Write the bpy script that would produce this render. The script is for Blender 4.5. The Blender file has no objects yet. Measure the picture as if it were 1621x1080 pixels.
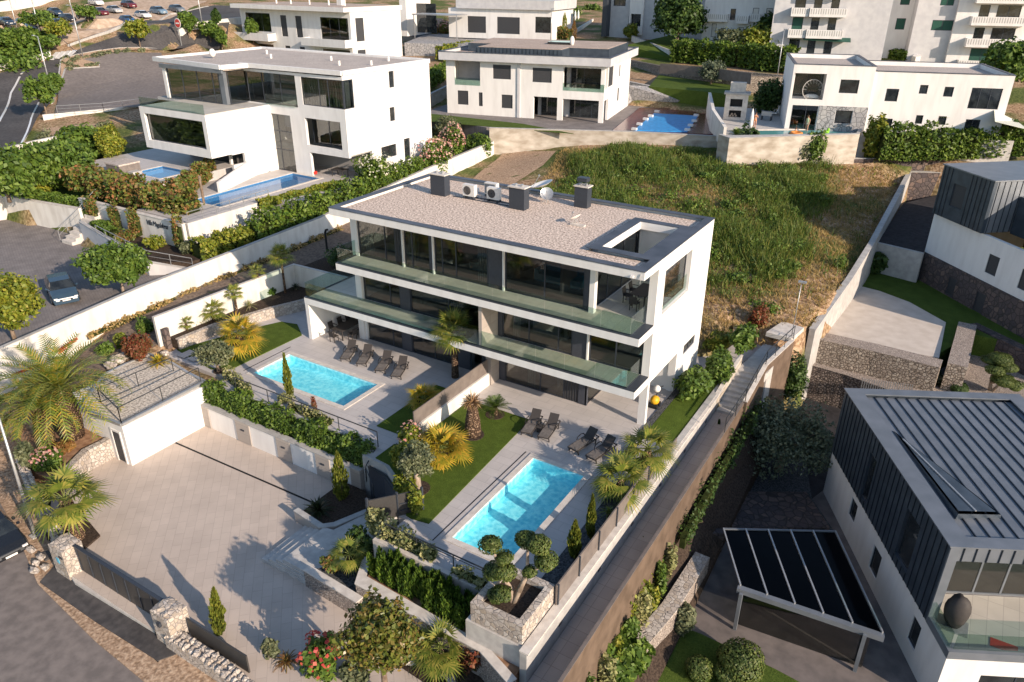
import bpy, math, random
import numpy as np
from mathutils import Vector, Matrix

SC = bpy.context.scene
COL = SC.collection
rnd = random.Random(7)
nrg = np.random.default_rng(7)

# ---------------------------------------------------------------- camera, world, sun, exposure
CAM = dict(yaw=-.551, pitch=.456, roll=-.005, f=1188.72, x=33.34, y=-32.562, z=22.885)
PW, PH = 1621., 1080.
def cam_basis():
    cy, sy = math.cos(CAM['yaw']), math.sin(CAM['yaw']); cp, sp = math.cos(CAM['pitch']), math.sin(CAM['pitch'])
    f = Vector((sy*cp, cy*cp, -sp)); r = Vector((cy, -sy, 0)); d = f.cross(r)
    cr, sr = math.cos(CAM['roll']), math.sin(CAM['roll'])
    return f, r*cr+d*sr, d*cr-r*sr
CF, CR_, CD = cam_basis()
CP = Vector((CAM['x'], CAM['y'], CAM['z']))
cd = bpy.data.cameras.new('camera'); cam = bpy.data.objects.new('camera', cd); COL.objects.link(cam)
M = Matrix.Identity(4)
for i in range(3):
    M[i][0] = CR_[i]; M[i][1] = -CD[i]; M[i][2] = -CF[i]; M[i][3] = CP[i]
cam.matrix_world = M
cd.sensor_width = 36.; cd.lens = 36.*CAM['f']/PW; cd.clip_start = .5; cd.clip_end = 3000
SC.camera = cam

SUN_AZ, SUN_EL = -14., 21.5
world = bpy.data.worlds.new('World'); SC.world = world; world.use_nodes = True
wn = world.node_tree; sky = wn.nodes.new('ShaderNodeTexSky'); sky.sky_type = 'NISHITA'; sky.sun_disc = False
sky.sun_elevation = math.radians(SUN_EL); sky.sun_rotation = math.radians(90-SUN_AZ)
sky.air_density = 1.0; sky.dust_density = .6; sky.ozone_density = 1.2
bg = wn.nodes['Background']; bg.inputs[1].default_value = .125; wn.links.new(sky.outputs[0], bg.inputs[0])
sl = bpy.data.lights.new('sun', 'SUN'); sl.energy = 4.4; sl.angle = math.radians(.5); sl.color = (1, .82, .65)
so = bpy.data.objects.new('sun', sl); COL.objects.link(so)
sd = Vector((math.cos(math.radians(SUN_EL))*math.cos(math.radians(SUN_AZ)), math.cos(math.radians(SUN_EL))*math.sin(math.radians(SUN_AZ)), math.sin(math.radians(SUN_EL))))
so.rotation_euler = sd.to_track_quat('Z', 'Y').to_euler(); so.location = (60, -20, 60)
SC.view_settings.view_transform = 'Standard'; SC.view_settings.look = 'None'
SC.view_settings.exposure = 0.74; SC.view_settings.gamma = 1
SC.cycles.max_bounces = 8; SC.cycles.transparent_max_bounces = 24; SC.cycles.use_denoising = True

def W(px, py, z=0.):
    """world point at height z seen at a pixel of the survey photograph"""
    d = CF*CAM['f'] + CR_*(px-PW/2) + CD*(py-PH/2)
    t = (z-CP.z)/d.z
    return CP + d*t
def WP(pts, z): return [tuple(W(a, b, z)) for a, b in pts]

# ---------------------------------------------------------------- mesh helpers
class MB:
    def __init__(s): s.v = []; s.f = []
    def add(s, vs, fs):
        n = len(s.v); s.v += [tuple(v) for v in vs]; s.f += [tuple(i+n for i in f) for f in fs]; return s
    def box(s, x0, x1, y0, y1, z0, z1):
        return s.add([(x0,y0,z0),(x1,y0,z0),(x1,y1,z0),(x0,y1,z0),(x0,y0,z1),(x1,y0,z1),(x1,y1,z1),(x0,y1,z1)],
                     [(0,3,2,1),(4,5,6,7),(0,1,5,4),(1,2,6,5),(2,3,7,6),(3,0,4,7)])
    def prism(s, poly, z0, z1, top=True, bottom=True):
        """poly: (x,y) or (x,y,z) - with z, z1 is ignored and the top follows it"""
        n = len(poly); a = sum(poly[i][0]*poly[(i+1)%n][1]-poly[(i+1)%n][0]*poly[i][1] for i in range(n))
        if a < 0: poly = poly[::-1]
        vs = [(p[0],p[1],z0) for p in poly] + [(p[0],p[1],(p[2] if z1 is None else z1)) for p in poly]
        fs = [(i,(i+1)%n,n+(i+1)%n,n+i) for i in range(n)]
        if top: fs.append(tuple(range(n,2*n)))
        if bottom: fs.append(tuple(range(n-1,-1,-1)))
        return s.add(vs, fs)
    def bar(s, a, b, w, h=None, up=(0,0,1)):
        """box beam from a to b, w wide, h tall"""
        a = Vector(a); b = Vector(b); h = h or w; d = (b-a)
        if d.length < 1e-6: return s
        d.normalize(); u = Vector(up)
        if abs(d.dot(u)) > .98: u = Vector((1,0,0))
        r = d.cross(u).normalized(); u = r.cross(d).normalized()
        vs = []
        for p in (a, b):
            for i, j in ((-1,-1),(1,-1),(1,1),(-1,1)): vs.append(p + r*(w/2*i) + u*(h/2*j))
        return s.add(vs, [(0,1,2,3),(7,6,5,4),(0,4,5,1),(1,5,6,2),(2,6,7,3),(3,7,4,0)])
    def tube(s, pts, rad, n=8, caps=True):
        pts = [Vector(p) for p in pts]; R = rad if hasattr(rad, '__len__') else [rad]*len(pts)
        base = len(s.v); ref = Vector((0.31,0.17,.93)) ; prev = None
        for i, p in enumerate(pts):
            d = (pts[min(i+1,len(pts)-1)]-pts[max(i-1,0)]).normalized()
            if prev is None:
                r = d.cross(Vector((1,0,0)) if abs(d.x) < .8 else Vector((0,1,0))).normalized()
            else: r = (prev - d*prev.dot(d)).normalized()
            prev = r; u = d.cross(r)
            for k in range(n):
                a = 2*math.pi*k/n; s.v.append(tuple(p + r*(R[i]*math.cos(a)) + u*(R[i]*math.sin(a))))
        for i in range(len(pts)-1):
            for k in range(n):
                a = base+i*n+k; b = base+i*n+(k+1)%n; s.f.append((a,b,b+n,a+n))
        if caps:
            s.f.append(tuple(base+k for k in range(n-1,-1,-1))); s.f.append(tuple(base+(len(pts)-1)*n+k for k in range(n)))
        return s
    def wall(s, pts, w, h, z=None, zt=None):
        """wall along a list of (x,y[,z]) points; z base (or per point), height h or flat top zt"""
        P = [Vector((p[0],p[1])) for p in pts]; n = len(P); L = []; Rr = []
        for i in range(n):
            d = P[min(i+1,n-1)]-P[max(i-1,0)]; d.normalize(); nn = Vector((-d.y,d.x))
            if 0 < i < n-1:
                d1 = (P[i]-P[i-1]).normalized(); k = max(.35, abs(Vector((-d1.y,d1.x)).dot(nn))); ww = w/2/k
            else: ww = w/2
            L.append(P[i]+nn*ww); Rr.append(P[i]-nn*ww)
        zb = [(pts[i][2] if z is None else z) for i in range(n)]
        if hasattr(zt,'__len__'): zz = list(zt)
        elif zt is not None: zz = [zt]*n
        else: zz = [b+h for b in zb]
        b = len(s.v)
        for i in range(n):
            s.v += [(L[i].x,L[i].y,zb[i]),(Rr[i].x,Rr[i].y,zb[i]),(Rr[i].x,Rr[i].y,zz[i]),(L[i].x,L[i].y,zz[i])]
        for i in range(n-1):
            a = b+4*i
            s.f += [(a,a+1,a+5,a+4),(a+1,a+2,a+6,a+5),(a+2,a+3,a+7,a+6),(a+3,a,a+4,a+7)]
        s.f += [(b+3,b+2,b+1,b),(b+4*n-4,b+4*n-3,b+4*n-2,b+4*n-1)]
        return s
    def grid(s, plane, a0, a1, b0, b1, t0, t1, holes=()):
        """slab with rectangular holes. plane 'xz' (t=y), 'yz' (t=x), 'xy' (t=z); holes (a0,a1,b0,b1)"""
        A = sorted(set([a0,a1]+[min(max(h[i],a0),a1) for h in holes for i in (0,1)]))
        B = sorted(set([b0,b1]+[min(max(h[i],b0),b1) for h in holes for i in (2,3)]))
        def P(a,b,t): return {'xz':(a,t,b),'yz':(t,a,b),'xy':(a,b,t)}[plane]
        def solid(i,j):
            if i<0 or j<0 or i>=len(A)-1 or j>=len(B)-1: return False
            ca=(A[i]+A[i+1])/2; cb=(B[j]+B[j+1])/2
            return not any(h[0]<ca<h[1] and h[2]<cb<h[3] for h in holes)
        fl = plane == 'xz'
        def q(p):
            s.add(p, [(0,1,2,3)] if not fl else [(3,2,1,0)])
        for i in range(len(A)-1):
            for j in range(len(B)-1):
                if not solid(i,j): continue
                x0,x1,y0,y1 = A[i],A[i+1],B[j],B[j+1]
                q([P(x0,y0,t1),P(x1,y0,t1),P(x1,y1,t1),P(x0,y1,t1)])
                q([P(x0,y1,t0),P(x1,y1,t0),P(x1,y0,t0),P(x0,y0,t0)])
                if not solid(i-1,j): q([P(x0,y0,t0),P(x0,y0,t1),P(x0,y1,t1),P(x0,y1,t0)])
                if not solid(i+1,j): q([P(x1,y1,t0),P(x1,y1,t1),P(x1,y0,t1),P(x1,y0,t0)])
                if not solid(i,j-1): q([P(x1,y0,t0),P(x1,y0,t1),P(x0,y0,t1),P(x0,y0,t0)])
                if not solid(i,j+1): q([P(x0,y1,t0),P(x0,y1,t1),P(x1,y1,t1),P(x1,y1,t0)])
        return s
    def blob(s, c, r, n=10, m=7, wob=.12, seed=0, flat=1.):
        g = random.Random(seed); b = len(s.v); rx, ry, rz = r if hasattr(r,'__len__') else (r,r,r)
        ph = [g.uniform(0,6.28) for _ in range(6)]
        s.v.append((c[0],c[1],c[2]-rz))
        for j in range(1,m):
            t = math.pi*j/m
            for i in range(n):
                a = 2*math.pi*i/n
                k = 1+wob*(math.sin(2*a+ph[0]+3*t)+math.sin(3*a+ph[1]-2*t)+.7*math.sin(5*a+ph[2]+4*t))/2
                s.v.append((c[0]+rx*k*math.sin(t)*math.cos(a), c[1]+ry*k*math.sin(t)*math.sin(a), c[2]-rz*k*math.cos(t)))
        s.v.append((c[0],c[1],c[2]+rz)); e = len(s.v)-1
        for i in range(n): s.f.append((b, b+1+(i+1)%n, b+1+i)); s.f.append((e, e-n+i, e-n+(i+1)%n))
        for j in range(m-2):
            for i in range(n):
                a = b+1+j*n+i; d = b+1+j*n+(i+1)%n; s.f.append((a,d,d+n,a+n))
        return s
    def data(s, name, smooth=False):
        me = bpy.data.meshes.new(name); me.from_pydata(s.v, [], s.f)
        if smooth: me.polygons.foreach_set('use_smooth', [True]*len(me.polygons))
        me.update(); return me

def mesh_np(name, V, F4):
    """V (n,3) float, F4 (m,4) int quads"""
    me = bpy.data.meshes.new(name); n = len(V); m = len(F4)
    me.vertices.add(n); me.vertices.foreach_set('co', np.asarray(V, np.float32).ravel())
    me.loops.add(m*4); me.loops.foreach_set('vertex_index', np.asarray(F4, np.int32).ravel())
    me.polygons.add(m); me.polygons.foreach_set('loop_start', np.arange(0, m*4, 4, dtype=np.int32))
    me.update(calc_edges=True); return me

def xf(mb, M):
    o = MB(); o.v = [tuple(M @ Vector(v)) for v in mb.v]; o.f = list(mb.f); return o

def link(name, data, mat=None, parent=None):
    o = bpy.data.objects.new(name, data); COL.objects.link(o)
    if mat is not None and data is not None:
        if not data.materials: data.materials.append(mat)
    if parent is not None: o.parent = parent
    return o
def tag(o, label, cat, group=None):
    o['label'] = label; o['category'] = cat
    if group: o['group'] = group
    return o
def struct(name, mb, mat, smooth=False, kind='structure'):
    o = link(name, mb.data(name, smooth) if isinstance(mb, MB) else mb, mat); o['kind'] = kind; return o

class T:
    """a thing: Empty at its base; parts given in world or local coordinates"""
    def __init__(s, name, label, cat, loc=(0,0,0), rot=0., group=None):
        s.o = bpy.data.objects.new(name, None); COL.objects.link(s.o); s.o.empty_display_size = .2
        s.o.location = loc; s.o.rotation_euler = (0,0,rot); tag(s.o, label, cat, group)
        s.m = Matrix.Translation(Vector(loc)) @ Matrix.Rotation(rot, 4, 'Z'); s.inv = s.m.inverted()
    def part(s, name, mb, mat, parent=None, world=False, smooth=False, label=None):
        if isinstance(mb, MB):
            if world: mb = xf(mb, s.inv)
            mb = mb.data(name, smooth)
        o = link(name, mb, mat, parent or s.o)
        if label: o['label'] = label
        return o
    def copy(s, loc, rot=0., label=None, scale=1., group=None):
        def cp(o, par):
            c = o.copy(); COL.objects.link(c)
            if par is not None: c.parent = par
            for ch in o.children: cp(ch, c)
            return c
        r = cp(s.o, None); r.location = loc; r.rotation_euler = (0,0,rot); r.scale = (scale,)*3
        if label: r['label'] = label
        if group: r['group'] = group
        return r
def solo(name, label, cat, mb, mat, loc=(0,0,0), group=None, smooth=False, world=True, rot=0.):
    """a thing that is one mesh, origin at loc"""
    if isinstance(mb, MB):
        if world: mb = xf(mb, (Matrix.Translation(Vector(loc)) @ Matrix.Rotation(rot,4,'Z')).inverted())
        mb = mb.data(name, smooth)
    o = link(name, mb, mat); o.location = loc; o.rotation_euler = (0,0,rot)
    return tag(o, label, cat, group)

# ---------------------------------------------------------------- materials
MATS = {}
def newmat(name):
    m = bpy.data.materials.new(name); m.use_nodes = True; nt = m.node_tree; nt.nodes.clear()
    out = nt.nodes.new('ShaderNodeOutputMaterial'); MATS[name] = m
    return m, nt, out
def nn(nt, t, **kw):
    n = nt.nodes.new('ShaderNode'+t)
    for k, v in kw.items(): setattr(n, k, v)
    return n
def pos(nt, scale=(1,1,1), obj=False, rot=0.):
    mp = nn(nt, 'Mapping'); mp.inputs['Scale'].default_value = scale; mp.inputs['Rotation'].default_value = (0,0,rot)
    if obj: nt.links.new(nn(nt, 'TexCoord').outputs['Object'], mp.inputs[0])
    else: nt.links.new(nn(nt, 'NewGeometry').outputs['Position'], mp.inputs[0])
    return mp.outputs[0]
def ramp(nt, fac, stops):
    r = nn(nt, 'ValToRGB'); e = r.color_ramp.elements
    while len(e) < len(stops): e.new(.5)
    for i, (p, c) in enumerate(stops):
        e[i].position = p; e[i].color = (*c, 1) if len(c) == 3 else c
    nt.links.new(fac, r.inputs[0]); return r.outputs[0]
def bsdf(nt, out, rough=.8, spec=.3, metal=0.):
    b = nn(nt, 'BsdfPrincipled'); b.inputs['Roughness'].default_value = rough
    b.inputs['Specular IOR Level'].default_value = spec; b.inputs['Metallic'].default_value = metal
    nt.links.new(b.outputs[0], out.inputs[0]); return b
def bump(nt, b, h, strength=.3, dist=.05):
    n = nn(nt, 'Bump'); n.inputs['Strength'].default_value = strength; n.inputs['Distance'].default_value = dist
    nt.links.new(h, n.inputs['Height']); nt.links.new(n.outputs[0], b.inputs['Normal'])
def tex(name, c1, c2, scale=4., rough=.8, spec=.3, bs=0., detail=6., metal=0., mid=None, obj=False, sc=(1,1,1), big=0., lo=.35, hi=.65, dist=.05):
    """noise-mottled surface; big adds broad soft dirt"""
    m, nt, out = newmat(name); b = bsdf(nt, out, rough, spec, metal)
    v = pos(nt, sc, obj); n = nn(nt, 'TexNoise'); n.inputs['Scale'].default_value = scale; n.inputs['Detail'].default_value = detail
    nt.links.new(v, n.inputs[0])
    st = [(lo, c1), (hi, c2)] if mid is None else [(lo, c1), ((lo+hi)/2, mid), (hi, c2)]
    c = ramp(nt, n.outputs['Fac'], st)
    if big:
        n2 = nn(nt, 'TexNoise'); n2.inputs['Scale'].default_value = scale*.08; n2.inputs['Detail'].default_value = 4
        nt.links.new(v, n2.inputs[0]); g = ramp(nt, n2.outputs['Fac'], [(.3,(1-big,)*3),(.7,(1,1,1))])
        mx = nn(nt, 'MixRGB', blend_type='MULTIPLY'); mx.inputs[0].default_value = 1
        nt.links.new(c, mx.inputs[1]); nt.links.new(g, mx.inputs[2]); c = mx.outputs[0]
    nt.links.new(c, b.inputs['Base Color'])
    if bs: bump(nt, b, n.outputs['Fac'], bs, dist)
    return m
def stone(name, cs, mortar, scale=3., rough=.9, bs=.6, sc=(1,1,1), mw=.06, jit=1.):
    """rubble or cobble masonry from voronoi cells in world space"""
    m, nt, out = newmat(name); b = bsdf(nt, out, rough, .2); v = pos(nt, sc)
    a = nn(nt, 'TexVoronoi'); a.inputs['Scale'].default_value = scale; a.inputs['Randomness'].default_value = jit
    e = nn(nt, 'TexVoronoi', feature='DISTANCE_TO_EDGE'); e.inputs['Scale'].default_value = scale; e.inputs['Randomness'].default_value = jit
    nt.links.new(v, a.inputs[0]); nt.links.new(v, e.inputs[0])
    sp = nn(nt, 'SeparateColor'); nt.links.new(a.outputs['Color'], sp.inputs[0])
    c = ramp(nt, sp.outputs[0], [(i/(len(cs)-1), x) for i, x in enumerate(cs)])
    n = nn(nt, 'TexNoise'); n.inputs['Scale'].default_value = scale*4; nt.links.new(v, n.inputs[0])
    g = ramp(nt, n.outputs['Fac'], [(.3,(.78,.78,.78)),(.7,(1,1,1))])
    mx = nn(nt, 'MixRGB', blend_type='MULTIPLY'); mx.inputs[0].default_value = 1; nt.links.new(c, mx.inputs[1]); nt.links.new(g, mx.inputs[2])
    f = ramp(nt, e.outputs['Distance'], [(mw*.4,(0,0,0)),(mw*1.6,(1,1,1))])
    mm = nn(nt, 'MixRGB'); nt.links.new(f, mm.inputs[0]); mm.inputs[1].default_value = (*mortar, 1); nt.links.new(mx.outputs[0], mm.inputs[2])
    nt.links.new(mm.outputs[0], b.inputs['Base Color']); bump(nt, b, f, bs, .06); return m
def tiles(name, c1, c2, grout, w, h, rough=.6, rot=0., off=.0, mort=.012, spec=.35, plane='xy', bs=.1, dirt=.12):
    m, nt, out = newmat(name); b = bsdf(nt, out, rough, spec); v = pos(nt, rot=rot)
    if plane == 'yz':
        s = nn(nt, 'SeparateXYZ'); c_ = nn(nt, 'CombineXYZ'); nt.links.new(v, s.inputs[0]); nt.links.new(s.outputs[1], c_.inputs[0]); nt.links.new(s.outputs[2], c_.inputs[1]); v = c_.outputs[0]
    if plane == 'xz':
        s = nn(nt, 'SeparateXYZ'); c_ = nn(nt, 'CombineXYZ'); nt.links.new(v, s.inputs[0]); nt.links.new(s.outputs[0], c_.inputs[0]); nt.links.new(s.outputs[2], c_.inputs[1]); v = c_.outputs[0]
    k = nn(nt, 'TexBrick'); k.offset = off; k.inputs['Scale'].default_value = 1; k.inputs['Mortar Size'].default_value = mort
    k.inputs['Brick Width'].default_value = w; k.inputs['Row Height'].default_value = h; k.inputs['Bias'].default_value = 0
    k.inputs['Color1'].default_value = (*c1,1); k.inputs['Color2'].default_value = (*c2,1); k.inputs['Mortar'].default_value = (*grout,1)
    nt.links.new(v, k.inputs[0])
    n = nn(nt, 'TexNoise'); n.inputs['Scale'].default_value = .9; n.inputs['Detail'].default_value = 8; nt.links.new(v, n.inputs[0])
    g = ramp(nt, n.outputs['Fac'], [(.3,(1-dirt,)*3),(.65,(1,1,1))])
    mx = nn(nt, 'MixRGB', blend_type='MULTIPLY'); mx.inputs[0].default_value = 1; nt.links.new(k.outputs[0], mx.inputs[1]); nt.links.new(g, mx.inputs[2])
    nt.links.new(mx.outputs[0], b.inputs['Base Color']); return m
def leafmat(name, cs, rough=.55, tr=.25, spec=.35):
    """foliage: colour per leaf island plus a broad clump tone of the plant itself"""
    m, nt, out = newmat(name); g = nn(nt, 'NewGeometry')
    c = ramp(nt, g.outputs['Random Per Island'], [(i/(len(cs)-1), x) for i, x in enumerate(cs)])
    n = nn(nt, 'TexNoise'); n.inputs['Scale'].default_value = 1.1; n.inputs['Detail'].default_value = 3; nt.links.new(g.outputs['Position'], n.inputs[0])
    k = ramp(nt, n.outputs['Fac'], [(.3,(.62,.66,.6)),(.7,(1.15,1.1,1.0))])
    mx = nn(nt, 'MixRGB', blend_type='MULTIPLY'); mx.inputs[0].default_value = 1; nt.links.new(c, mx.inputs[1]); nt.links.new(k, mx.inputs[2])
    b = nn(nt, 'BsdfPrincipled'); b.inputs['Roughness'].default_value = rough; b.inputs['Specular IOR Level'].default_value = spec
    t = nn(nt, 'BsdfTranslucent'); ms = nn(nt, 'MixShader'); ms.inputs[0].default_value = tr
    nt.links.new(mx.outputs[0], b.inputs['Base Color']); nt.links.new(mx.outputs[0], t.inputs[0])
    nt.links.new(b.outputs[0], ms.inputs[1]); nt.links.new(t.outputs[0], ms.inputs[2]); nt.links.new(ms.outputs[0], out.inputs[0]); return m
def schlick(nt, nrm=None):
    lw = nn(nt, 'LayerWeight'); lw.inputs[0].default_value = .5
    if nrm is not None: nt.links.new(nrm, lw.inputs['Normal'])
    p = nn(nt, 'Math', operation='POWER'); p.inputs[1].default_value = 5.; nt.links.new(lw.outputs['Facing'], p.inputs[0])
    m = nn(nt, 'Math', operation='MULTIPLY_ADD'); m.inputs[1].default_value = .94; m.inputs[2].default_value = .03; nt.links.new(p.outputs[0], m.inputs[0]); return m.outputs[0]
def glass(name, tint, gloss=.9, rough=.01, ior=1.5, base=0.04):
    m, nt, out = newmat(name); t = nn(nt, 'BsdfTransparent'); t.inputs[0].default_value = (*tint,1)
    g = nn(nt, 'BsdfGlossy'); g.inputs['Roughness'].default_value = rough; g.inputs[0].default_value = (gloss,)*3+(1,)
    lw = schlick(nt)
    ad = nn(nt, 'Math', operation='ADD'); ad.use_clamp = True; ad.inputs[1].default_value = base; nt.links.new(lw, ad.inputs[0])
    ms = nn(nt, 'MixShader'); nt.links.new(ad.outputs[0], ms.inputs[0]); nt.links.new(t.outputs[0], ms.inputs[1]); nt.links.new(g.outputs[0], ms.inputs[2])
    nt.links.new(ms.outputs[0], out.inputs[0]); return m
def plain(name, c, rough=.5, spec=.5, metal=0., var=.08):
    return tex(name, tuple(x*(1-var) for x in c), tuple(min(1,x*(1+var)) for x in c), 9., rough, spec, metal=metal, detail=4)

white = tex('white_plaster', (.63,.615,.60), (.72,.71,.695), 1.6, .85, .2, .03, big=.07, sc=(1,1,.22), detail=8, lo=.25, hi=.6)
white2 = tex('white_boundary_plaster', (.52,.49,.45), (.68,.66,.62), 1.6, .9, .15, .05, big=.14, sc=(1,1,.3), detail=9, lo=.25, hi=.6)
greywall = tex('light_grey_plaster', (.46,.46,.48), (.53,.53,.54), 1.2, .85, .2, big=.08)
stained = tex('stained_concrete', (.34,.29,.23), (.58,.53,.46), .8, .9, .15, .1, sc=(1,1,2.2), big=.25, lo=.3, hi=.7)
brownplaster = tex('brown_plaster', (.105,.075,.055), (.16,.115,.085), 1.2, .9, .15, .05, big=.2)
concrete = tex('concrete', (.36,.35,.34), (.46,.45,.43), 2.2, .85, .2, .05, big=.15)
courtstone = tex('shade_toned_court_concrete', (.13,.115,.11), (.19,.165,.155), 1.6, .85, .2, .05, big=.2)  # darker than the other concrete: the patio's full shade is in the colour
coping = tex('stone_coping', (.48,.44,.40), (.60,.56,.51), 3, .8, .25, .04)
dark = plain('anthracite_metal', (.035,.042,.055), .45, .4)
darkcap = tex('anthracite_roof_edge', (.05,.058,.075), (.085,.095,.12), .9, .5, .4, sc=(1,1,1), big=.15)
darkpanel = plain('dark_cladding', (.05,.055,.07), .5, .4)
fence_brown = tex('taupe_fence_panel', (.13,.11,.10), (.17,.145,.13), 2, .7, .3)
gatem = plain('dark_gate_metal', (.045,.043,.042), .5, .4)
steel = plain('galvanised_steel', (.42,.43,.44), .4, .5, .6)
railm = plain('dark_rail_metal', (.03,.033,.036), .45, .5)
gravel = tex('roof_gravel', (.22,.165,.13), (.85,.71,.60), 9., .95, .1, .5, detail=10, mid=(.54,.44,.37), lo=.34, hi=.66, dist=.04)
gravel2 = tex('garage_roof_gravel', (.22,.19,.16), (.68,.61,.52), 8., .95, .1, .5, detail=10, mid=(.47,.42,.36), lo=.34, hi=.66, dist=.04)
roofgrey = tex('grey_gravel_roof', (.36,.31,.28), (.55,.49,.44), 6., .95, .1, .3, detail=9, big=.15)
roofpink = tex('pale_gravel_roof', (.34,.265,.22), (.54,.44,.37), 7., .95, .1, .3, detail=9, big=.15)
terrace = tiles('terrace_tiles', (.45,.425,.41), (.485,.455,.44), (.36,.34,.33), 1.2, .6, .55, 0, .5)
balc = tiles('balcony_tiles', (.47,.44,.39), (.52,.49,.43), (.36,.33,.30), .6, 1.2, .6, 0, 0)
drive = tiles('driveway_pavers', (.47,.40,.345), (.51,.435,.375), (.39,.33,.285), .9, .45, .75, math.radians(45), .5, .010, dirt=.12)
walltile = tiles('wall_tiles', (.35,.31,.28), (.40,.36,.32), (.27,.24,.22), 1.2, .6, .6, plane='yz')
paveg = tiles('grey_pavers', (.20,.18,.175), (.235,.21,.20), (.15,.14,.135), .3, .2, .85, .4, .5, dirt=.3)
stepm = tex('step_stone', (.40,.38,.36), (.50,.48,.45), 3, .7, .3, .03)
asphalt = tex('asphalt', (.065,.062,.063), (.105,.098,.096), 3., .9, .2, .15, detail=10, big=.35)
asphaltlt = tex('worn_asphalt', (.16,.14,.13), (.225,.195,.178), 2.4, .92, .15, .15, detail=10, big=.14)
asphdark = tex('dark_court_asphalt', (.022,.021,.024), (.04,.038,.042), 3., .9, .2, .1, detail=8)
lawn = tex('artificial_lawn', (.052,.085,.012), (.092,.135,.022), 26., .9, .1, .5, detail=6, big=.25)
lawn2 = tex('garden_lawn', (.05,.085,.014), (.10,.145,.028), 16., .9, .1, .5, detail=8, big=.3)
soil = tex('bark_mulch', (.030,.022,.018), (.075,.055,.042), 10, .95, .1, .5, detail=8)
redsoil = tex('red_soil', (.20,.11,.065), (.34,.21,.13), 3, .95, .1, .4, detail=8)
gravels = tex('verge_gravel', (.23,.155,.10), (.50,.37,.26), 7, .95, .1, .6, detail=10, mid=(.36,.25,.17))
blackgravel = tex('dark_gravel', (.03,.032,.035), (.12,.125,.13), 12, .95, .1, .6, detail=8)
rubble = stone('pale_rubble_masonry', [(.50,.45,.40),(.36,.31,.27),(.58,.53,.48),(.42,.35,.28),(.54,.49,.45)], (.26,.235,.215), 4.6, mw=.05)
rubblefine = stone('fine_rubble_masonry', [(.42,.36,.32),(.32,.27,.24),(.48,.42,.37),(.36,.30,.26)], (.16,.135,.12), 8.5, mw=.08)
pebble = stone('pebble_masonry', [(.36,.30,.27),(.24,.19,.17),(.44,.36,.31)], (.08,.065,.06), 5.6, mw=.12, bs=1.)
drystone = stone('dry_stone', [(.42,.36,.30),(.30,.25,.21),(.50,.44,.37)], (.14,.115,.095), 5., mw=.08, bs=.9)
darkstone = stone('dark_stone_masonry', [(.13,.105,.10),(.09,.075,.078),(.19,.14,.12)], (.06,.052,.05), 2.3)
crazy = stone('crazy_paving', [(.40,.39,.39),(.33,.33,.34),(.44,.43,.42)], (.15,.15,.155), 1.9, mw=.05, sc=(1,1,1), bs=.3)
palebeige = tex('beige_pool_shell', (.50,.44,.38), (.58,.52,.46), 1.2, .8, .25, big=.14)
zinc = tex('zinc_sheet', (.15,.17,.195), (.19,.21,.24), 1.1, .42, .5, metal=.25, big=.2)
zincdark = tex('dark_zinc_cladding', (.040,.055,.075), (.062,.082,.108), 1.4, .4, .5, metal=.2, big=.15)
seam = plain('standing_seam', (.014,.02,.03), .4, .5)
facglass = glass('facade_glass', (.52,.55,.55), .95, .008, 1.5, .06)
railglass = glass('balustrade_glass', (.74,.83,.79), .9, .01, 1.45, .03)
darkglass = tex('window_glass', (.010,.013,.016), (.028,.034,.038), 1.5, .04, .8)
shutter = plain('grey_roller_shutter', (.045,.047,.052), .6, .3)
greenshut = plain('green_shutter', (.018,.075,.055), .6, .3)
curtain = tex('curtain_fabric', (.40,.42,.38), (.58,.60,.54), 30, .9, .1, sc=(1,1,.03), obj=True)
interior = tex('interior_floor', (.22,.18,.15), (.30,.25,.21), 2, .6, .3)
intwall = plain('interior_wall', (.32,.31,.30), .9, .2)
rattan = plain('dark_rattan', (.045,.040,.038), .7, .3)
loungec = tex('taupe_sling_fabric', (.11,.10,.095), (.16,.145,.135), 8, .8, .2)
plasticw = plain('white_plastic', (.70,.68,.65), .45, .4)
acwhite = plain('ac_casing', (.62,.60,.57), .5, .4)
black = plain('black_rubber', (.012,.012,.013), .7, .3)
redm = plain('red_paint', (.50,.035,.025), .4, .5)
yellowm = plain('yellow_plastic', (.62,.33,.01), .5, .4)
cyan = plain('cyan_board', (.09,.38,.55), .4, .5)
skin = plain('skin', (.48,.26,.17), .6, .3)
bark = tex('bark', (.12,.085,.06), (.26,.20,.15), 9, .95, .1, .6, sc=(1,1,.3), detail=8)
barkpale = tex('pale_bark', (.22,.17,.13), (.38,.31,.25), 9, .95, .1, .6, sc=(1,1,.3), detail=8)
palmtrunk = stone('palm_trunk', [(.26,.17,.11),(.17,.11,.07),(.36,.25,.17)], (.05,.03,.02), 6.5, mw=.12, sc=(1,1,1.3), bs=1.)
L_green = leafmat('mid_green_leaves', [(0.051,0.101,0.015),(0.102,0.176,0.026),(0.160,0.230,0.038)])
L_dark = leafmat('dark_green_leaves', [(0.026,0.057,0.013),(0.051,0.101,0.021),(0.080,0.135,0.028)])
L_yel = leafmat('yellow_green_leaves', [(0.102,0.149,0.015),(0.190,0.230,0.026),(0.321,0.297,0.038)])
L_hedge = leafmat('hedge_leaves', [(0.044,0.095,0.013),(0.095,0.162,0.019),(0.175,0.243,0.032)])
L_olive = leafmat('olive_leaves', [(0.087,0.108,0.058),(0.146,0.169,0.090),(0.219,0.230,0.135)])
L_olivedark = leafmat('shaded_olive_leaves', [(.08,.105,.07),(.13,.16,.10),(.18,.21,.15)])
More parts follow.
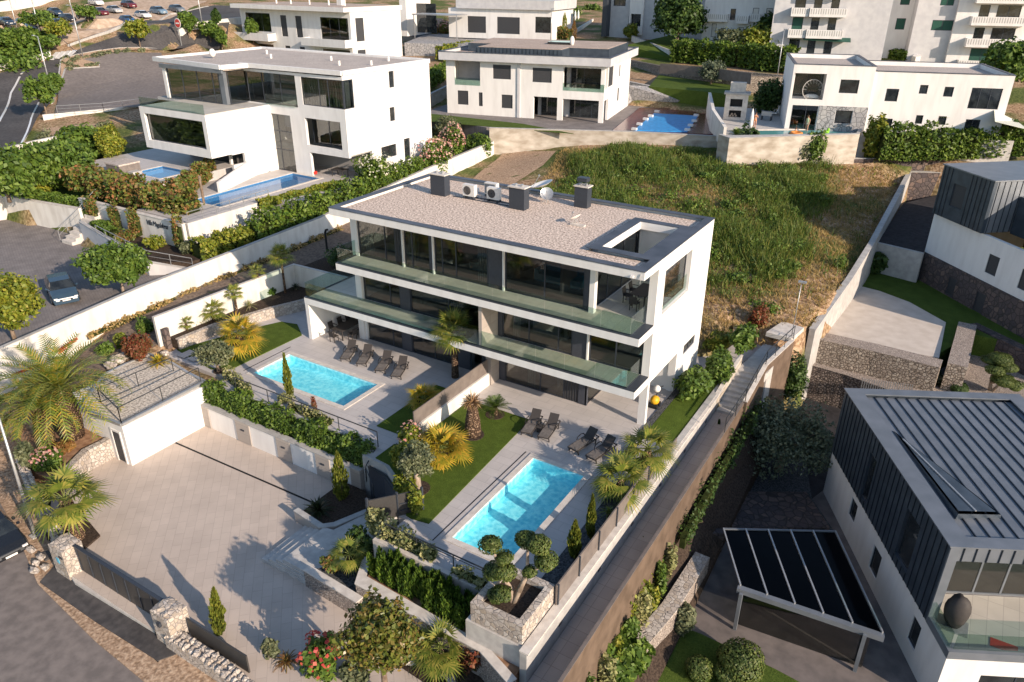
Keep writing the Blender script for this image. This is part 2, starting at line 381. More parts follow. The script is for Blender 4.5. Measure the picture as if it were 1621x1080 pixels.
L_mag = leafmat('magnolia_leaves', [(.06,.09,.018),(.12,.15,.025),(.17,.19,.035),(.24,.15,.05),(.13,.16,.03)], rough=.35)
L_red = leafmat('red_leaves', [(.16,.035,.02),(.22,.07,.03),(.09,.09,.03)])
L_mix = leafmat('photinia_leaves', [(0.073,0.135,0.023),(0.131,0.189,0.038),(0.190,0.189,0.038),(0.321,0.135,0.064),(0.117,0.149,0.038)])
L_meadow = leafmat('meadow_blades', [(.075,.135,.022),(.125,.185,.03),(.24,.23,.06),(.05,.115,.02),(.11,.15,.03)], tr=.3)
L_dry = leafmat('dry_grass', [(0.321,0.216,0.090),(0.467,0.324,0.141),(0.204,0.176,0.051)])
L_palm = leafmat('fan_palm_leaves', [(0.102,0.149,0.026),(0.175,0.216,0.038),(0.350,0.311,0.077)], rough=.45)
L_palmy = leafmat('yellowing_palm_leaves', [(0.204,0.216,0.026),(0.437,0.351,0.038),(0.583,0.351,0.051)], rough=.45)
L_date = leafmat('date_palm_leaves', [(.085,.14,.02),(.14,.20,.03),(.26,.27,.04),(.38,.26,.04)], rough=.45)
L_cyc = leafmat('cycad_leaves', [(0.044,0.088,0.015),(0.087,0.149,0.026),(0.146,0.203,0.038)], rough=.4)
L_agave = leafmat('dark_agave_leaves', [(.012,.022,.010),(.025,.04,.016),(.04,.055,.02)], rough=.4)
L_cyp = leafmat('cypress_leaves', [(0.080,0.115,0.019),(0.146,0.176,0.026),(0.233,0.230,0.038)])
L_cyp2 = leafmat('feathery_hedge_leaves', [(.035,.085,.012),(.08,.15,.02),(.15,.23,.03)])
L_top = leafmat('topiary_leaves', [(.05,.085,.02),(.09,.135,.03),(.15,.17,.05)])
L_flow = leafmat('pink_flowers', [(.55,.22,.22),(.62,.36,.32),(.50,.42,.36)])
L_flowr = leafmat('red_flowers', [(.45,.04,.05),(.55,.12,.08)])
L_floww = leafmat('white_flowers', [(.62,.60,.52),(.70,.68,.60)])
L_orange = leafmat('bronze_leaves', [(.20,.09,.03),(.34,.18,.06),(.12,.11,.03)])
L_var = leafmat('variegated_leaves', [(.20,.22,.08),(.42,.40,.20),(.10,.14,.04)])
def watermat(name, tint, ripple=.5, scale=4.):
    m, nt, out = newmat(name); t = nn(nt, 'BsdfTransparent'); t.inputs[0].default_value = (*tint,1)
    g = nn(nt, 'BsdfGlossy'); g.inputs['Roughness'].default_value = .04
    n = nn(nt, 'TexNoise'); n.inputs['Scale'].default_value = scale; n.inputs['Detail'].default_value = 3; nt.links.new(pos(nt), n.inputs[0])
    b = nn(nt, 'Bump'); b.inputs['Strength'].default_value = ripple; b.inputs['Distance'].default_value = .1; nt.links.new(n.outputs['Fac'], b.inputs['Height'])
    nt.links.new(b.outputs[0], g.inputs['Normal'])
    ms = nn(nt, 'MixShader'); nt.links.new(schlick(nt, b.outputs[0]), ms.inputs[0]); nt.links.new(t.outputs[0], ms.inputs[1]); nt.links.new(g.outputs[0], ms.inputs[2])
    nt.links.new(ms.outputs[0], out.inputs[0]); return m
water = watermat('pool_water', (.70,.95,.97))
poolblue = tex('pool_caustic_mosaic', (.20,.66,.78), (.50,.88,.93), 4.2, .5, .4, detail=5, lo=.35, hi=.62)  # pale mottle painted into the basin colour as the caustic light network
poolbluedk = tex('blue_pool_mosaic', (.04,.15,.32), (.07,.21,.40), 6, .5, .4, detail=3)
poolcover = tex('blue_pool_cover', (.02,.20,.50), (.04,.30,.66), 2, .4, .5, .2)

# ---------------------------------------------------------------- foliage
def unit(n):
    v = nrg.normal(size=(n,3)); return v/np.linalg.norm(v, axis=1)[:,None]
def leafarr(C, size, el=1.7, up=.35, out=None):
    """one quad leaf at each centre; out = outward directions biasing the leaf normals"""
    n = len(C); N = unit(n)*.8
    if out is not None: N = N + out*.7
    N[:,2] += up; N /= np.linalg.norm(N,axis=1)[:,None]
    A = np.cross(N, unit(n)); A /= np.linalg.norm(A,axis=1)[:,None]+1e-9; B = np.cross(N, A)
    s = size*nrg.uniform(.6,1.25,(n,1)); a = A*s*el/2; b = B*s/2
    V = np.empty((n,4,3)); V[:,0] = C-a; V[:,1] = C+b-a*.1; V[:,2] = C+a; V[:,3] = C-b-a*.1
    return V.reshape(-1,3)
def quads(n): return np.arange(n*4).reshape(-1,4)
def meshleaf(name, Vs):
    V = np.concatenate(Vs); return mesh_np(name, V, quads(len(V)//4))
def lob(D, seed, amp=.22, f=3.):
    g = np.random.default_rng(seed); k = np.ones(len(D))
    for i in range(5):
        w = g.normal(size=3)*f; k += amp*.5*np.sin(D@w+g.uniform(0,6.28))
    return k
def ellip(c, r, n, size, seed=0, inner=.55, amp=.22, up=.35, el=1.7, flat=False):
    D = unit(n)
    if flat: D[:,2] = np.abs(D[:,2])
    R = (inner + (1-inner)*nrg.uniform(0,1,n)**.6)*lob(D, seed, amp)
    C = np.asarray(c)+D*R[:,None]*np.asarray(r)
    return leafarr(C, size, el, up, D)
def shrub_mesh(r, n, size, seed=0, lobes=5, el=1.7):
    """rounded bush sitting on z=0, made of several leafy lobes"""
    Vs = []; g = random.Random(seed); rx, ry, rz = r
    Vs.append(ellip((0,0,rz*.85),(rx*.8,ry*.8,rz*.85), n//3, size, seed, el=el))
    for i in range(lobes):
        a = 6.28*i/lobes+g.uniform(-.4,.4); k = g.uniform(.3,.6)
        Vs.append(ellip((rx*k*math.cos(a), ry*k*math.sin(a), rz*g.uniform(.5,1.25)), (rx*.5,ry*.5,rz*.6), int(n*.67/lobes), size, seed+i, el=el))
    return Vs
def twig_core(mb, c, r, seed, n=9):
    """dark inner branches so a crown is not hollow"""
    g = random.Random(seed)
    for i in range(n):
        a = g.uniform(0,6.28); e = g.uniform(.2,1.3)
        p = Vector(c)+Vector((r[0]*math.cos(a)*math.cos(e), r[1]*math.sin(a)*math.cos(e), r[2]*math.sin(e)))*.75
        q = (Vector(c)+p)/2+Vector((g.uniform(-.1,.1),)*3)*r[0]
        mb.tube([Vector(c)-Vector((0,0,r[2]*.6)), q, p], [.05*r[0]+.01,.03*r[0]+.008,.008], 5, False)
def shrub(loc, r, mat, name, label, cat='shrub', n=1400, size=.13, seed=0, group=None, flowers=None, nf=90, stem=True):
    t = T(name, label, cat, loc, rnd.uniform(0,6.28), group)
    t.part('foliage', meshleaf('foliage', shrub_mesh(r, n, size, seed)), mat)
    if flowers is not None:
        D = unit(nf); D[:,2] = np.abs(D[:,2])
        C = np.array((0,0,r[2]*.9))+D*np.array(r)*np.array((.95,.95,1.05))*lob(D,seed,.2)[:,None]
        t.part('flowers', meshleaf('flowers', [leafarr(C, size*1.1, 1.1, .6, D)]), flowers)
    if stem:
        m = MB(); twig_core(m, (0,0,r[2]*.6), r, seed, 6); t.part('stem', m, bark)
    return t
def hedge(name, label, pts, w, h, mat, z=None, dens=95, size=.12, group=None, rough=.10, cat='hedge'):
    """clipped or loose hedge along world points (x,y,z)"""
    P = [Vector(p) for p in pts]; Vs = []; core = MB()
    for a, b in zip(P[:-1], P[1:]):
        L = (b-a).length; d = (b-a).normalized(); s = Vector((-d.y,d.x,0)).normalized()
        area = L*(w+2*h)+2*w*h; n = int(area*dens)
        u = nrg.uniform(-.02,1.02,n); side = nrg.uniform(0,1,n)*(w+2*h)
        off = np.where(side<h, -w/2, np.where(side<h+w, side-h-w/2, w/2)); zz = np.where(side<h, side, np.where(side<h+w, h, side-h-w))
        ph = rnd.uniform(0,6); wob = rough*(np.sin(u*L*2.1+ph)+.7*np.sin(u*L*5.3+ph*2)+.5*np.sin(zz*4+ph+u*L*3)) + nrg.normal(0,rough*.55,n)
        off = off*(1+wob*.9); zz = np.maximum(.03, zz*(1+wob*.8)); inw = nrg.uniform(.78,1.02,n); off = off*inw
        C = np.array(a)[None]+np.array(b-a)[None]*u[:,None]+np.array(s)[None]*off[:,None]+np.array((0,0,1.))[None]*zz[:,None]
        O = np.array(s)[None]*np.sign(off)[:,None]*.6+np.array((0,0,.5))[None]
        Vs.append(leafarr(C, size, 1.6, .3, O))
        core.wall([(a.x,a.y,a.z),(b.x,b.y,b.z)], w*.62, h*.8)
    t = T(name, label, cat, tuple(P[0]), 0, group)
    V = np.concatenate(Vs)-np.array(P[0]); t.part('foliage', mesh_np('foliage', V, quads(len(V)//4)), mat)
    t.part('stems', core, MATS['hedge_core'], world=True); return t
tex('hedge_core', (.018,.026,.008), (.035,.045,.014), 5, .95, .05)
def tree(loc, h, trunk_h, cr, mat, name, label, n=5200, size=.2, seed=1, lean=(0,0), tr=.16, clumps=13, cat='tree', bk=None, group=None, gap=.75):
    t = T(name, label, cat, loc, 0, group); g = random.Random(seed); rx, ry, rz = cr
    c = Vector((lean[0], lean[1], h-rz)); m = MB()
    top = Vector((lean[0]*.7, lean[1]*.7, trunk_h))
    m.tube([(0,0,-.15),(lean[0]*.15,lean[1]*.15,trunk_h*.4),top], [tr*1.25,tr,tr*.8], 9)
    Vs = []
    for i in range(clumps):
        a = 2.4*i+g.uniform(-.3,.3); e = math.asin(min(1,max(-1, -0.55+1.5*(i+.5)/clumps))); k = g.uniform(.5,.78)
        p = c+Vector((rx*k*math.cos(a)*math.cos(e), ry*k*math.sin(a)*math.cos(e), rz*k*math.sin(e)))
        q = top*.45+p*.55+Vector((g.uniform(-.15,.15),g.uniform(-.15,.15),-.1*rz))
        m.tube([top-Vector((0,0,.1)), q, p], [tr*.55,tr*.3,tr*.1], 6, False)
        s = g.uniform(.34,.52); Vs.append(ellip(p, (rx*s,ry*s,rz*s), int(n/clumps), size, seed*31+i, .35, .3))
    Vs.append(ellip(c, (rx*.55,ry*.55,rz*.55), n//7, size, seed))
    t.part('trunk', m, bk or bark, smooth=True); t.part('crown', meshleaf('crown', Vs), mat); return t
def blade(P, D, L, w, droop, segs=3, side=None, taper=True):
    """narrow arching blade as quads"""
    P = np.asarray(P,float); D = np.asarray(D,float); D = D/np.linalg.norm(D)
    s = np.cross(D, (0,0,1.)) if side is None else np.asarray(side,float)
    if np.linalg.norm(s) < 1e-3: s = np.array((1.,0,0))
    s = s/np.linalg.norm(s); V = []; pts = []
    for i in range(segs+1):
        t = i/segs; pts.append(P+D*L*t-np.array((0,0,1.))*droop*L*t*t)
    for i in range(segs):
        w0 = w*(1-(i/segs)**2*.9); w1 = w*(1-((i+1)/segs)**2*.97)
        V += [pts[i]-s*w0/2, pts[i]+s*w0/2, pts[i+1]+s*w1/2, pts[i+1]-s*w1/2]
    return V
def fanhead(n=28, pet=.75, fan=.75, seed=0, lo=-.4, hi=1.4, segs=17, w=.085):
    g = random.Random(seed); V = []; S = MB()
    for i in range(n):
        a = 2.399*i+g.uniform(-.2,.2); t = (i+.5)/n; e = hi+(lo-hi)*t**.85+g.uniform(-.12,.12)
        d = np.array((math.cos(a)*math.cos(e), math.sin(a)*math.cos(e), math.sin(e))); L = pet*g.uniform(.8,1.15)
        tip = d*L-np.array((0,0,.16*L)); d2 = d-np.array((0,0,.25)); d2 /= np.linalg.norm(d2)
        S.tube([(0,0,0), tuple(d*L*.5+np.array((0,0,.02))), tuple(tip)], [.022,.016,.010], 4, False)
        s = np.cross(d2,(0,0,1.)); s = s/(np.linalg.norm(s)+1e-6); nrm = np.cross(s,d2)
        for k in range(segs):
            b = (k/(segs-1)-.5)*2*1.95; dd = d2*math.cos(b)+s*math.sin(b)+nrm*.12*abs(math.sin(b))
            V += blade(tip, dd, fan*(1-.28*abs(b)/2)*g.uniform(.88,1.08), w*fan*1.3, .18+.12*abs(b), 2, np.cross(dd,nrm))
    return np.array(V), S
def fan_palm(loc, th, label, r=1., mat=None, tr=.16, fat=0., n=28, seed=0, lean=(0,0), name='fan_palm', dead=True, group=None, trunkmat=None, lo=-.35):
    t = T(name, label, 'palm', loc, rnd.uniform(0,6.28), group)
    m = MB(); hs = [0,.15,.35,.6,.85,1.]; 
    rad = [tr*(1.15+fat), tr*(1.05+fat), tr*(1+fat*.8), tr*(.95+fat*.4), tr*(.95), tr*.8]
    m.tube([(lean[0]*k*k, lean[1]*k*k, th*k-.1*(k==0)) for k in hs], rad, 11)
    t.part('trunk', m, trunkmat or palmtrunk, smooth=True)
    V, S = fanhead(n, .72*r, .78*r, seed, lo=lo); off = np.array((lean[0],lean[1],th)); V = V+off
    t.part('fronds', mesh_np('fronds', V, quads(len(V)//4)), mat or L_palm)
    S2 = MB(); S2.v = [(a+off[0],b+off[1],c+off[2]) for a,b,c in S.v]; S2.f = S.f; t.part('leaf_stalks', S2, MATS['leaf_stalk'])
    if dead:
        D, _ = fanhead(9, .35*r, .55*r, seed+5, lo=-1.5, hi=-.9, segs=11); D = D+off-np.array((0,0,.12))
        t.part('dry_fronds', mesh_np('dry_fronds', D, quads(len(D)//4)), MATS['dead_frond'])
    return t
leafmat('dead_frond', [(.26,.15,.08),(.36,.24,.13),(.20,.11,.06)])
plain('leaf_stalk', (.16,.19,.05), .6, .3)
def date_palm(loc, th, R, label, n=64, seed=3, tr=.42):
    t = T('date_palm', label, 'palm', loc, 0); g = random.Random(seed); m = MB()
    m.tube([(0,0,-.2),(0,0,th*.3),(0,0,th*.75),(0,0,th)], [tr*.95,tr*1.12,tr*1.05,tr*.75], 14); t.part('trunk', m, palmtrunk, smooth=True)
    V = []; S = MB()
    for i in range(n):
        a = 2.399*i+g.uniform(-.15,.15); q = (i+.5)/n; e = 1.4-1.15*q**.9+g.uniform(-.1,.1); L = R*(.72+.35*q)*g.uniform(.9,1.08)
        h = np.array((math.cos(a),math.sin(a),0.)); pts = []; p = np.array((0,0,th-.05))+h*.12; ang = e; ns = 11
        for k in range(ns+1):
            pts.append(p.copy()); p = p+(h*math.cos(ang)+np.array((0,0,math.sin(ang))))*L/ns; ang -= (.055+.10*q)*(1+.9*k/ns)
        S.tube([tuple(x) for x in pts[::2]]+[tuple(pts[-1])], [.035*(1-.8*k/6) for k in range(len(pts[::2])+1)], 4, False)
        for k in range(1, ns):
            for sub in (0,.5):
                o = pts[k]*(1-sub)+pts[k+1]*sub; tdir = pts[k+1]-pts[k]; tdir /= np.linalg.norm(tdir)
                s = np.cross(tdir,(0,0,1.)); s /= np.linalg.norm(s)+1e-6; u = np.cross(s,tdir)
                l = .40*math.sin(math.pi*(k+sub+1)/(ns+2))**.6+.08
                for sg in (-1,1):
                    V += blade(o, s*sg*.8+tdir*.75+u*.25, l*R/3.2, .06, .12, 2, tdir*.6-s*sg*.5)
    V = np.array(V); t.part('fronds', mesh_np('fronds', V, quads(len(V)//4)), L_date); t.part('frond_ribs', S, MATS['leaf_stalk']); return t
def rosette(loc, R, label, mat, name='yucca', n=55, seed=0, th=0., w=.06, droop=.5, lo=.0, hi=1.4, cat='plant', group=None, tr=.09, pinnate=False, rot=None):
    t = T(name, label, cat, loc, 0, group); g = random.Random(seed); V = []
    for i in range(n):
        a = 2.399*i+g.uniform(-.2,.2); q = (i+.5)/n; e = hi+(lo-hi)*q+g.uniform(-.1,.1)
        d = np.array((math.cos(a)*math.cos(e),math.sin(a)*math.cos(e),math.sin(e))); L = R*g.uniform(.8,1.1)
        if pinnate:
            s = np.cross(d,(0,0,1.)); s /= np.linalg.norm(s)+1e-6
            for k in range(1,13):
                f = k/13; o = np.array((0,0,th))+d*L*f-np.array((0,0,droop*L*f*f)); l = .30*R*math.sin(math.pi*(f*.85+.12))
                for sg in (-1,1): V += blade(o, s*sg+d*.5+np.array((0,0,.2)), l, .03*R+.012, .1, 1, d)
            V += blade((0,0,th), d, L, .03, droop, 3)
        else: V += blade((0,0,th), d, L, w, droop, 3)
    V = np.array(V); t.part('leaves', mesh_np('leaves', V, quads(len(V)//4)), mat)
    m = MB().tube([(0,0,-.05),(0,0,max(.08,th))], [tr*1.2,tr], 8); t.part('stem', m, palmtrunk if th > .25 else bark, smooth=True); return t
def cypress(loc, h, r, label, seed=0, n=1500, mat=None, group=None, lean=0.):
    t = T('cypress', label, 'tree', loc, rnd.uniform(0,6), group); z = nrg.uniform(0,1,n); a = nrg.uniform(0,6.28,n)
    R = r*np.clip(np.sin(np.pi*np.clip(z*.82+.14,0,1))**.6,.05,1)*(1-z**3*.75)*(1+.18*np.sin(a*3+z*14+seed))*nrg.uniform(.55,1.05,n)
    C = np.stack([R*np.cos(a)+lean*z*h, R*np.sin(a), .08+z*h*.97],1); D = np.stack([np.cos(a)*.5,np.sin(a)*.5,np.ones(n)*.2],1)
    N = unit(n); A = np.stack([np.cos(a)*.25,np.sin(a)*.25,np.ones(n)],1)+N*.25; A /= np.linalg.norm(A,axis=1)[:,None]; B = np.cross(A,N); B /= np.linalg.norm(B,axis=1)[:,None]
    s = .11*nrg.uniform(.6,1.3,(n,1)); V = np.empty((n,4,3)); V[:,0] = C-A*s; V[:,1] = C+B*s*.4; V[:,2] = C+A*s*1.2; V[:,3] = C-B*s*.4
    t.part('foliage', mesh_np('foliage', V.reshape(-1,3), quads(n)), mat or L_cyp)
    t.part('trunk', MB().tube([(0,0,-.1),(lean*h*.5,0,h*.5),(lean*h*.95,0,h*.93)], [.05,.04,.01], 6), bark); return t
def pad_leaves(c, r, n, size=.05, seed=0):
    D = unit(n); R = lob(D,seed,.10,2.5)*nrg.uniform(.9,1.04,n); C = np.asarray(c)+D*R[:,None]*np.asarray(r)
    return leafarr(C, size, 1.6, .1, D*2.5)
def cloud_tree(loc, pads, label, trunks, mat=None, dens=900, name='topiary_cloud_tree', size=.06):
    """pads: (dx,dy,z,r,rz); trunks: list of point lists"""
    t = T(name, label, 'topiary tree', loc); m = MB()
    for pts in trunks: m.tube(pts, [.13-.08*i/(len(pts)-1) for i in range(len(pts))], 8)
    t.part('trunk', m, barkpale, smooth=True)
    for i, (x,y,z,r,rz) in enumerate(pads):
        f = t.part('foliage_pad', meshleaf('foliage_pad', [pad_leaves((x,y,z),(r,r,rz), int(dens*r*r*6), size, i)]), mat or L_top)
        t.part('pad_core', MB().blob((x,y,z),(r*.86,r*.86,rz*.84),12,8,.05,i), MATS['hedge_core'], f, smooth=True)
    return t

def plume_hedge(name, label, pts, w, h, mat, n=60, group=None):
    """hedge of upright feathery plumes"""
    P = [Vector(p) for p in pts]; L = sum((b-a).length for a,b in zip(P[:-1],P[1:])); Vs = []; g = random.Random(5)
    for i in range(n):
        q = g.uniform(0,L); k = 0
        while k < len(P)-2 and q > (P[k+1]-P[k]).length: q -= (P[k+1]-P[k]).length; k += 1
        d = (P[k+1]-P[k]).normalized(); c = P[k]+d*q+Vector((-d.y,d.x,0))*g.uniform(-w/2,w/2); hh = h*g.uniform(.65,1.15); m_ = 230
        z = nrg.uniform(0,1,m_); a = nrg.uniform(0,6.28,m_); R = .17*np.sin(np.pi*np.clip(z*.8+.17,0,1))**.7*nrg.uniform(.3,1.1,m_); lx, ly = g.uniform(-.12,.12), g.uniform(-.12,.12)
        C = np.stack([c.x+R*np.cos(a)+lx*z,c.y+R*np.sin(a)+ly*z,c.z+z*hh],1); N = unit(m_); A = np.stack([np.cos(a)*.35,np.sin(a)*.35,np.ones(m_)],1)+N*.25; A /= np.linalg.norm(A,axis=1)[:,None]; B = np.cross(A,N); B /= np.linalg.norm(B,axis=1)[:,None]
        s = .10*nrg.uniform(.6,1.3,(m_,1)); V = np.empty((m_,4,3)); V[:,0] = C-A*s; V[:,1] = C+B*s*.32; V[:,2] = C+A*s*1.2; V[:,3] = C-B*s*.32; Vs.append(V.reshape(-1,3))
    t = T(name, label, 'hedge', tuple(P[0]), 0, group); V = np.concatenate(Vs)-np.array(P[0]); t.part('foliage', mesh_np('foliage', V, quads(len(V)//4)), mat)
    core = MB().wall([(p.x,p.y,p.z) for p in P], w*.55, h*.6); t.part('stems', core, MATS['hedge_core'], world=True); return t

# ---------------------------------------------------------------- building helpers
PADS = []   # (polygon xy, pad z, depth z) used by the terrain
def pad(name, poly, z, mat, depth=None, clampz=None, kind='structure', slope=None):
    """ground slab; poly of (x,y) or (x,y,z)"""
    dz = depth if depth is not None else z-.5
    m = MB().prism([tuple(p[:2])+((p[2] if len(p) > 2 and z is None else z),) for p in poly], dz, None)
    PADS.append(([p[:2] for p in poly], [p[2] if z is None else z for p in poly], clampz if clampz is not None else dz))
    return struct(name, m, mat)
def win(t, ax, a0, a1, z0, z1, b, face, mull=(), trans=(), pane=None, fr=.06, frm=None, name='window', depth=.08, sill=False, recess=.06):
    """window in a wall: ax 'x' (wall runs along x, plane y=b) or 'y' (plane x=b); face = outward sign"""
    f = MB(); b0, b1 = sorted((b-face*recess, b-face*(recess+depth)))
    def bx(mb, p0, p1, q0, q1, c0, c1):
        if ax == 'x': mb.box(p0, p1, c0, c1, q0, q1)
        else: mb.box(c0, c1, p0, p1, q0, q1)
    bx(f,a0,a1,z1-fr,z1,b0,b1); bx(f,a0,a1,z0,z0+fr,b0,b1); bx(f,a0,a0+fr,z0+fr,z1-fr,b0,b1); bx(f,a1-fr,a1,z0+fr,z1-fr,b0,b1)
    for x in mull: bx(f,x-fr/2,x+fr/2,z0+fr,z1-fr,b0+.004,b1-.004)
    for z in trans: bx(f,a0+fr,a1-fr,z-fr/2,z+fr/2,b0+.008,b1-.008)
    o = t.part(name, f, frm or dark)
    p = MB(); c = (b0+b1)/2; bx(p,a0+fr*.5,a1-fr*.5,z0+fr*.5,z1-fr*.5,c-.012,c+.012); t.part('pane', p, pane or darkglass, o)
    if sill:
        s = MB(); c0, c1 = sorted((b+face*.05, b-face*.05)); bx(s,a0-.05,a1+.05,z0-.05,z0-.003,c0,c1); t.part('sill', s, concrete, o)
    return o
def rail_line(t, pts, h=1., mat=None, post=1.6, rails=(1.,), name='railing', r=.022, world=True):
    """metal rail with posts and horizontal bars along (x,y,z) points"""
    m = MB(); P = [Vector(p) for p in pts]
    for a, b in zip(P[:-1], P[1:]):
        L = (b-a).length; n = max(1, round(L/post))
        for i in range(n+1):
            p = a.lerp(b, i/n); m.bar(p, p+Vector((0,0,h)), r*1.7)
        for k in rails: m.bar(a+Vector((0,0,h*k)), b+Vector((0,0,h*k)), r*(2 if k == 1. else 1.1))
    return t.part(name, m, mat or railm, world=world)
def railing(name, label, pts, h=1., post=1.6, rails=(1.,), mat=None, group=None, r=.022, cat='railing'):
    m = MB(); P = [Vector(p) for p in pts]; q = T(name, label, cat, tuple(P[0]), 0, group); posts = MB()
    for a, b in zip(P[:-1], P[1:]):
        L = (b-a).length; n = max(1, round(L/post))
        for k in rails: m.bar(a+Vector((0,0,h*k)), b+Vector((0,0,h*k)), r*(2 if k == 1. else 1.1))
    q.part('rail', m, mat or railm, world=True)
    for a, b in zip(P[:-1], P[1:]):
        n = max(1, round((b-a).length/post))
        for i in range(n+1):
            p = a.lerp(b, i/n); q.part('post', MB().bar(p, p+Vector((0,0,h)), r*1.7), mat or railm, world=True)
    return q
def garden_wall(name, label, pts, w, h, mat, cap=None, cw=.06, ch=.06, cat='wall', z=None, zt=None, group=None):
    t = T(name, label, cat, (pts[0][0],pts[0][1],(pts[0][2] if z is None else z)), 0, group)
    m = MB().wall(pts, w, h, z, zt); t.part('wall', m, mat, world=True)
    if cap:
        n = len(pts); tz = (list(zt) if hasattr(zt,'__len__') else [zt]*n) if zt is not None else [((p[2] if z is None else z)+h) for p in pts]
        c = MB().wall([(p[0],p[1],tz[i]+.003) for i,p in enumerate(pts)], w+cw, ch); t.part('coping', c, cap, world=True)
    return t

# ---------------------------------------------------------------- the villa
V = T('villa', 'three storey white villa with long glass balconies and gravel flat roof, in the centre', 'house', (0,0,0))
X1, Y1 = 20.9, 10.6
hole = (17.45,19.8,2.35,7.65)
V.part('roof_slab', MB().grid('xy', 0,X1,0,Y1, 9.38,9.56, [hole]), white)
fas = MB(); fas.box(0,X1,0,.12,9.563,9.82).box(0,X1,Y1-.12,Y1,9.563,9.82).box(0,.12,.12,Y1-.12,9.563,9.82).box(X1-.12,X1,.12,Y1-.12,9.563,9.82)
fas.grid('xy', hole[0]-.14,hole[1]+.14,hole[2]-.14,hole[3]+.14,9.563,9.82,[hole]); V.part('fascia', fas, white)
g = MB().grid('xy', .45,X1-.45,.45,Y1-.45, 9.565,9.66, [(hole[0]-.55,hole[1]+1.2,hole[2]-.55,hole[3]+.5)]); V.part('roof_gravel', g, gravel)
c = MB().grid('xy', -.03,X1+.03,-.03,Y1+.03, 9.823,9.865, [(.45,X1-.45,.45,Y1-.45)])
c.grid('xy', hole[0]-.6,X1-.449,hole[2]-.6,hole[3]+.55, 9.822,9.862, [hole]); 
V.part('roof_edge_cap', c, darkcap)
# slabs with dark edge caps
def slabcap(z, x0, x1, y1, left=True):
    m = MB().box(x0,x1,0,.24,z+.003,z+.05); m.box(x1-.5,x1,.243,1.9,z+.003,z+.05)
    if left: m.box(x0,x0+.16,.243,y1,z+.003,z+.05)
    return m
V.part('second_floor_slab', MB().box(.1,X1,0,1.95,5.76,6.2).box(.38,20.45,1.95,Y1-.3,5.76,6.2), white); V.part('slab_edge_cap', slabcap(6.2,.1,X1,1.85), dark)
V.part('first_floor_slab', MB().box(-3.2,X1,0,1.95,2.66,3.1).box(-3.2,20.45,1.95,4.95,2.66,3.1).box(.38,20.45,4.95,Y1-.3,2.66,3.1), white); V.part('slab_edge_cap', slabcap(3.1,-3.2,X1,4.9), dark)
bf = MB().box(.27,20.37,.245,1.9,6.203,6.22).box(17.3,20.45,1.9,8.,6.203,6.22).box(-3.03,20.37,.245,1.98,3.103,3.12).box(-3.03,-.1,1.98,4.9,3.103,3.12); V.part('balcony_floor', bf, balc)
# side walls
sw = MB().grid('yz', 1.95,Y1,-.3,9.378,20.45,X1, [(3.0,7.1,6.5,8.95),(1.95+.28,6.42,-.3,2.655),(7.55,9.6,2.0,2.655),(0,1.96,9,10)]); V.part('side_wall', sw, white)
V.part('side_wall', MB().box(0,.38,2.05,Y1,0,9.378), white)
V.part('back_wall', MB().grid('xz', .38,20.45,0,9.378,Y1-.3,Y1,[(2,4,6.9,8.4),(8,10,6.9,8.4),(17.6,19.6,6.9,8.9)]), white)
V.part('porch_wall', MB().box(-3.2,-2.9,0.02,4.95,0,2.658), white); V.part('porch_back_wall', MB().box(-2.9,-.05,4.65,4.95,0,2.658), white)
for z0,z1,x,w,y in ((0,2.658,-.3,.48,1.95),(3.12,5.757,-.08,.5,1.8),(6.22,9.378,-.08,.55,1.8),(6.22,9.378,17.22,.3,1.62)): V.part('column', MB().box(x,x+w,y,y+.35,z0,z1), white)
V.part('upper_side_wall', MB().box(-.08,-.002,2.2,Y1,6.203,9.378), white)
# facade: (x0,x1,kind)
def facade(y, z0, z1, segs):
    for s in segs:
        x0, x1, k = s[:3]
        if k == 'g': win(V,'x',x0,x1,z0,z1,y,-1,s[3] if len(s) > 3 else (),pane=facglass,fr=.07,name='glazed_door')
        elif k == 'p': V.part('facade_panel', MB().box(x0,x1,y+.02,y+.16,z0,z1), darkpanel)
        elif k == 'w': V.part('fin', MB().box(x0,x1,y-.06,y+.2,z0,z1), white)
        elif k == 'c': 
            m = MB(); n = int((x1-x0)/.09)
            for i in range(n): m.box(x0+i*.09,x0+i*.09+.075,y+.06+.03*(i%2),y+.1+.03*(i%2),z0,z1)
            V.part('louvre_screen', m, shutter)
facade(1.8, 6.22, 9.375, [(.5,3.58,'g',(2.72,)),(3.6,4.14,'c'),(4.16,4.28,'w'),(4.3,6.26,'g',(4.9,)),(6.28,6.52,'p'),(6.53,6.62,'w'),(6.64,10.52,'g',(7.2,8.22)),(10.56,11.56,'p'),(11.58,11.68,'w'),(11.7,16.82,'g',(14.31,)),(16.84,17.2,'p')])
facade(1.95, 3.12, 5.755, [(.45,3.58,'g',(2.72,)),(3.6,4.4,'p'),(4.42,10.86,'g',(7.45,)),(11.12,11.42,'p'),(11.44,16.14,'g',(13.26,15.23)),(16.16,17.08,'p'),(17.1,17.2,'w'),(17.22,20.43,'g',(18.84,))])
facade(2.1, .02, 2.655, [(.2,3.4,'g',(2.58,)),(3.42,4.2,'p'),(4.22,8.0,'g',(6.1,)),(8.02,8.9,'p'),(8.92,10.7,'g'),(11.1,11.5,'p'),(11.52,15.66,'g',(14.02,)),(15.68,16.6,'c'),(16.62,17.18,'p')])
win(V,'y',2.12,6.4,.02,2.655,17.2,1,(4.2,),pane=facglass,name='glazed_door'); win(V,'y',2.0,7.95,6.22,9.375,17.28,1,(4.0,6.0),pane=facglass,name='glazed_door')
win(V,'y',3.0,7.1,6.5,8.95,X1,1,(),pane=facglass,name='side_window',fr=.05,recess=.3)
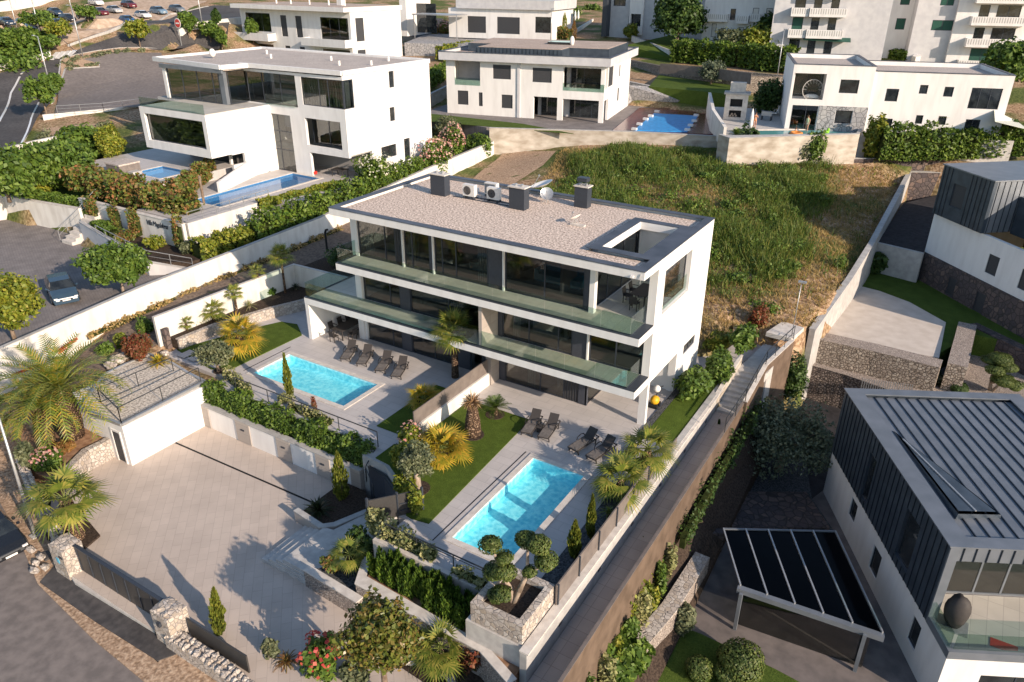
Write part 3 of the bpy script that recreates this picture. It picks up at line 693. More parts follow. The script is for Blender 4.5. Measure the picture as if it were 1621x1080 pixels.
V.part('side_window_reveal', MB().box(20.46,20.93,3.0,7.1,6.44,6.497), MATS['stone_coping'])
win(V,'y',7.55,9.6,2.0,2.655,X1,1,(8.6,),name='side_window'); win(V,'x',17.6,19.6,6.9,8.9,Y1,1,pane=facglass,name='back_window',recess=.1)
win(V,'x',2,4,6.9,8.4,Y1,1,name='back_window'); win(V,'x',8,10,6.9,8.4,Y1,1,name='back_window')
V.part('partition_wall', MB().box(10.88,11.1,.26,2.1,3.12,5.757), walltile); V.part('ground_partition_wall', MB().box(10.72,11.08,1.2,2.25,0,2.657), walltile)
V.part('terrace_back_wall', MB().box(17.3,20.45,8.0,8.25,6.22,9.378), white)
V.part('porch_back_wall', MB().box(17.25,20.45,6.5,6.7,0,2.658), white)
# interiors seen through the glass
for z in (0,3.12,6.22):
    V.part('interior_floor', MB().box(.4,17.15 if z != 3.12 else 20.4,2.35,7.5,z+.004,z+.03), interior)
    V.part('interior_wall', MB().box(.4,17.15 if z != 3.12 else 20.4,7.5,7.7,z+.03,z+2.5), intwall)
    for x in (4.2,10.9,14.6): V.part('interior_wall', MB().box(x,x+.15,3.2 if x != 10.9 else 2.4,7.5,z+.03,z+2.5), intwall)
sofa = MB().box(12.3,15.4,4.2,5.3,6.25,6.7).box(12.3,15.4,5.1,5.5,6.7,7.1).box(12.3,12.6,4.2,5.1,6.7,6.95); V.part('sofa', sofa, MATS['cyan_board'])
V.part('bed', MB().box(1.2,3.2,3.6,5.8,6.25,6.75).box(1.2,3.2,5.8,5.95,6.3,7.4), curtain); V.part('bed', MB().box(8,10,3.6,5.8,6.25,6.75), curtain)
V.part('sofa', MB().box(6,9,4.4,5.4,3.15,3.65).box(6,9,5.2,5.5,3.65,4.0), intwall); V.part('kitchen_island', MB().box(12.6,15,3.6,4.4,3.15,4.05), white)
for x0,x1,y,z0,z1 in ((.7,1.5,2.15,6.25,9.2),(4.4,4.9,2.15,6.25,9.2),(9.6,10.4,2.15,6.25,9.2),(7.6,8.4,2.3,3.15,5.6),(12.0,12.5,2.3,3.15,5.6),(13,13.6,2.4,.05,2.5)):
    m = MB(); n = int((x1-x0)/.08)
    for i in range(n): m.box(x0+i*.08,x0+i*.08+.06,y+.05*(i%2),y+.03+.05*(i%2),z0,z1)
    V.part('curtain', m, curtain)
# glass balustrades, one pane each
def balus(x0, y0, x1, y1, z, h=1.02, w=1.75):
    L = math.hypot(x1-x0,y1-y0); n = max(1,round(L/w)); d = ((x1-x0)/L,(y1-y0)/L)
    for i in range(n):
        a = i*L/n+.01; b = (i+1)*L/n-.01
        V.part('balustrade_pane', MB().bar((x0+d[0]*a,y0+d[1]*a,z+h/2),(x0+d[0]*b,y0+d[1]*b,z+h/2),.018,h), railglass)
balus(.2,.12,20.35,.12,6.25); balus(.2,.14,.2,1.8,6.25); balus(20.36,.14,20.36,1.9,6.25)
balus(-3.1,.12,10.86,.12,3.15); balus(11.12,.12,20.35,.12,3.15); balus(-3.1,.14,-3.1,4.85,3.15); balus(-3.08,4.86,-.05,4.86,3.15); balus(20.36,.14,20.36,1.95,3.15)
balus(20.75,3.05,20.75,7.05,6.5,.95,2.1)
# downlights and small fittings
V.part('rain_chain', MB().tube([(20.7,-.02,9.7),(20.72,-.06,9.4),(20.7,-.04,9.2)], .02, 5), steel)
V.part('camera', MB().box(20.2,20.35,-.15,0,9.45,9.55), plasticw)
# roof equipment: chimneys, AC units, dishes (each rests on the roof, a thing of its own)
def chimney(x, y, w, d, h, label):
    t = T('chimney', label, 'chimney', (x,y,9.66), 0, 'dark chimneys on the villa roof')
    t.part('shaft', MB().box(0,w,0,d,0,h), dark); t.part('cap', MB().box(-.06,w+.06,-.06,d+.06,h+.003,h+.07), coping)
    for i in range(2): t.part('flue', MB().tube([(w*(.3+.4*i),d/2,h+.07),(w*(.3+.4*i),d/2,h+.2)], .09, 8), steel)
    return t
chimney(3.05,6.35,1.15,.6,1.35,'dark box chimney nearest the left end of the gravel villa roof')
chimney(9.15,6.35,1.1,.62,1.35,'dark box chimney between the air conditioners and the satellite dish on the villa roof')
t = chimney(12.42,8.85,.9,.6,1.3,'dark chimney with a raised dark hat near the back edge of the villa roof')
t.part('hat', MB().box(.12,.78,.06,.54,1.62,1.86), dark); 
for (x,y) in ((.16,.1),(.7,.1),(.16,.46),(.7,.46)): t.part('hat_post', MB().box(x,x+.04,y,y+.04,1.37,1.62), dark)
def ac(x, y, label, back=False):
    t = T('air_conditioner', label, 'air conditioner', (x,y,9.66), 0, 'air conditioner units on the villa roof')
    t.part('casing', MB().box(0,.9,0,.36,.18,.92), acwhite)
    for q in (.06,.76): t.part('foot', MB().box(q,q+.08,-.04,.42,0,.177), dark)
    if back:
        m = MB()
        for i in range(9): m.box(.08+i*.085,.11+i*.085,-.02,-.003,.24,.86)
        t.part('back_grille', m, dark)
    else:
        m = MB()
        for rr in (.10,.18,.26):
            m.tube([(.36+rr*math.cos(a*.5236),-.012,.55+rr*math.sin(a*.5236)) for a in range(13)], .012, 4, False)
        t.part('fan_grille', m, loungec); t.part('fan', MB().tube([(.36,-.006,.55),(.36,-.001,.55)], [.29,.29], 16), MATS['grey_roller_shutter'])
    return t
ac(5.35,6.75,'left of the two air conditioners in the front row on the villa roof')
ac(7.1,6.95,'right of the two air conditioners in the front row on the villa roof')
ac(6.3,7.9,'left of the two air conditioners with dark grilles in the back roof row',True)
ac(8.1,8.1,'right of the two air conditioners with dark grilles in the back roof row',True)
solo('mounting_rails','dark mounting rails under the rooftop air conditioners on the villa gravel','rail',MB().box(4.6,9.0,6.68,6.74,9.663,9.72).box(5.4,9.1,7.2,7.26,9.663,9.72),dark,(4.6,6.7,9.66))
def dish(x, y, z, r, az, el, label, mast=1., mat=plasticw):
    t = T('satellite_dish', label, 'satellite dish', (x,y,z)); m = MB(); n = 20; b = []
    for j in range(5):
        q = r*j/4
        for i in range(n): a = 6.283*i/n; b.append((q*math.cos(a), q*math.sin(a), .28*q*q/r))
    m.v = b
    for j in range(4):
        for i in range(n): m.f.append((j*n+i,j*n+(i+1)%n,(j+1)*n+(i+1)%n,(j+1)*n+i))
    R = Matrix.Translation((0,0,mast)) @ Matrix.Rotation(az,4,'Z') @ Matrix.Rotation(math.pi/2-el,4,'Y')
    t.part('reflector', xf(m,R), mat, smooth=True)
    t.part('feed_arm', xf(MB().tube([(r*.9,0,.1),(0,0,r*.95)], .015, 5).box(-.05,.05,-.05,.05,r*.9,r*1.05),R), steel)
    s = MB().tube([(0,0,0),(0,0,mast)], .025, 6)
    for k in range(3): s.tube([(.35*math.cos(k*2.1),.35*math.sin(k*2.1),0),(0,0,.35)], .015, 5)
    t.part('stand', s, steel); return t
dish(10.5,8.75,9.66,.42,math.radians(-60),.6,'small tilted mesh satellite dish on a tripod beside the middle chimney',.55,steel)
dish(9.7,9.6,9.66,.75,math.radians(200),1.25,'large pale satellite dish lying nearly flat behind the middle chimney on the villa roof',.75)
dish(14.2,5.6,9.66,.40,math.radians(170),1.0,'white satellite dish on a concrete block in the open gravel near the roof light well',.35)
solo('ballast_block','pale concrete block under the satellite dish near the light well','block',MB().box(14.0,14.9,5.3,5.6,9.663,9.76),coping,(14.2,5.4,9.66))
solo('roof_vent','small white vent on gravel right of the first chimney','vent',MB().tube([(5.3,8.6,9.66),(5.3,8.6,9.9)],.1,8),plasticw,(5.3,8.6,9.66))

# ---------------------------------------------------------------- terraces, driveway, pools
pools = {1:(-2.55,5.15,-5.5,-2.45), 2:(17.2,20.2,-11.4,-4.1)}
ter = MB().grid('xy', -9.6,23.08,-13.2,12.2, -6,0, [(pools[1][0]+.0,pools[1][1],pools[1][2],pools[1][3]),(pools[2][0],pools[2][1],pools[2][2],pools[2][3]),
      (-9.7,14.2,-13.3,-7.7),(-9.7,-3.4,-7.8,-6.9),(-9.7,-3.2,5.6,12.3),(14.1,14.6,-13.3,-11.5)]); struct('terrace_paving', ter, terrace)
PADS.append(([(-9.6,-7.7),(14.2,-7.7),(14.2,-13.2),(23.1,-13.2),(23.1,12.2),(-3.2,12.2),(-3.2,5.6),(-9.6,5.6)], [0]*8, -5.6))
def ring(x0,x1,y0,y1,w,z0,z1): return MB().grid('xy',x0-w,x1+w,y0-w,y1+w,z0,z1,[(x0,x1,y0,y1)])
def pool(name, label, b, wz, depth, basin, wat, coppm=coping, cw=.32, z=0., steps=None):
    x0,x1,y0,y1 = b[0]+.01,b[1]-.01,b[2]+.01,b[3]-.01; t = T(name, label, 'pool', (x0,y0,z))
    m = MB().add([(x0,y0,z-depth),(x1,y0,z-depth),(x1,y1,z-depth),(x0,y1,z-depth),(x0,y0,z),(x1,y0,z),(x1,y1,z),(x0,y1,z)],[(0,1,2,3),(4,5,1,0),(5,6,2,1),(6,7,3,2),(7,4,0,3)])
    t.part('basin', m, basin, world=True); t.part('coping', ring(x0,x1,y0,y1,cw,z+.004,z+.045), coppm, world=True)
    if steps: 
        s = MB()
        for q in steps: s.box(*q)
        t.part('steps', s, basin, world=True)
    wm = MB().add([(x0+.01,y0+.01,z-wz),(x1-.01,y0+.01,z-wz),(x1-.01,y1-.01,z-wz),(x0+.01,y1-.01,z-wz)],[(0,1,2,3)])
    t.part('water', wm, wat, world=True); return t
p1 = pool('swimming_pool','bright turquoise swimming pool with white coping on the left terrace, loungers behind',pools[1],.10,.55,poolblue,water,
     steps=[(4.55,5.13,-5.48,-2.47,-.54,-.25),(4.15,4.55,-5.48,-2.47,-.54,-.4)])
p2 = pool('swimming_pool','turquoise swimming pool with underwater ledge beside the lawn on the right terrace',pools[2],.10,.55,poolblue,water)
solo('drain_slot','thin dark drain slot parallel to the right pool','drain',MB().box(16.55,16.6,-12.0,-3.8,.003,.012),black,(16.55,-8,0))
solo('drain_slot','thin dark drain slot at the left end of the left pool','drain',MB().box(-3.35,-3.3,-5.6,-1.6,.003,.012),black,(-3.3,-3,0))
for i,(y0,y1) in enumerate([(-12.3,-10.9),(-10.8,-9.6),(-9.45,-8.6),(-8.5,-8.0),(-7.9,-6.6),(-6.5,-5.9)]): pass
def lawnpad(name, poly, z=.0): return struct(name, MB().prism([(p[0],p[1],z+.05) for p in poly], z+.003, None), lawn)
lawnpad('lawn', [(-9.4,-6.0),(-7.9,-1.2),(-6.9,.9),(-5.6,1.2),(-4.0,.1),(-4.1,-5.9),(-5.2,-6.6)])
lawnpad('lawn', [(11.05,-6.6),(11.05,-1.0),(15.2,-1.0),(15.2,-1.5),(15.75,-11.2),(14.8,-11.35),(14.3,-7.5),(13.0,-7.4)])
struct('terrace_corner', MB().prism([(9.35,-7.7),(15.0,-7.7),(15.0,-11.6),(14.5,-11.45),(13.2,-9.9),(11.1,-8.75),(9.35,-8.6)],-6,-.004), MATS['concrete'])
lawnpad('lawn', [(11.05,-6.6),(13.0,-7.4),(14.3,-7.5),(14.8,-11.35),(14.5,-11.3),(13.2,-9.75),(11.2,-8.6),(10.2,-8.5),(10.2,-7.0)])
lawnpad('lawn', [(8.2,-6.1),(8.2,-.6),(10.6,-.6),(10.6,-6.1)])
lawnpad('lawn', [(21.3,1.2),(21.3,9.6),(22.95,9.6),(22.95,1.2)])
struct('pebble_strip', MB().box(20.92,21.27,1.2,10.6,.003,.06), blackgravel)
struct('dark_gravel_bed', MB().box(21.9,23.0,-12.2,-4.2,.003,.05), blackgravel)
for x,y,r in ((13.3,-4.0,.62),(13.2,-1.6,.55),(13.1,-6.6,.6),(13.7,-9.4,.62),(-5.8,-3.6,.6),(9.0,-2.9,.5),(-4.5,-6.5,.4)):
    struct('mulch_ring', MB().tube([(x,y,.052),(x,y,.075)], [r,r], 20), soil)
# stepping stones at the left lawn
for i in range(4):
    solo('stepping_stone','pale square stepping stone set in the left lawn','paving slab',MB().box(-8.6+i*.95,-7.9+i*.95,-6.6+i*.05,-5.6+i*.05,.055,.09),terrace,(-8.2+i*.95,-6.1,.05),group='stepping stones across the left lawn')
# divider between the terraces
t = T('divider_wall','low white wall carrying a grey translucent screen between the two terraces','wall',(10.8,-5.9,0))
t.part('wall', MB().box(10.68,10.98,-6.0,1.2,0,.85), white2, world=True); t.part('screen', MB().box(10.80,10.86,-6.0,1.2,.853,1.75), MATS['taupe_fence_panel'], world=True)
# right boundary: coping wall, taupe fence
t = T('boundary_fence','taupe panel fence on a pale coping along the right side of the pool','fence',(23.1,-13,0))
t.part('wall', MB().box(23.08,23.38,-15.2,12.2,-5.5,-.02), concrete, world=True); t.part('coping', MB().box(23.05,23.45,-15.2,12.2,-.017,.06), coping, world=True)
t.part('panel', MB().box(23.10,23.16,-12.5,-3.0,.063,1.1), fence_brown, world=True); t.part('panel', MB().box(23.10,23.16,-2.7,1.0,.063,.5), fence_brown, world=True)
for i in range(6): t.part('post', MB().box(23.165,23.22,-12.45+1.87*i,-12.38+1.87*i,.063,1.12), dark, world=True)
# driveway court
D = -2.5
struct('driveway_court', MB().prism([(-6.6,-16.6,D),(-6.4,-14.6,D),(-5.4,-13.7,D),(-3.6,-13.7,D),(-3.6,-8.8,D),(9.6,-8.8,D),(14.2,-10.2,D),(23.2,-14.2,D),(23.2,-20.9,D),(10.,-20.6,D),(1.6,-20.6,D),(-1.9,-19.6,D)], -6, None), drive)
PADS.append(([(-6.9,-16.9),(-6.8,-14.2),(-5.6,-13.2),(-3.6,-13.2),(-3.6,-7.7),(14.2,-7.7),(23.2,-13.2),(23.2,-20.9),(10.,-20.6),(1.6,-20.6),(-1.9,-19.6)], [D]*11, -5.6))
solo('slot_drain','long dark slot drain crossing the driveway court','drain',MB().bar((-3.55,-11.0,D+.006),(7.7,-10.75,D+.006),.11,.012),black,(-3.5,-11,D))
# panelled retaining wall with hedge bed behind
t = T('retaining_wall','retaining wall of alternating white and taupe panels below the clipped hedge','wall',(-3.6,-8.8,D))
segs = [-3.6,-3.0,-.55,.65,2.9,4.0,6.0,7.05,8.6,9.3]
for i in range(9):
    t.part('panel' if i%2 else 'pilaster', MB().box(segs[i],segs[i+1],-8.8 if i%2 else -8.86,-8.55,D,-1.0), white if i%2 else walltile, world=True)
    if i%2 == 0 and 0 < i < 8: t.part('wall_light', MB().box((segs[i]+segs[i+1])/2-.14,(segs[i]+segs[i+1])/2+.14,-8.9,-8.862,-1.6,-1.5), dark, world=True)
t.part('coping', MB().box(-3.6,9.3,-8.88,-8.5,-.997,-.93), MATS['concrete'], world=True)
struct('hedge_bed', MB().box(-3.6,9.3,-8.5,-7.7,-6,-1.02), soil)
hedge('clipped_hedge','dense mid green hedge above the white and taupe panelled wall',[(-3.4,-8.1,-1.0),(9.4,-8.1,-1.0)],.85,1.15,L_green,dens=210,size=.13,rough=.16)
struct('walkway', MB().box(-3.4,9.6,-7.7,-6.9,-6,-.04), terrace)
solo('retaining_kerb','pale kerb wall between the hedge and the terrace walkway','wall',MB().box(-3.5,9.6,-7.82,-7.70,-1.2,.12),concrete,(-3,-7.8,0))
railing('railing','black handrail above the hedge in front of the left pool',[(-1.6,-7.6,0),(9.6,-7.6,0)],.95,2.6,(1.,))
shrub((1.9,-6.95,0),(.55,.3,.3),L_var,'creeping_plant','low variegated plant by the foot of the slim cypress at the left pool','plant',400,.1,5)
hedge('creeper','variegated creeper spilling over the kerb in front of the left pool',[(2.6,-7.25,0),(5.9,-7.35,0)],.4,.4,L_var,dens=150,size=.1,rough=.25,cat='creeper')
hedge('creeper','variegated creeper hanging beside the garage roof and left end of the railing',[(-3.4,-6.7,0),(-.6,-7.5,0)],.5,.55,L_var,dens=150,size=.1,rough=.25,cat='creeper')

# ---------------------------------------------------------------- steps and front planters
t = T('entrance_steps','pale stone steps and landing climbing from the driveway towards the dark garden gate','steps',(9,-15,D))
t.part('step', MB().prism([(8.7,-15.25),(11.9,-15.25),(11.9,-12.3),(8.7,-12.3)],D+.003,-2.33), stepm, world=True)
t.part('step', MB().prism([(9.15,-15.2),(11.9,-15.2),(11.9,-12.3),(9.15,-12.3)],-2.327,-2.16), stepm, world=True)
t.part('step', MB().prism([(9.6,-15.15),(11.9,-15.15),(11.9,-12.3),(9.6,-12.3)],-2.157,-2.0), stepm, world=True)
t.part('landing', MB().prism([(10.05,-15.1),(12.2,-15.1),(14.0,-13.25),(14.0,-9.9),(11.3,-9.9),(10.6,-12.3),(10.05,-12.4)],-4,-1.85), stepm, world=True)
for i in range(8): t.part('riser', MB().prism([(12.2+.2*i,-12.9+.12*i),(14.1,-13.0+.02*i),(14.1,-10.9),(12.2+.2*i,-10.9)],-1.847+.2*i if i else -2.2,-1.65+.2*i if i<7 else -.05), stepm, world=True)
garden_wall('dark_panel_wall','dark panelled retaining wall in the shade below the yellow green bushes',[(9.9,-8.75),(11.15,-8.95),(13.2,-10.05),(14.4,-11.5)],.08,2.0,darkpanel,railm,z=-2.5)
garden_wall('planter_wall','low curved pale planter wall around the dark agave beside the steps',[(7.9,-12.2),(9.9,-12.45),(10.4,-12.0),(11.25,-9.9)],.25,.65,walltile,concrete,z=D)
struct('planter_soil', MB().prism([(8.0,-12.2),(9.9,-12.3),(11.1,-9.9),(9.6,-8.9),(8.0,-8.9)],-4,-2.1), soil)
rosette((8.75,-11.5,-2.1),1.05,'dark spiky agave in the planter at the end of the slot drain',L_agave,'agave',90,3,.1,.09,.35,-.1,1.4)
cypress((9.0,-10.0,-2.1),2.9,.42,'yellow green cypress standing against the panelled wall by the agave',2)
railing('railing','black railing turning around the corner between the clipped hedge and the cypress',[(9.7,-8.0,-.9),(9.9,-9.0,-1.3),(10.9,-9.6,-1.8)],.95,1.2)
garden_wall('textured_wall','ribbed stone faced wall topped with pale coping beside the steps',[(11.7,-15.15),(15.1,-15.35)],.35,.95,rubblefine,coping,z=D)
garden_wall('textured_wall','long stone faced retaining wall below the upright dark green hedge',[(14.0,-13.55),(14.7,-14.8),(21.3,-15.05),(23.1,-15.75)],.35,1.45,rubblefine,coping,z=D)
struct('planting_bed', MB().prism([(11.8,-15.0),(14.7,-15.1),(14.55,-13.2),(13.4,-12.9)],-4,-1.72), blackgravel)
struct('planting_bed', MB().prism([(14.3,-13.2),(14.85,-14.65),(21.3,-14.9),(23.0,-15.6),(23.0,-13.25)],-4,-1.12), redsoil)
plume_hedge('upright_hedge','dark green upright feathery hedge below the pool terrace railing',[(14.9,-13.8,-1.1),(20.4,-14.25,-1.1)],.95,1.25,L_cyp2,150)
fan_palm((13.3,-14.0,-1.7),.9,'small fan palm in the corner bed beside the ribbed wall',.75,L_palm,.08,n=18,seed=4)
shrub((13.2,-13.3,-1.7),(.8,.6,.9),L_dark,'bush','dark rounded bush behind the small fan palm near the steps',seed=5)
shrub((12.6,-14.5,-1.7),(.55,.4,.45),L_mix,'bush','low orange tinted bush on the ribbed wall by the steps',n=700,seed=6)
railing('railing','black metal railing along the front edge of the right pool terrace',[(14.6,-13.1,0),(20.5,-13.1,0)],.95,1.9,(1.,.85))
solo('terrace_kerb','pale kerb along the front edge of the right pool terrace','kerb',MB().box(14.3,20.6,-13.42,-13.2,-1.5,.06),coping,(14.3,-13.3,0))
hedge('creeper','variegated climbing shrub on the right terrace railing',[(14.5,-12.9,0),(17.4,-13.0,0)],.5,.7,L_var,dens=160,size=.12,rough=.35,cat='creeper')
hedge('creeper','thin variegated climber at the end of the terrace railing beside the rough stone planter',[(18.6,-13.1,-.2),(20.2,-13.2,-.2)],.4,.6,L_var,dens=150,size=.12,rough=.35,cat='creeper')
# garden gate
t = T('garden_gate','dark panelled garden gate standing ajar at the top of the steps','gate',(14.2,-11.6,0))
t.part('leaf', MB().bar((13.35,-12.5,.6),(14.15,-11.5,.6),.06,1.25), MATS['dark_gate_metal'], world=True); t.part('leaf', MB().bar((14.2,-11.45,.6),(14.85,-10.6,.6),.06,1.25), MATS['dark_gate_metal'], world=True)
for p in ((13.3,-12.55),(14.17,-11.48),(14.9,-10.55)): t.part('post', MB().box(p[0]-.05,p[0]+.05,p[1]-.05,p[1]+.05,-.1,1.35), dark, world=True)
for k in (.3,.7): t.part('batten', MB().bar((14.28,-11.42,k),(14.83,-10.68,k),.09,.04), dark, world=True)
railing('railing','dark railing on the edge of the lawn above the entrance steps',[(11.2,-7.9,0),(13.2,-9.8,0),(14.8,-10.5,0)],.95,1.5)
shrub((12.2,-8.2,0),(1.0,.8,.85),L_yel,'bush','yellow green bush at the front corner of the right lawn below the olive tree',n=1800,size=.15,seed=8)
shrub((11.4,-7.0,0),(.7,.8,.9),L_yel,'bush','yellow green bush with pinkish tips by the low white dividing wall',n=1500,size=.15,seed=9,flowers=L_flow,nf=40)
shrub((13.4,-9.9,-.2),(.9,.6,.6),L_yel,'bush','bright yellow green bush hanging over the dark steps beside the garden gate',n=1500,size=.15,seed=10)
shrub((14.9,-11.0,0),(.35,.35,.85),L_yel,'bush','narrow bright yellow bush at the garden gate post',n=700,size=.12,seed=11)
shrub((13.7,-12.5,-.6),(.5,.5,.9),L_var,'bush','variegated bush in front of the open garden gate leaf',n=900,size=.13,seed=12)
# rough stone planter with the cloud tree
struct('planter_base', MB().box(20.45,23.07,-14.98,-13.22,-4,-.02), stepm)
t = T('stone_planter','square planter of rough pale stones holding the topiary cloud tree at the pool corner','planter',(20.7,-14.8,0))
t.part('wall', MB().grid('xy',20.65,23.0,-14.9,-12.35,.0,.95,[(20.95,22.7,-14.6,-12.65)]), MATS['pale_rubble_masonry'], world=True)
t.part('soil', MB().box(20.95,22.7,-14.6,-12.65,.05,.7), soil, world=True)
cloud_tree((21.9,-13.8,.7),[(-0.55,-0.35,0.35,0.37,0.23),(-0.85,0.00,1.15,0.46,0.30),(-0.30,-0.10,1.50,0.44,0.28),(-0.90,-0.15,2.60,0.44,0.28),(-0.45,0.10,1.95,0.37,0.20),(-0.20,-0.45,0.75,0.40,0.23),(0.55,0.35,1.55,0.30,0.23),(1.10,0.60,2.15,0.44,0.31),(0.15,0.70,2.70,0.44,0.26),(0.75,0.60,2.80,0.48,0.33)],
  'topiary cloud tree with round clipped pads in the rough stone planter by the pool',
  [[(0,0,-.1),(-.15,.1,.5),(-.55,0,1.2),(-.85,-.1,2.4)],[(0,0,-.1),(.25,.2,.7),(.4,.4,1.5),(.3,.6,2.6)],[(.35,.35,1.3),(.75,.5,1.7),(1.0,.6,2.1)],[(-.4,.05,1.0),(-.3,-.05,1.4)],[(.2,.1,.6),(.5,.35,1.4)]],dens=1000)
rosette(tuple(W(795,1030,-1.5)),.85,'spiky straw coloured yucca below the rough stone planter',L_var,'yucca',50,1,.1,.05,.5)
shrub(tuple(W(822,1045,-1.6)),(.45,.4,.4),L_yel,'bush','small yellow green bush below the stone planter beside the corridor wall',n=700,seed=14)

# ---------------------------------------------------------------- street side
SZ = -2.8
def poly(px, z): return [tuple(W(a,b,z))[:2] for a,b in px]
struct('front_bed', MB().prism([tuple(p) for p in poly([(612,1042),(640,1000),(650,960),(700,975),(790,1015),(855,1047),(830,1085),(800,1130),(700,1100)],D)],-4,D+.05), soil)
struct('gate_threshold', MB().prism([(1.7,-20.6),(9.0,-20.6)]+poly([(262,1010),(118,922)],-2.58),-4,-2.58), stepm)
solo('slot_drain','short dark slot drain in front of the sliding gate','drain',MB().bar(tuple(W(124,912,-2.57)),tuple(W(262,994,-2.57)),.1,.012),black,(5,-21,-2.55))
t = T('sliding_gate','long dark sheet metal sliding gate between the two stone gate pillars','gate',(2.2,-20.1,D))
t.part('leaf', MB().box(2.0,8.7,-20.18,-20.10,D+.06,D+1.45), gatem, world=True)
for i in range(8): t.part('stiffener', MB().box(2.1+i*.92,2.16+i*.92,-20.215,-20.183,D+.1,D+1.4), dark, world=True)
t.part('top_rail', MB().box(1.95,8.75,-20.22,-20.06,D+1.453,D+1.52), dark, world=True)
t = T('sliding_gate','dark continuation of the gate behind the lower stone wall beside the small cypress','gate',(9.6,-20.1,D))
t.part('leaf', MB().box(9.7,13.3,-20.0,-19.93,D+.06,D+1.0), gatem, world=True)
for i in range(4): t.part('stiffener', MB().box(9.9+i*.9,9.96+i*.9,-19.93,-19.9,D+.1,D+.95), dark, world=True)
def rough_wall(name, label, pts, w, zt, zb, seed=1, mat=None):
    """stone wall with an uneven top of separate stones"""
    g = random.Random(seed); t = T(name, label, 'wall', (pts[0][0],pts[0][1],zb)); m = MB()
    zts = zt if hasattr(zt,'__len__') else [zt]*len(pts)
    m.wall([(p[0],p[1],zb) for p in pts], w, 0, zt=[z-.12 for z in zts]); t.part('wall', m, mat or rubble, world=True)
    s = MB()
    for i in range(len(pts)-1):
        a, b = Vector(pts[i][:2]), Vector(pts[i+1][:2]); L = (b-a).length; d = (b-a)/L; k = 0
        while k < L-.15:
            l = g.uniform(.22,.42); p = a+d*(k+l/2); z = zts[i]+(zts[i+1]-zts[i])*k/L
            for sd in (-1,1):
                q = p+Vector((-d.y,d.x))*sd*w*.25
                s.blob((q.x,q.y,z-.14),(l*.56,w*.30,g.uniform(.10,.19)),7,5,.25,g.randrange(999))
            k += l*.95
    t.part('cap_stones', s, mat or rubble, world=True); return t
pl = [tuple(W(a,b,-1.5))[:2] for a,b in ((118,880),(85,832),(58,790),(35,735))]
rough_wall('stone_wall','rough pale stone wall running up the street from the left gate pillar',pl,.45,[-1.5,-1.35,-1.2,-1.0],-3.4,2)
rough_wall('stone_wall','rough pale stone wall running along the street from the right gate pillar',[(9.1,-20.5),(12.6,-20.5),(15.6,-20.75),(19.0,-21.5),(24,-23)],.6,[-1.95,-2.0,-2.1,-2.2,-2.3],-4.5,3)
for i,(x,y,lb) in enumerate(((1.35,-20.25,'stone gate pillar with a small blue number plate, left of the sliding gate'),(8.95,-20.25,'stone gate pillar with a black wall lamp, right of the sliding gate'))):
    t = T('gate_pillar',lb,'pillar',(x,y,-3.2)); t.part('shaft', MB().box(x-.55,x+.55,y-.48,y+.48,-3.2,-1.05), rubble, world=True)
    t.part('cap', MB().blob((x-.2,y,-1.02),(.42,.5,.12),9,5,.2,i).blob((x+.25,y,-1.04),(.38,.48,.12),9,5,.2,i+4), rubble, world=True)
    if i == 0:
        t.part('number_plate', MB().box(x-.1,x+.1,y-.505,y-.483,-1.9,-1.6), MATS['cyan_board'], world=True); t.part('mailbox', MB().box(x+.2,x+.5,y-.51,y-.483,-1.5,-1.38), dark, world=True)
    else: t.part('wall_lamp', MB().box(x-.1,x+.1,y-.6,y-.483,-1.6,-1.4), dark, world=True)
struct('street', MB().prism([tuple(p) for p in poly([(-300,560),(-60,700),(30,830),(60,900),(200,1040),(300,1110),(400,1300),(-300,1300)],SZ)],-8,SZ), asphaltlt)
struct('verge', MB().prism([p+(SZ+.04,) for p in poly([(-60,690),(20,660),(45,745),(100,860),(120,930),(250,1050),(300,1000),(420,1060),(600,1120),(560,1300),(330,1300),(265,1110),(150,1015),(60,925),(22,835)],SZ)],-8,None), gravels)
struct('apron', MB().prism([p+(SZ+.08,) for p in poly([(64,924),(95,888),(122,917),(263,998),(300,1030),(250,1048),(150,985)],SZ)],-8,None), asphalt)
PADS.append((poly([(-300,560),(20,660),(45,745),(100,860),(122,917),(263,998),(300,1010),(600,1120),(600,1300),(-300,1300)],SZ),[SZ]*10,-6))
for i,(a,b) in enumerate([(205,870),(200,905),(228,880),(242,900),(60,890),(70,905),(52,880),(232,1010),(250,1002),(75,870)]):
    if 20 < a < 260 and i in (4,5,6,9): pass
rocks = [(58,893),(66,884),(72,900),(55,905),(50,872)]
for i,(a,b) in enumerate(rocks):
    p = W(a,b,SZ+.06); solo('rock','rough pale rock in the little heap below the street lamp','rock',MB().blob((p.x,p.y,p.z+.08),(.22+.03*i,.17,.14),8,6,.25,i),rubble,tuple(p),group='rocks heaped below the street lamp')
p = W(74,881,SZ+.05); solo('manhole_box','small dark square chamber lid on the verge by the stone wall','manhole',MB().box(p.x-.3,p.x+.3,p.y-.22,p.y+.22,SZ,SZ+.14),asphalt,tuple(p))
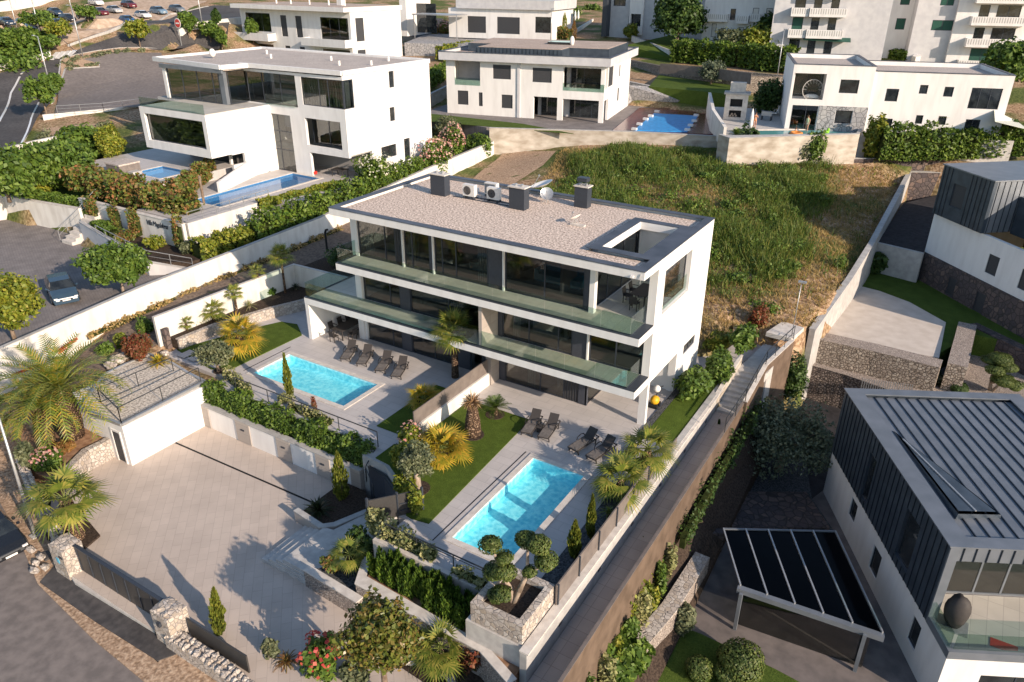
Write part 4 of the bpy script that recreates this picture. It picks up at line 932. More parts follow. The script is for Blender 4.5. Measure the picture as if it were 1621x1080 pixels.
def street_lamp(base, h, label, lean=(0,0), arm=(.9,0), r=.07, group='street lamps'):
    t = T('street_lamp', label, 'street lamp', tuple(base), 0, group)
    t.part('pole', MB().tube([(0,0,0),(lean[0]*.5,lean[1]*.5,h*.5),(lean[0],lean[1],h)], [r,r*.8,r*.6], 8), steel, smooth=True)
    t.part('arm', MB().tube([(lean[0],lean[1],h),(lean[0]+arm[0],lean[1]+arm[1],h+.1)], r*.5, 6), steel)
    t.part('lamp_head', MB().box(lean[0]+arm[0]-.25,lean[0]+arm[0]+.25,lean[1]+arm[1]-.1,lean[1]+arm[1]+.1,h+.05,h+.16), steel)
    t.part('base', MB().box(-.2,.2,-.2,.2,-.05,.12), concrete); return t
street_lamp(W(56,850,SZ),7.4,'tall galvanised street lamp at the stone wall in the lower left corner',(-.5,.4),(-.8,-.6),.09)

# front garden plants
tree(tuple(W(612,1112,-2.45)),4.8,2.9,(1.35,1.35,1.25),L_mag,'magnolia_tree','young round magnolia with bronze green leaves standing by the driveway in the foreground',n=9500,size=.13,seed=11,tr=.12,clumps=15)
cypress(tuple(W(348,1003,D)),2.5,.30,'slim yellow green cypress beside the sliding gate',3,lean=-.06)
fan_palm((-.35,-19.0,-2.5),2.5,'fan palm with a thick trunk standing inside the stone wall left of the gate',1.5,L_palm,.34,.2,n=22,seed=7,lean=(.1,0),lo=-.3)
struct('palm_bed', MB().prism([(-1.9,-19.7),(.9,-19.8),(.5,-18.3),(-1.4,-17.9),(-2.6,-18.2)],-4,-2.4), soil)
rosette(tuple(W(455,1050,D)),.85,'bronze coloured spiky plant behind the street wall',L_orange,'phormium',50,2,.1,.06,.6,.05)
shrub(tuple(W(430,1040,D)),(.4,.35,.55),L_olive,'bush','small grey green bush left of the bronze spiky plant',n=600,seed=21)
shrub(tuple(W(508,1062,D)),(.95,.8,.95),L_green,'oleander_bush','oleander bush with red flowers behind the street wall in the foreground',n=2200,size=.15,seed=22,flowers=L_flowr,nf=120)
shrub(tuple(W(560,1078,D)),(.7,.6,.6),L_olive,'bush','grey green bush between the red oleander and the magnolia trunk',n=1200,seed=23)
fan_palm(tuple(W(697,1052,D)),.9,'low bushy fan palm beside the two pale boulders in the front bed',1.0,L_palm,.18,n=28,seed=9)
fan_palm(tuple(W(730,975,-2.3)),.25,'small dark fan palm against the long stone faced wall',.7,L_palm,.1,n=16,seed=31,dead=False)
shrub(tuple(W(755,1045,D)),(1.3,.7,.9),L_red,'bush','dark reddish bush at the right end of the front bed',n=2400,size=.12,seed=24)
shrub(tuple(W(800,1065,D)),(.8,.7,.7),L_dark,'bush','dark bush in the shade by the corridor corner in the foreground',n=1200,seed=25)
shrub(tuple(W(655,1000,D)),(.5,.5,.6),L_yel,'bush','yellow green bush right of the magnolia crown',n=900,seed=26)
shrub(tuple(W(632,1043,D)),(.4,.35,.3),L_dry,'bush','dry straw coloured tuft by the pale boulder',n=500,size=.1,seed=27)
for a,b,r,l in ((646,1048,.34,'pale pink boulder in the front bed right of the magnolia trunk'),(704,1068,.26,'rounded ochre boulder under the low fan palm'),(714,1077,.25,'white boulder at the bottom edge under the low fan palm'),(752,945,.16,'small white boulder among the upright hedge')):
    p = W(a,b,D if b > 1000 else -.9); solo('boulder', l, 'boulder', MB().blob((p.x,p.y,p.z+r*.5),(r,r*.85,r*.9),10,7,.18,int(a)),MATS['pale_rubble_masonry'] if b != 1048 else coping,tuple(p),smooth=False)

# ---------------------------------------------------------------- garage with gravel roof, left beds
PADS.append(([(-9.5,-13.9),(-3.2,-13.9),(-3.2,-7.9),(-9.5,-7.9)],[-2.6]*4,-5.6))
G = T('garage','low white garage with a gravel roof and black roof railing at the driveway','garage',(-3.6,-13.8,D))
G.part('wall', MB().box(-9.6,-3.6,-13.8,-8.0,D-1,.1), white, world=True)
rp = [tuple(W(a,b,.3))[:2] for a,b in ((192,671),(324,603),(298,590),(272,574),(236,560),(200,575),(165,592),(128,645))]
G.part('roof_gravel', MB().prism(rp,.05,.24), gravel2, world=True)
e = MB()
for a,b in zip(rp, rp[1:]+rp[:1]): e.bar((*a,.24),(*b,.24),.16,.16)
G.part('roof_edge', e, steel, world=True)
dz = MB().box(-4.75,-4.05,-13.83,-13.8,D+.05,-.45); G.part('door', dz, shutter, world=True)
G.part('door_frame', MB().grid('xz',-4.87,-3.93,D+.0,-.33,-13.86,-13.803,[(-4.75,-4.05,D-.1,-.45)]), white, world=True)
q = [tuple(W(a,b,.32)) for a,b in ((192,669),(318,604))]; q2 = [tuple(W(a,b,.32)) for a,b in ((160,638),(275,588))]
m = MB()
railing('railing','black crossed railing around the gravel garage roof',[q2[1],q2[0],q[0],q[1]],.95,2.2,(1.,.06))
garden_wall('stone_wall','curved dry stone retaining wall below the date palm beside the garage door',[tuple(W(a,b,-1.25))[:2] for a,b in ((176,690),(160,700),(135,712),(112,735),(95,752))],.4,1.5,MATS['pale_rubble_masonry'],None,z=-2.75)
struct('raised_bed', MB().prism([p+(-1.4,) for p in poly([(178,690),(155,703),(115,735),(90,760),(45,745),(20,660),(60,600),(140,600),(175,660)],-1.4)],-4,None), redsoil)
date_palm(tuple(W(116,690,-1.35)),3.2,4.3,'huge yellow green date palm with arching feathery fronds at the left edge',n=58,tr=.62)
date_palm(tuple(W(78,705,-1.35)),2.5,3.0,'second smaller date palm hidden behind the huge date palm',n=30,seed=8,tr=.4)
shrub(tuple(W(78,742,-1.4)),(.8,.7,.75),L_green,'oleander_bush','oleander bush with pale pink flowers under the date palm',n=1800,size=.14,seed=31,flowers=L_flow,nf=110)
shrub(tuple(W(52,745,-1.5)),(.55,.5,1.1),L_olive,'bush','tall grey green bush between the street lamp and the pink oleander',n=1200,seed=32)
shrub(tuple(W(105,715,-1.4)),(.6,.5,.35),L_orange,'bush','low rusty bush at the foot of the date palm trunk',n=700,seed=33)
solo('red_steel_beam','long red painted steel beam lying against the white boundary wall','beam',MB().bar(tuple(W(92,556,.5)),tuple(W(122,536,.75)),.10,.16).bar(tuple(W(92,560,.2)),tuple(W(122,540,.45)),.14,.08),redm,tuple(W(100,560,.2)))
solo('red_steel_beam','dark red steel beam low on the ground behind the date palm','beam',MB().bar(tuple(W(0,600,0)),tuple(W(62,578,.0)),.14,.14),MATS['red_paint'],tuple(W(40,590,0)))
# left garden
garden_wall('stone_planter_wall','pale rubble stone planter wall behind the left lawn',[(-9.35,-5.9),(-9.2,-2.9),(-8.1,1.1),(-7.2,3.4),(-6.9,4.6)],.35,.85,MATS['pale_rubble_masonry'],None,z=-.05)
garden_wall('garden_wall','white garden wall behind the row of small palms on the left',[(-10.35,-6.6),(-10.2,-1),(-10.0,5.45),(-3.5,5.6)],.22,2.2,white2,coping,z=.2,ch=.04,cw=.03)
struct('planting_bed', MB().prism([(-10.2,-6.0),(-9.3,-5.9),(-9.1,-2.9),(-8.0,1.2),(-7.1,3.4),(-6.9,5.4),(-9.9,5.4)],-.5,.72), soil)
struct('back_bed', MB().prism([(-9.8,5.75),(-3.4,5.75),(-3.4,14),(-9.8,14)],-1,2.1), soil)
PADS.append(([(-10.2,-6),(-3.2,-6),(-3.2,5.5),(-10.2,5.5)],[-.1]*4,-4)); PADS.append(([(-9.8,5.75),(-.3,5.75),(-.3,14),(-9.8,14)],[1.9]*4,-1))
for a,b,h,r,l,n in ((183,520,.55,.5,'tiny fan palm nearest the street end of the white garden wall',16),(337,505,.7,.85,'broad low fan palm against the middle of the white garden wall',24),(375,493,1.5,.6,'slender fan palm right of the broad low one at the white garden wall',18),(413,472,2.2,.55,'thin tall fan palm near the right end of the white garden wall',16),(452,463,3.0,.85,'tallest fan palm in the planter at the corner of the white garden wall',24)):
    p = W(a,b,.75) if a > 200 else W(296,522,.75); fan_palm(tuple(p),h,l,r,L_palm,.09,n=n,seed=int(a),group='small palms along the white garden wall',dead=False)
for a,b,R,mt,l in ((312,512,.6,L_yel,'yellow green spiky yucca second from the left in the planter'),(395,487,.85,L_var,'large pale yucca between the two thin palms'),(468,458,.7,L_agave,'dark reddish cordyline in the corner of the planter'),(272,525,.5,L_red,'small reddish spiky plant at the left end of the planter')):
    rosette(tuple(W(a,b,.75)),R,l,mt,'yucca',45,int(a),.15,.05,.45)
shrub(tuple(W(430,466,.8)),(.4,.3,.3),L_green,'bush','small green bush between the thin tall palm and the tallest palm',n=400,seed=41)
fan_palm((-5.8,-3.6,.05),1.05,'shaggy palm with a fat fibrous trunk on the left lawn',1.35,L_palmy,.32,.5,n=28,seed=12)
t = tree((-4.5,-6.6,.05),2.1,.7,(1.15,1.15,.8),L_olive,'olive_tree','low spreading grey green olive tree at the front of the left lawn',n=3600,size=.11,seed=13,tr=.09,clumps=11)
for a,b,h in ((262,548,1.35),(268,552,1.6)):
    p = W(a,b,.1); solo('standing_stone','dark upright standing stone at the gap by the stepping stones','stone',MB().prism([(p.x-.12,p.y-.2),(p.x+.12,p.y-.15),(p.x+.1,p.y+.2),(p.x-.1,p.y+.18)],-.1,h),darkstone,tuple(p),group='dark upright stones by the stepping stones')
shrub(tuple(W(222,565,.2)),(1.3,1.0,.9),L_red,'bush','dark red leaved bush between the dirt path and the garage roof',n=2600,size=.13,seed=42)
shrub(tuple(W(232,530,.3)),(.6,.6,.8),L_green,'bush','green bush at the end of the white garden wall',n=1100,seed=43)
rosette(tuple(W(252,577,.2)),1.0,'yellow and orange croton like plant above the garage roof',L_palmy,'cordyline',60,44,.1,.14,.4,.2)
shrub(tuple(W(168,562,.1)),(.7,.55,.55),L_green,'bush','green bush on the rocks left of the red leaved bush',n=1000,seed=45); shrub(tuple(W(193,548,.2)),(.6,.5,.5),L_yel,'bush','yellow green bush on the rocks behind the red leaved bush',n=900,seed=46)
for i,(a,b,r) in enumerate(((185,572,.55),(198,566,.4),(176,580,.45),(262,562,.35),(255,540,.4))):
    p = W(a,b,.15); solo('boulder','pale limestone boulder bordering the gravel garage roof','boulder',MB().blob((p.x,p.y,p.z+.1),(r,r*.8,r*.6),9,6,.22,i+50),MATS['pale_rubble_masonry'],tuple(p),group='limestone boulders bordering the garage roof')
cypress((1.8,-6.5,0),3.0,.24,'very slim cypress in front of the left swimming pool',9,n=1000)
p = W(498,650,0); shrub(tuple(p),(.18,.18,.55),L_red,'conifer','tiny reddish conifer at the front edge of the left pool','tree',260,.08,47)
fan_palm((9.0,-2.8,.05),.35,'fan palm half in shade on the dark lawn left of the dividing wall',.95,L_palmy,.14,n=20,seed=51,dead=False)
fan_palm((8.6,.9,0),3.3,'tall fan palm with brown hanging fronds in front of the villa middle',1.22,L_palm,.19,.15,n=34,seed=14)
fan_palm((13.1,-6.5,.05),.45,'yellow fan palm with a full skirt on the right lawn',1.25,L_palmy,.25,n=38,seed=15)
rosette((13.2,-1.6,.05),1.05,'green cycad on the lawn behind the fat palm trunk',L_cyc,'cycad',34,52,.55,.05,.35,-.1,1.2,'cycad',pinnate=True,tr=.13)
t = T('palm_stump','thick shaggy palm trunk with only a few dry fronds left, on the right lawn','palm',(13.3,-4.0,.05)); t.part('trunk', MB().tube([(0,0,-.05),(0,0,.3),(0,0,1.0),(0,0,1.6),(0,0,2.1)],[.42,.46,.40,.30,.16],14), palmtrunk, smooth=True)
Dm, _ = fanhead(10,.2,.75,5,.3,1.5,9); Dm = Dm+np.array((0,0,1.95)); t.part('dry_fronds', mesh_np('dry_fronds', Dm, quads(len(Dm)//4)), MATS['dead_frond'])
tree((13.7,-9.4,.05),2.5,1.15,(.95,.95,.85),L_olive,'olive_tree','round grey green olive tree with a stout trunk on the right lawn',n=3200,size=.10,seed=16,tr=.17,clumps=11,bk=barkpale)
fan_palm((22.55,-1.7,0),1.15,'fan palm farther from the camera beside the sun loungers at the right terrace edge',1.15,L_palm,.2,n=24,seed=17)
fan_palm((22.35,-4.6,0),1.0,'fan palm nearer the pool at the right terrace edge',1.2,L_palm,.2,n=24,seed=18)
rosette((22.6,-6.4,.05),.6,'small spiky palm under the nearer fan palm at the pool edge',L_palm,'yucca',30,53,.3,.05,.5)
cypress((22.45,-9.6,.05),1.9,.28,'stout cypress in the dark gravel strip, nearer the cloud tree',4); cypress((22.5,-8.1,.05),2.3,.2,'slim cypress in the dark gravel strip, farther from the cloud tree',5)

# ---------------------------------------------------------------- corridor and stairs right of the villa
cor = [(23.45,-16.5),(24.8,-16.5),(24.8,7.2),(24.9,7.2),(23.45,7.2)]
struct('path', MB().prism([(23.4,-22,-1.9),(24.85,-22,-1.9),(24.85,-15,-1.5),(24.85,7.3,-1.0),(23.4,7.3,-1.0),(23.4,-15,-1.5)],-6,None), tiles('corridor_tiles', (.36,.30,.265), (.40,.335,.295), (.25,.21,.19), 1.4, .7, .6, 0, 0))
PADS.append(([(23.2,-22),(25.0,-22),(25.0,7.3),(23.2,7.3)],[-1.8]*4,-5.6))
t = T('garden_steps','pale steps climbing between two low walls behind the villa corner','steps',(24,7.3,-1))
for i in range(9): t.part('step', MB().prism([(23.45,7.3+.42*i),(24.95,7.3+.42*i),(24.95+.05*i,11.2),(23.6,11.2)],-1.3 if i==0 else -1.0+.155*i-.15,-1.0+.155*(i+1)), stepm, world=True)
struct('path', MB().prism([(23.6,11.2),(25.3,11.2),(25.6,15.2),(24.0,15.2)],-4,.42), stepm)
PADS.append(([(23.3,7.3),(25.2,7.3),(25.7,15.2),(23.8,15.2)],[-.9]*4,-3))
solo('landing_slab','white stone slab landing at the top of the garden steps','paving slab',MB().prism([(24.0,15.3),(25.7,15.2),(26.0,17.4),(24.5,17.7)],.95,1.25),coping,(24.5,16,0))
garden_wall('corridor_wall','tall brown plastered wall on the outer side of the sunken corridor',[(24.93,-22),(24.93,-15.4),(24.93,7.3)],.14,0,brownplaster,fence_brown,z=-6,zt=[-.5,-.2,.05],cw=.01,ch=.03)
garden_wall('corridor_wall','low wall carrying the railing beside the garden steps',[(25.02,7.4),(25.1,11.2),(25.75,15.4)],.22,0,brownplaster,coping,z=-6,zt=[.1,.9,1.1],ch=.05)
garden_wall('step_side_wall','pale wall on the villa side of the garden steps',[(23.3,7.3),(23.5,11.3)],.2,0,stained,coping,z=-3,zt=[.0,1.1],ch=.05)
railing('railing','black handrail above the corridor beside the garden steps',[(25.0,3.5,.1),(25.02,7.4,.15),(25.1,11.2,.95),(25.75,15.4,1.15)],.95,1.7,(1.,.5))
for i in range(6):
    y = -12.5+3.6*i; t = solo('wall_light','small dark recessed light on the corridor side wall','light',MB().box(23.38,23.41,y-.12,y+.12,-.85,-.72),dark,(23.4,y,-.8),group='recessed lights along the corridor')
street_lamp((25.6,15.6,1.1),3.9,'slender lamp post at the top of the garden steps',(0,0),(.05,0),.035)
# right lawn strip with shrubs
struct('planter_kerb', MB().box(22.96,23.3,-2.6,12.0,.0,.10), concrete)
shrub((22.1,6.6,.05),(1.1,1.6,1.0),L_green,'bush','bright green broad leaved bush on the lawn strip right of the villa, nearer the palms',n=2600,size=.17,seed=61)
shrub((22.7,9.6,.05),(.9,1.3,1.0),L_green,'bush','bright green broad leaved bush on the lawn strip beside the garden steps',n=2200,size=.17,seed=62)
tree((23.2,12.6,0),2.6,.9,(.8,1.6,.95),L_green,'small_tree','small light green tree beside the top of the garden steps',n=2200,size=.17,seed=63,tr=.06,clumps=8)
struct('garden_path', MB().prism([(21.4,10.2),(23.0,9.8),(24.0,15.4),(22.3,15.6)],-1,.12), terrace)
PADS.append(([(20.9,10.6),(23.6,10.6),(24.2,15.6),(20.9,15.6)],[-.05]*4,-1.5))
shrub((21.5,12.9,.1),(.6,1.3,.9),L_yel,'bush','yellow green shrubs against the back corner of the villa side wall',n=1800,size=.14,seed=64)
shrub((23.1,16.6,.6),(.8,.7,1.1),L_red,'bush','red leaved bush at the end of the garden path behind the villa',n=1500,size=.13,seed=65)
solo('storage_box','low grey storage box with a dark gap at the end of the garden path','box',MB().box(21.7,22.9,15.7,16.5,.1,.95),concrete,(22.3,16,0))
t = T('garden_cart','small yellow garden cart carrying a white ball at the side opening of the villa','cart',(20.6,4.2,0))
t.part('tub', MB().blob((20.6,4.2,.45),(.28,.32,.28),10,7,.05,1), yellowm, world=True, smooth=True); t.part('ball', MB().blob((20.55,4.5,1.05),.22,12,8,0,2), plasticw, world=True, smooth=True)
t.part('handle', MB().tube([(20.6,4.3,.5),(20.55,4.8,1.0),(20.75,5.0,1.05)],.03,6), black, world=True)
for y in (4.0,4.45): t.part('wheel', MB().tube([(20.3,y,.15),(20.85,y,.15)],.15,10), black, world=True)

# ---------------------------------------------------------------- low ground on the right
LZ = -5.2
low = [(25.02,-26),(25.02,7.2),(25.2,11),(26.6,20.2),(30,18.5),(60,18),(60,-26)]
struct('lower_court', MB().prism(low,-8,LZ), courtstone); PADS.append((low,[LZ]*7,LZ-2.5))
def sheet(name, px, z, mat, th=.012, off=.004, world=None):
    return struct(name, MB().prism(world or poly(px,z), z+off, z+off+th), mat)
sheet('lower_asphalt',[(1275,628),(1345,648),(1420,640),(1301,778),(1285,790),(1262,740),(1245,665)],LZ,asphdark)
sheet('rocky_ground',[(1095,785),(1120,730),(1180,640),(1262,650),(1285,790),(1320,842),(1100,840)],LZ,blackgravel,.05)
sheet('rough_paving',[(1100,785),(1275,785),(1312,842),(1085,842)],LZ,darkstone,.3)
sheet('garden_lawn',[(1040,978),(1110,1005),(1230,1062),(1300,1100),(1300,1200),(960,1200),(985,1060)],LZ,lawn2,.05)
sheet('corridor_bed',None,LZ,soil,.25,world=[(25.02,-22),(25.02,10),(26.0,10),(26.2,-22)])
struct('corridor_bank', MB().prism([(25.02,-22,-3.7),(25.02,-5,-3.3),(25.02,1,-2.0),(25.02,10.5,-1.5),(26.3,11,-3.2),(26.5,1,-4.6),(26.7,-5,-5.0),(27.0,-22,-5.1)],-6,None), soil)
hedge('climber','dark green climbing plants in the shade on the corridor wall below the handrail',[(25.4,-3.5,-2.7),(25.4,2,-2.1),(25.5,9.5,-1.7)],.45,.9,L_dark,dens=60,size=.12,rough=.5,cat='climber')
for i_,y_ in enumerate((-14.6,-13.2,-12,-10.8,-9.6,-8.4,-7.2,-6,-4.8)): shrub((25.3,y_,-3.9+.05*i_),(.28,.55,.9+.12*(i_%3)),[L_yel,L_green,L_var][i_%3],'climber','sunlit yellow green climber on the lower part of the brown corridor wall','climber',700,.13,300+i_,group='sunlit climbers on the corridor wall')
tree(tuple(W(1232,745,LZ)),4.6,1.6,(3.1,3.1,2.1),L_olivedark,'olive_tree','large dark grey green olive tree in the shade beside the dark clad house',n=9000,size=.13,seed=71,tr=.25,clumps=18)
garden_wall('stone_wall','thick dry stone garden wall with a sunlit end, right of the sunken corridor',[tuple(W(a,b,-3.7))[:2] for a,b in ((1112,880),(1060,962),(1008,1022))],.75,1.5,MATS['fine_rubble_masonry'],MATS['pale_rubble_masonry'],z=LZ,cw=.02,ch=.08)
garden_wall('stone_wall','dark stone wall at the head of the patio beside the glass pergola',[tuple(W(a,b,-4.0))[:2] for a,b in ((1078,842),(1145,843))],.4,1.3,darkstone,None,z=LZ)
solo('kettle_barbecue','dark covered barbecue with a red handle standing in the patio corner','barbecue',MB().blob(tuple(W(1086,905,-4.6)),(.35,.35,.5),10,7,.1,3),black,tuple(W(1086,905,LZ)))
hedge('climber','ivy climbing along the foot of the brown corridor wall',[tuple(W(a,b,-4.6)) for a,b in ((962,1060),(990,1010),(1022,950),(1050,890),(1068,845))],.6,1.9,L_yel,dens=60,size=.15,rough=.35,cat='climber')
shrub(tuple(W(975,1075,-4.8)),(1.5,1.3,1.4),L_green,'bush','big light green bush with pointed leaves at the bottom edge by the corridor wall',n=3600,size=.2,seed=72)
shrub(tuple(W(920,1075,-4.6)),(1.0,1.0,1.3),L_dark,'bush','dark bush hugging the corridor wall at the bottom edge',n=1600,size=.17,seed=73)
shrub(tuple(W(1080,1000,LZ)),(.65,.65,1.0),L_olive,'bush','upright grey green bush on the lower lawn beside the patio',n=2000,size=.14,seed=74)
for a,b,r,l in ((1170,1050,1.0,'large clipped ball shrub on the lower lawn'),(1148,1068,.55,'small clipped ball shrub at the bottom edge of the lower lawn'),(1105,1060,.6,'loose clipped shrub left of the ball shrubs on the lower lawn')):
    p = W(a,b,LZ+r*.7); cloud_tree((p.x,p.y,LZ),[(0,0,r*.8,r,r*.8)],l,[[(0,0,0),(0,0,r*.6)]],dens=700,name='ball_shrub',size=.08)
shrub(tuple(W(1075,745,-3.2)),(.4,.5,.6),L_green,'climber','small climber with one red flower on the corridor wall','climber',500,.14,75,flowers=L_flowr,nf=6)
cypress(tuple(W(1127,745,-4.4)),3.6,.3,'dark narrow cypress behind the corridor wall near the handrail',6,mat=L_dark)
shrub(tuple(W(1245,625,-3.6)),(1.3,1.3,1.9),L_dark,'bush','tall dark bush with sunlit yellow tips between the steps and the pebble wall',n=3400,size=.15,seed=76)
shrub(tuple(W(1240,580,-2.2)),(.9,.9,1.0),L_yel,'bush','yellow green bush on top of the tall dark bush by the steps',n=1600,size=.15,seed=77)
# pergola
pz = -2.7; pc = [W(1145,838,pz),W(1322,842,pz),W(1397,1003,pz-.15),W(1172,928,pz-.15)]
t = T('pergola','lean-to pergola with a dark glass roof and pale rafters beside the white and zinc house','pergola',(pc[3].x,pc[3].y,LZ))
t.part('glass_roof', MB().prism([tuple(p) for p in pc],pz-.3,None).__class__().add([tuple(p) for p in pc],[(0,1,2,3)]), glass('pergola_glass',(.03,.04,.06),.35,.08,1.45,.0), world=True)
for i in range(6):
    a = pc[0].lerp(pc[1],i/5); b = pc[3].lerp(pc[2],i/5); t.part('rafter', MB().bar(a+Vector((0,0,.05)),b+Vector((0,0,.05)),.07,.1), steel, world=True)
t.part('beam', MB().bar(pc[3]+Vector((-.1,-.1,-.12)),pc[2]+Vector((.1,-.1,-.12)),.28,.26), zinc, world=True); t.part('wall_plate', MB().bar(pc[0],pc[1],.1,.12), zinc, world=True)
for a,b in ((1163,996),(1353,1062)):
    p = W(a,b,LZ); t.part('post', MB().box(p.x-.08,p.x+.08,p.y-.08,p.y+.08,LZ,pz-.25), zinc, world=True)
t.part('side_glazing', MB().bar((pc[3].x,pc[3].y,(LZ+pz)/2-.15),(pc[2].x-.4,pc[2].y,(LZ+pz)/2-.15),.03,pz-LZ-.35), facglass, world=True)

# ---------------------------------------------------------------- zinc house on the right, foreground
R = T('zinc_house','white house with a dark standing seam zinc top storey and grey metal roof, right foreground','house',(36.2,-2.75,LZ),math.radians(28))
z0 = 2.9; zt = 7.1   # local heights above LZ
R.part('wall', MB().grid('yz',-1.9,12.9,-1,z0,0,.3,[(4.75,5.75,.75,2.2),(8.35,9.2,1.35,2.5),(.2,1.0,.9,2.3)]), white)
R.part('wall', MB().grid('xz',.3,11,-1,z0,-1.9,-1.6,[(1.6,4.6,.3,2.0)]), white); R.part('wall', MB().box(.3,11,12.6,12.9,-1,z0), white); R.part('floor', MB().box(.302,11,-1.598,12.598,z0-.25,z0), white)
win(R,'y',4.75,5.75,.75,2.2,0,-1); win(R,'y',8.35,9.2,1.35,2.5,0,-1); win(R,'y',.2,1.0,.9,2.3,0,-1); win(R,'x',1.6,4.6,.3,2.0,-1.9,-1,(3.1,))
R.part('balcony_trim', MB().box(-.04,11,-1.96,-1.72,z0+.003,z0+.4).box(-.04,.16,-1.717,-.003,z0+.003,z0+.4), zinc)
R.part('balcony_floor', MB().box(.17,11,-1.71,1.7,z0+.003,z0+.06), balc)
R.part('balustrade_pane', MB().box(.2,11,-1.80,-1.78,z0+.40,z0+1.25), railglass); R.part('balustrade_pane', MB().box(.05,.07,-1.76,-.01,z0+.40,z0+1.25), railglass)
R.part('clad_wall', MB().grid('yz',0,12.9,z0+.063,zt-.003,-.06,.24,[(2.35,3.75,3.45,6.1),(7.5,8.35,3.3,6.0)]), zincdark)
R.part('clad_wall', MB().box(.24,9.3,12.6,12.9,z0+.063,zt-.003), zincdark); R.part('clad_wall', MB().box(9.1,9.3,0,12.6,z0+.063,zt-.003), zincdark)
R.part('clad_wall', MB().box(.243,9.097,1.7,1.85,z0+2.9,zt-.6), zincdark); R.part('fascia', MB().box(.24,9.1,0,.2,zt-.75,zt-.003), zinc); R.part('soffit', MB().box(.243,9.097,.203,1.7,zt-.75,zt-.65), zinc)
R.part('corner_trim', MB().box(-.08,.3,-.09,-.003,z0+.063,zt), zinc)
m = MB()
for i in range(29):
    y = .2+.44*i
    if 2.3<y<3.8 or 7.45<y<8.4: m.box(-.10,-.063,y,y+.035,z0+.07,3.4).box(-.10,-.063,y,y+.035,6.1,zt-.01)
    else: m.box(-.10,-.063,y,y+.035,z0+.07,zt-.01)
for i in range(18): m.box(.5+.5*i,.535+.5*i,-.04,-.003,zt-.75,zt-.01)
R.part('standing_seams', m, seam)
win(R,'y',2.35,3.75,3.45,6.1,-.06,-1,recess=.12); win(R,'y',7.5,8.35,3.3,6.0,-.06,-1,recess=.12)
win(R,'x',.5,9.0,z0+.07,z0+2.9,1.75,-1,(1.5,2.7,3.9,5.4,6.9),pane=facglass,frm=zinc,recess=0,fr=.09)
R.part('interior_wall', MB().box(.3,9,6,6.1,z0,zt-.8), white); R.part('interior_floor', MB().box(.3,9,1.9,6,z0+.01,z0+.05), interior)
R.part('roof', MB().box(.6,8.8,.6,12.3,zt-.5,zt-.1), zinc); pr = MB().grid('xy',-.12,9.42,-.08,13.0,zt,zt+.06,[(.8,8.6,.6,12.35)]); R.part('parapet', pr, zinc)
m = MB()
for i in range(13): m.box(1.3+.58*i,1.345+.58*i,.62,12.33,zt-.097,zt-.045)
R.part('roof_seams', m, seam)
m = MB().add([(1.0,1.9,zt-.1),(3.0,2.1,zt-.1),(1.0,8.9,zt-.1),(1.05,1.9,zt+.2),(2.95,2.1,zt+.1),(1.05,8.7,zt-.03)],[(0,2,5,3),(0,3,4,1),(1,4,5,2),(0,1,2)]); R.part('roof_light_frame', m, zincdark)
R.part('roof_light', MB().add([(1.15,2.1,zt+.21),(2.8,2.25,zt+.13),(1.12,8.2,zt+.03)],[(0,1,2)]), zincdark)
R.part('roof_light_bar', MB().bar((1.9,2.15,zt+.2),(1.12,7.9,zt+.06),.07,.05), steel)
R.part('roof_vent', MB().tube([(6.9,7.2,zt-.3),(6.9,7.2,zt-.15)],.1,8), plasticw)
t = T('covered_armchair','dark brown cover over a rounded hanging chair on the zinc house balcony','chair',(0,0,0)); 
p = R.m @ Vector((.95,-.2,z0+.06)); t.o.location = p; t.part('cover', MB().blob((0,0,.85),(.5,.5,.85),12,9,.08,4), rattan, smooth=True); t.part('base', MB().box(-.6,.6,-.45,.45,0,.06), steel)
t = T('floor_mat','small dark red mat on the zinc house balcony','mat',R.m @ Vector((2.6,-1.2,z0+.06))); t.part('mat', MB().box(-.5,.5,-.25,.25,.003,.03), MATS['red_paint'])

# ---------------------------------------------------------------- terraced lot behind it
LT = -1.0
PADS.append(([(26.2,11),(60,11),(60,60),(28.2,60),(27.6,42),(27.2,30),(26.8,20.4)],[-5.3]*6,-5.8))
lot = poly([(1285,520),(1340,452),(1385,395),(1400,400),(1470,400),(1640,500),(1700,560),(1540,530),(1485,560)],LT); 
struct('lot_ground', MB().prism(lot,-6,LT), lawn2)
sheet('pool_shell',[(1352,452),(1392,462),(1440,480),(1497,512),(1486,568),(1400,552),(1290,532)],LT,palebeige,.06,.02)
crt = poly([(1388,386),(1430,322),(1520,300),(1560,400),(1462,400)],1.5); struct('upper_court', MB().prism(crt,-6,1.5), asphdark)
garden_wall('boundary_wall','long grey concrete boundary wall between the meadow and the terraced lot',[tuple(W(a,b,zz))[:2] for a,b,zz in ((1440,272,3.7),(1380,384,2.5),(1345,440,1.7),(1286,522,.9))],.4,0,concrete,concrete,z=-5.5,zt=[3.7,2.5,1.7,.9],ch=.05)
garden_wall('stone_wall','dark stone wall across the end of the meadow below the clipped hedge',[tuple(W(a,b,5.0)) for a,b in ((1345,251),(1440,251),(1530,251))],.5,0,darkstone,concrete,z=0,zt=5.0,ch=.05)
garden_wall('stone_wall','dark stone wall at the back of the dark courtyard',[tuple(W(a,b,3.7)) for a,b in ((1440,272),(1530,274))],.5,0,darkstone,concrete,z=-2,zt=3.7,ch=.05)
garden_wall('court_kerb','pale kerb along the lower edge of the dark courtyard',[tuple(W(a,b,1.6)) for a,b in ((1386,384),(1462,402))],.25,0,concrete,concrete,z=-1,zt=1.62,ch=.04)
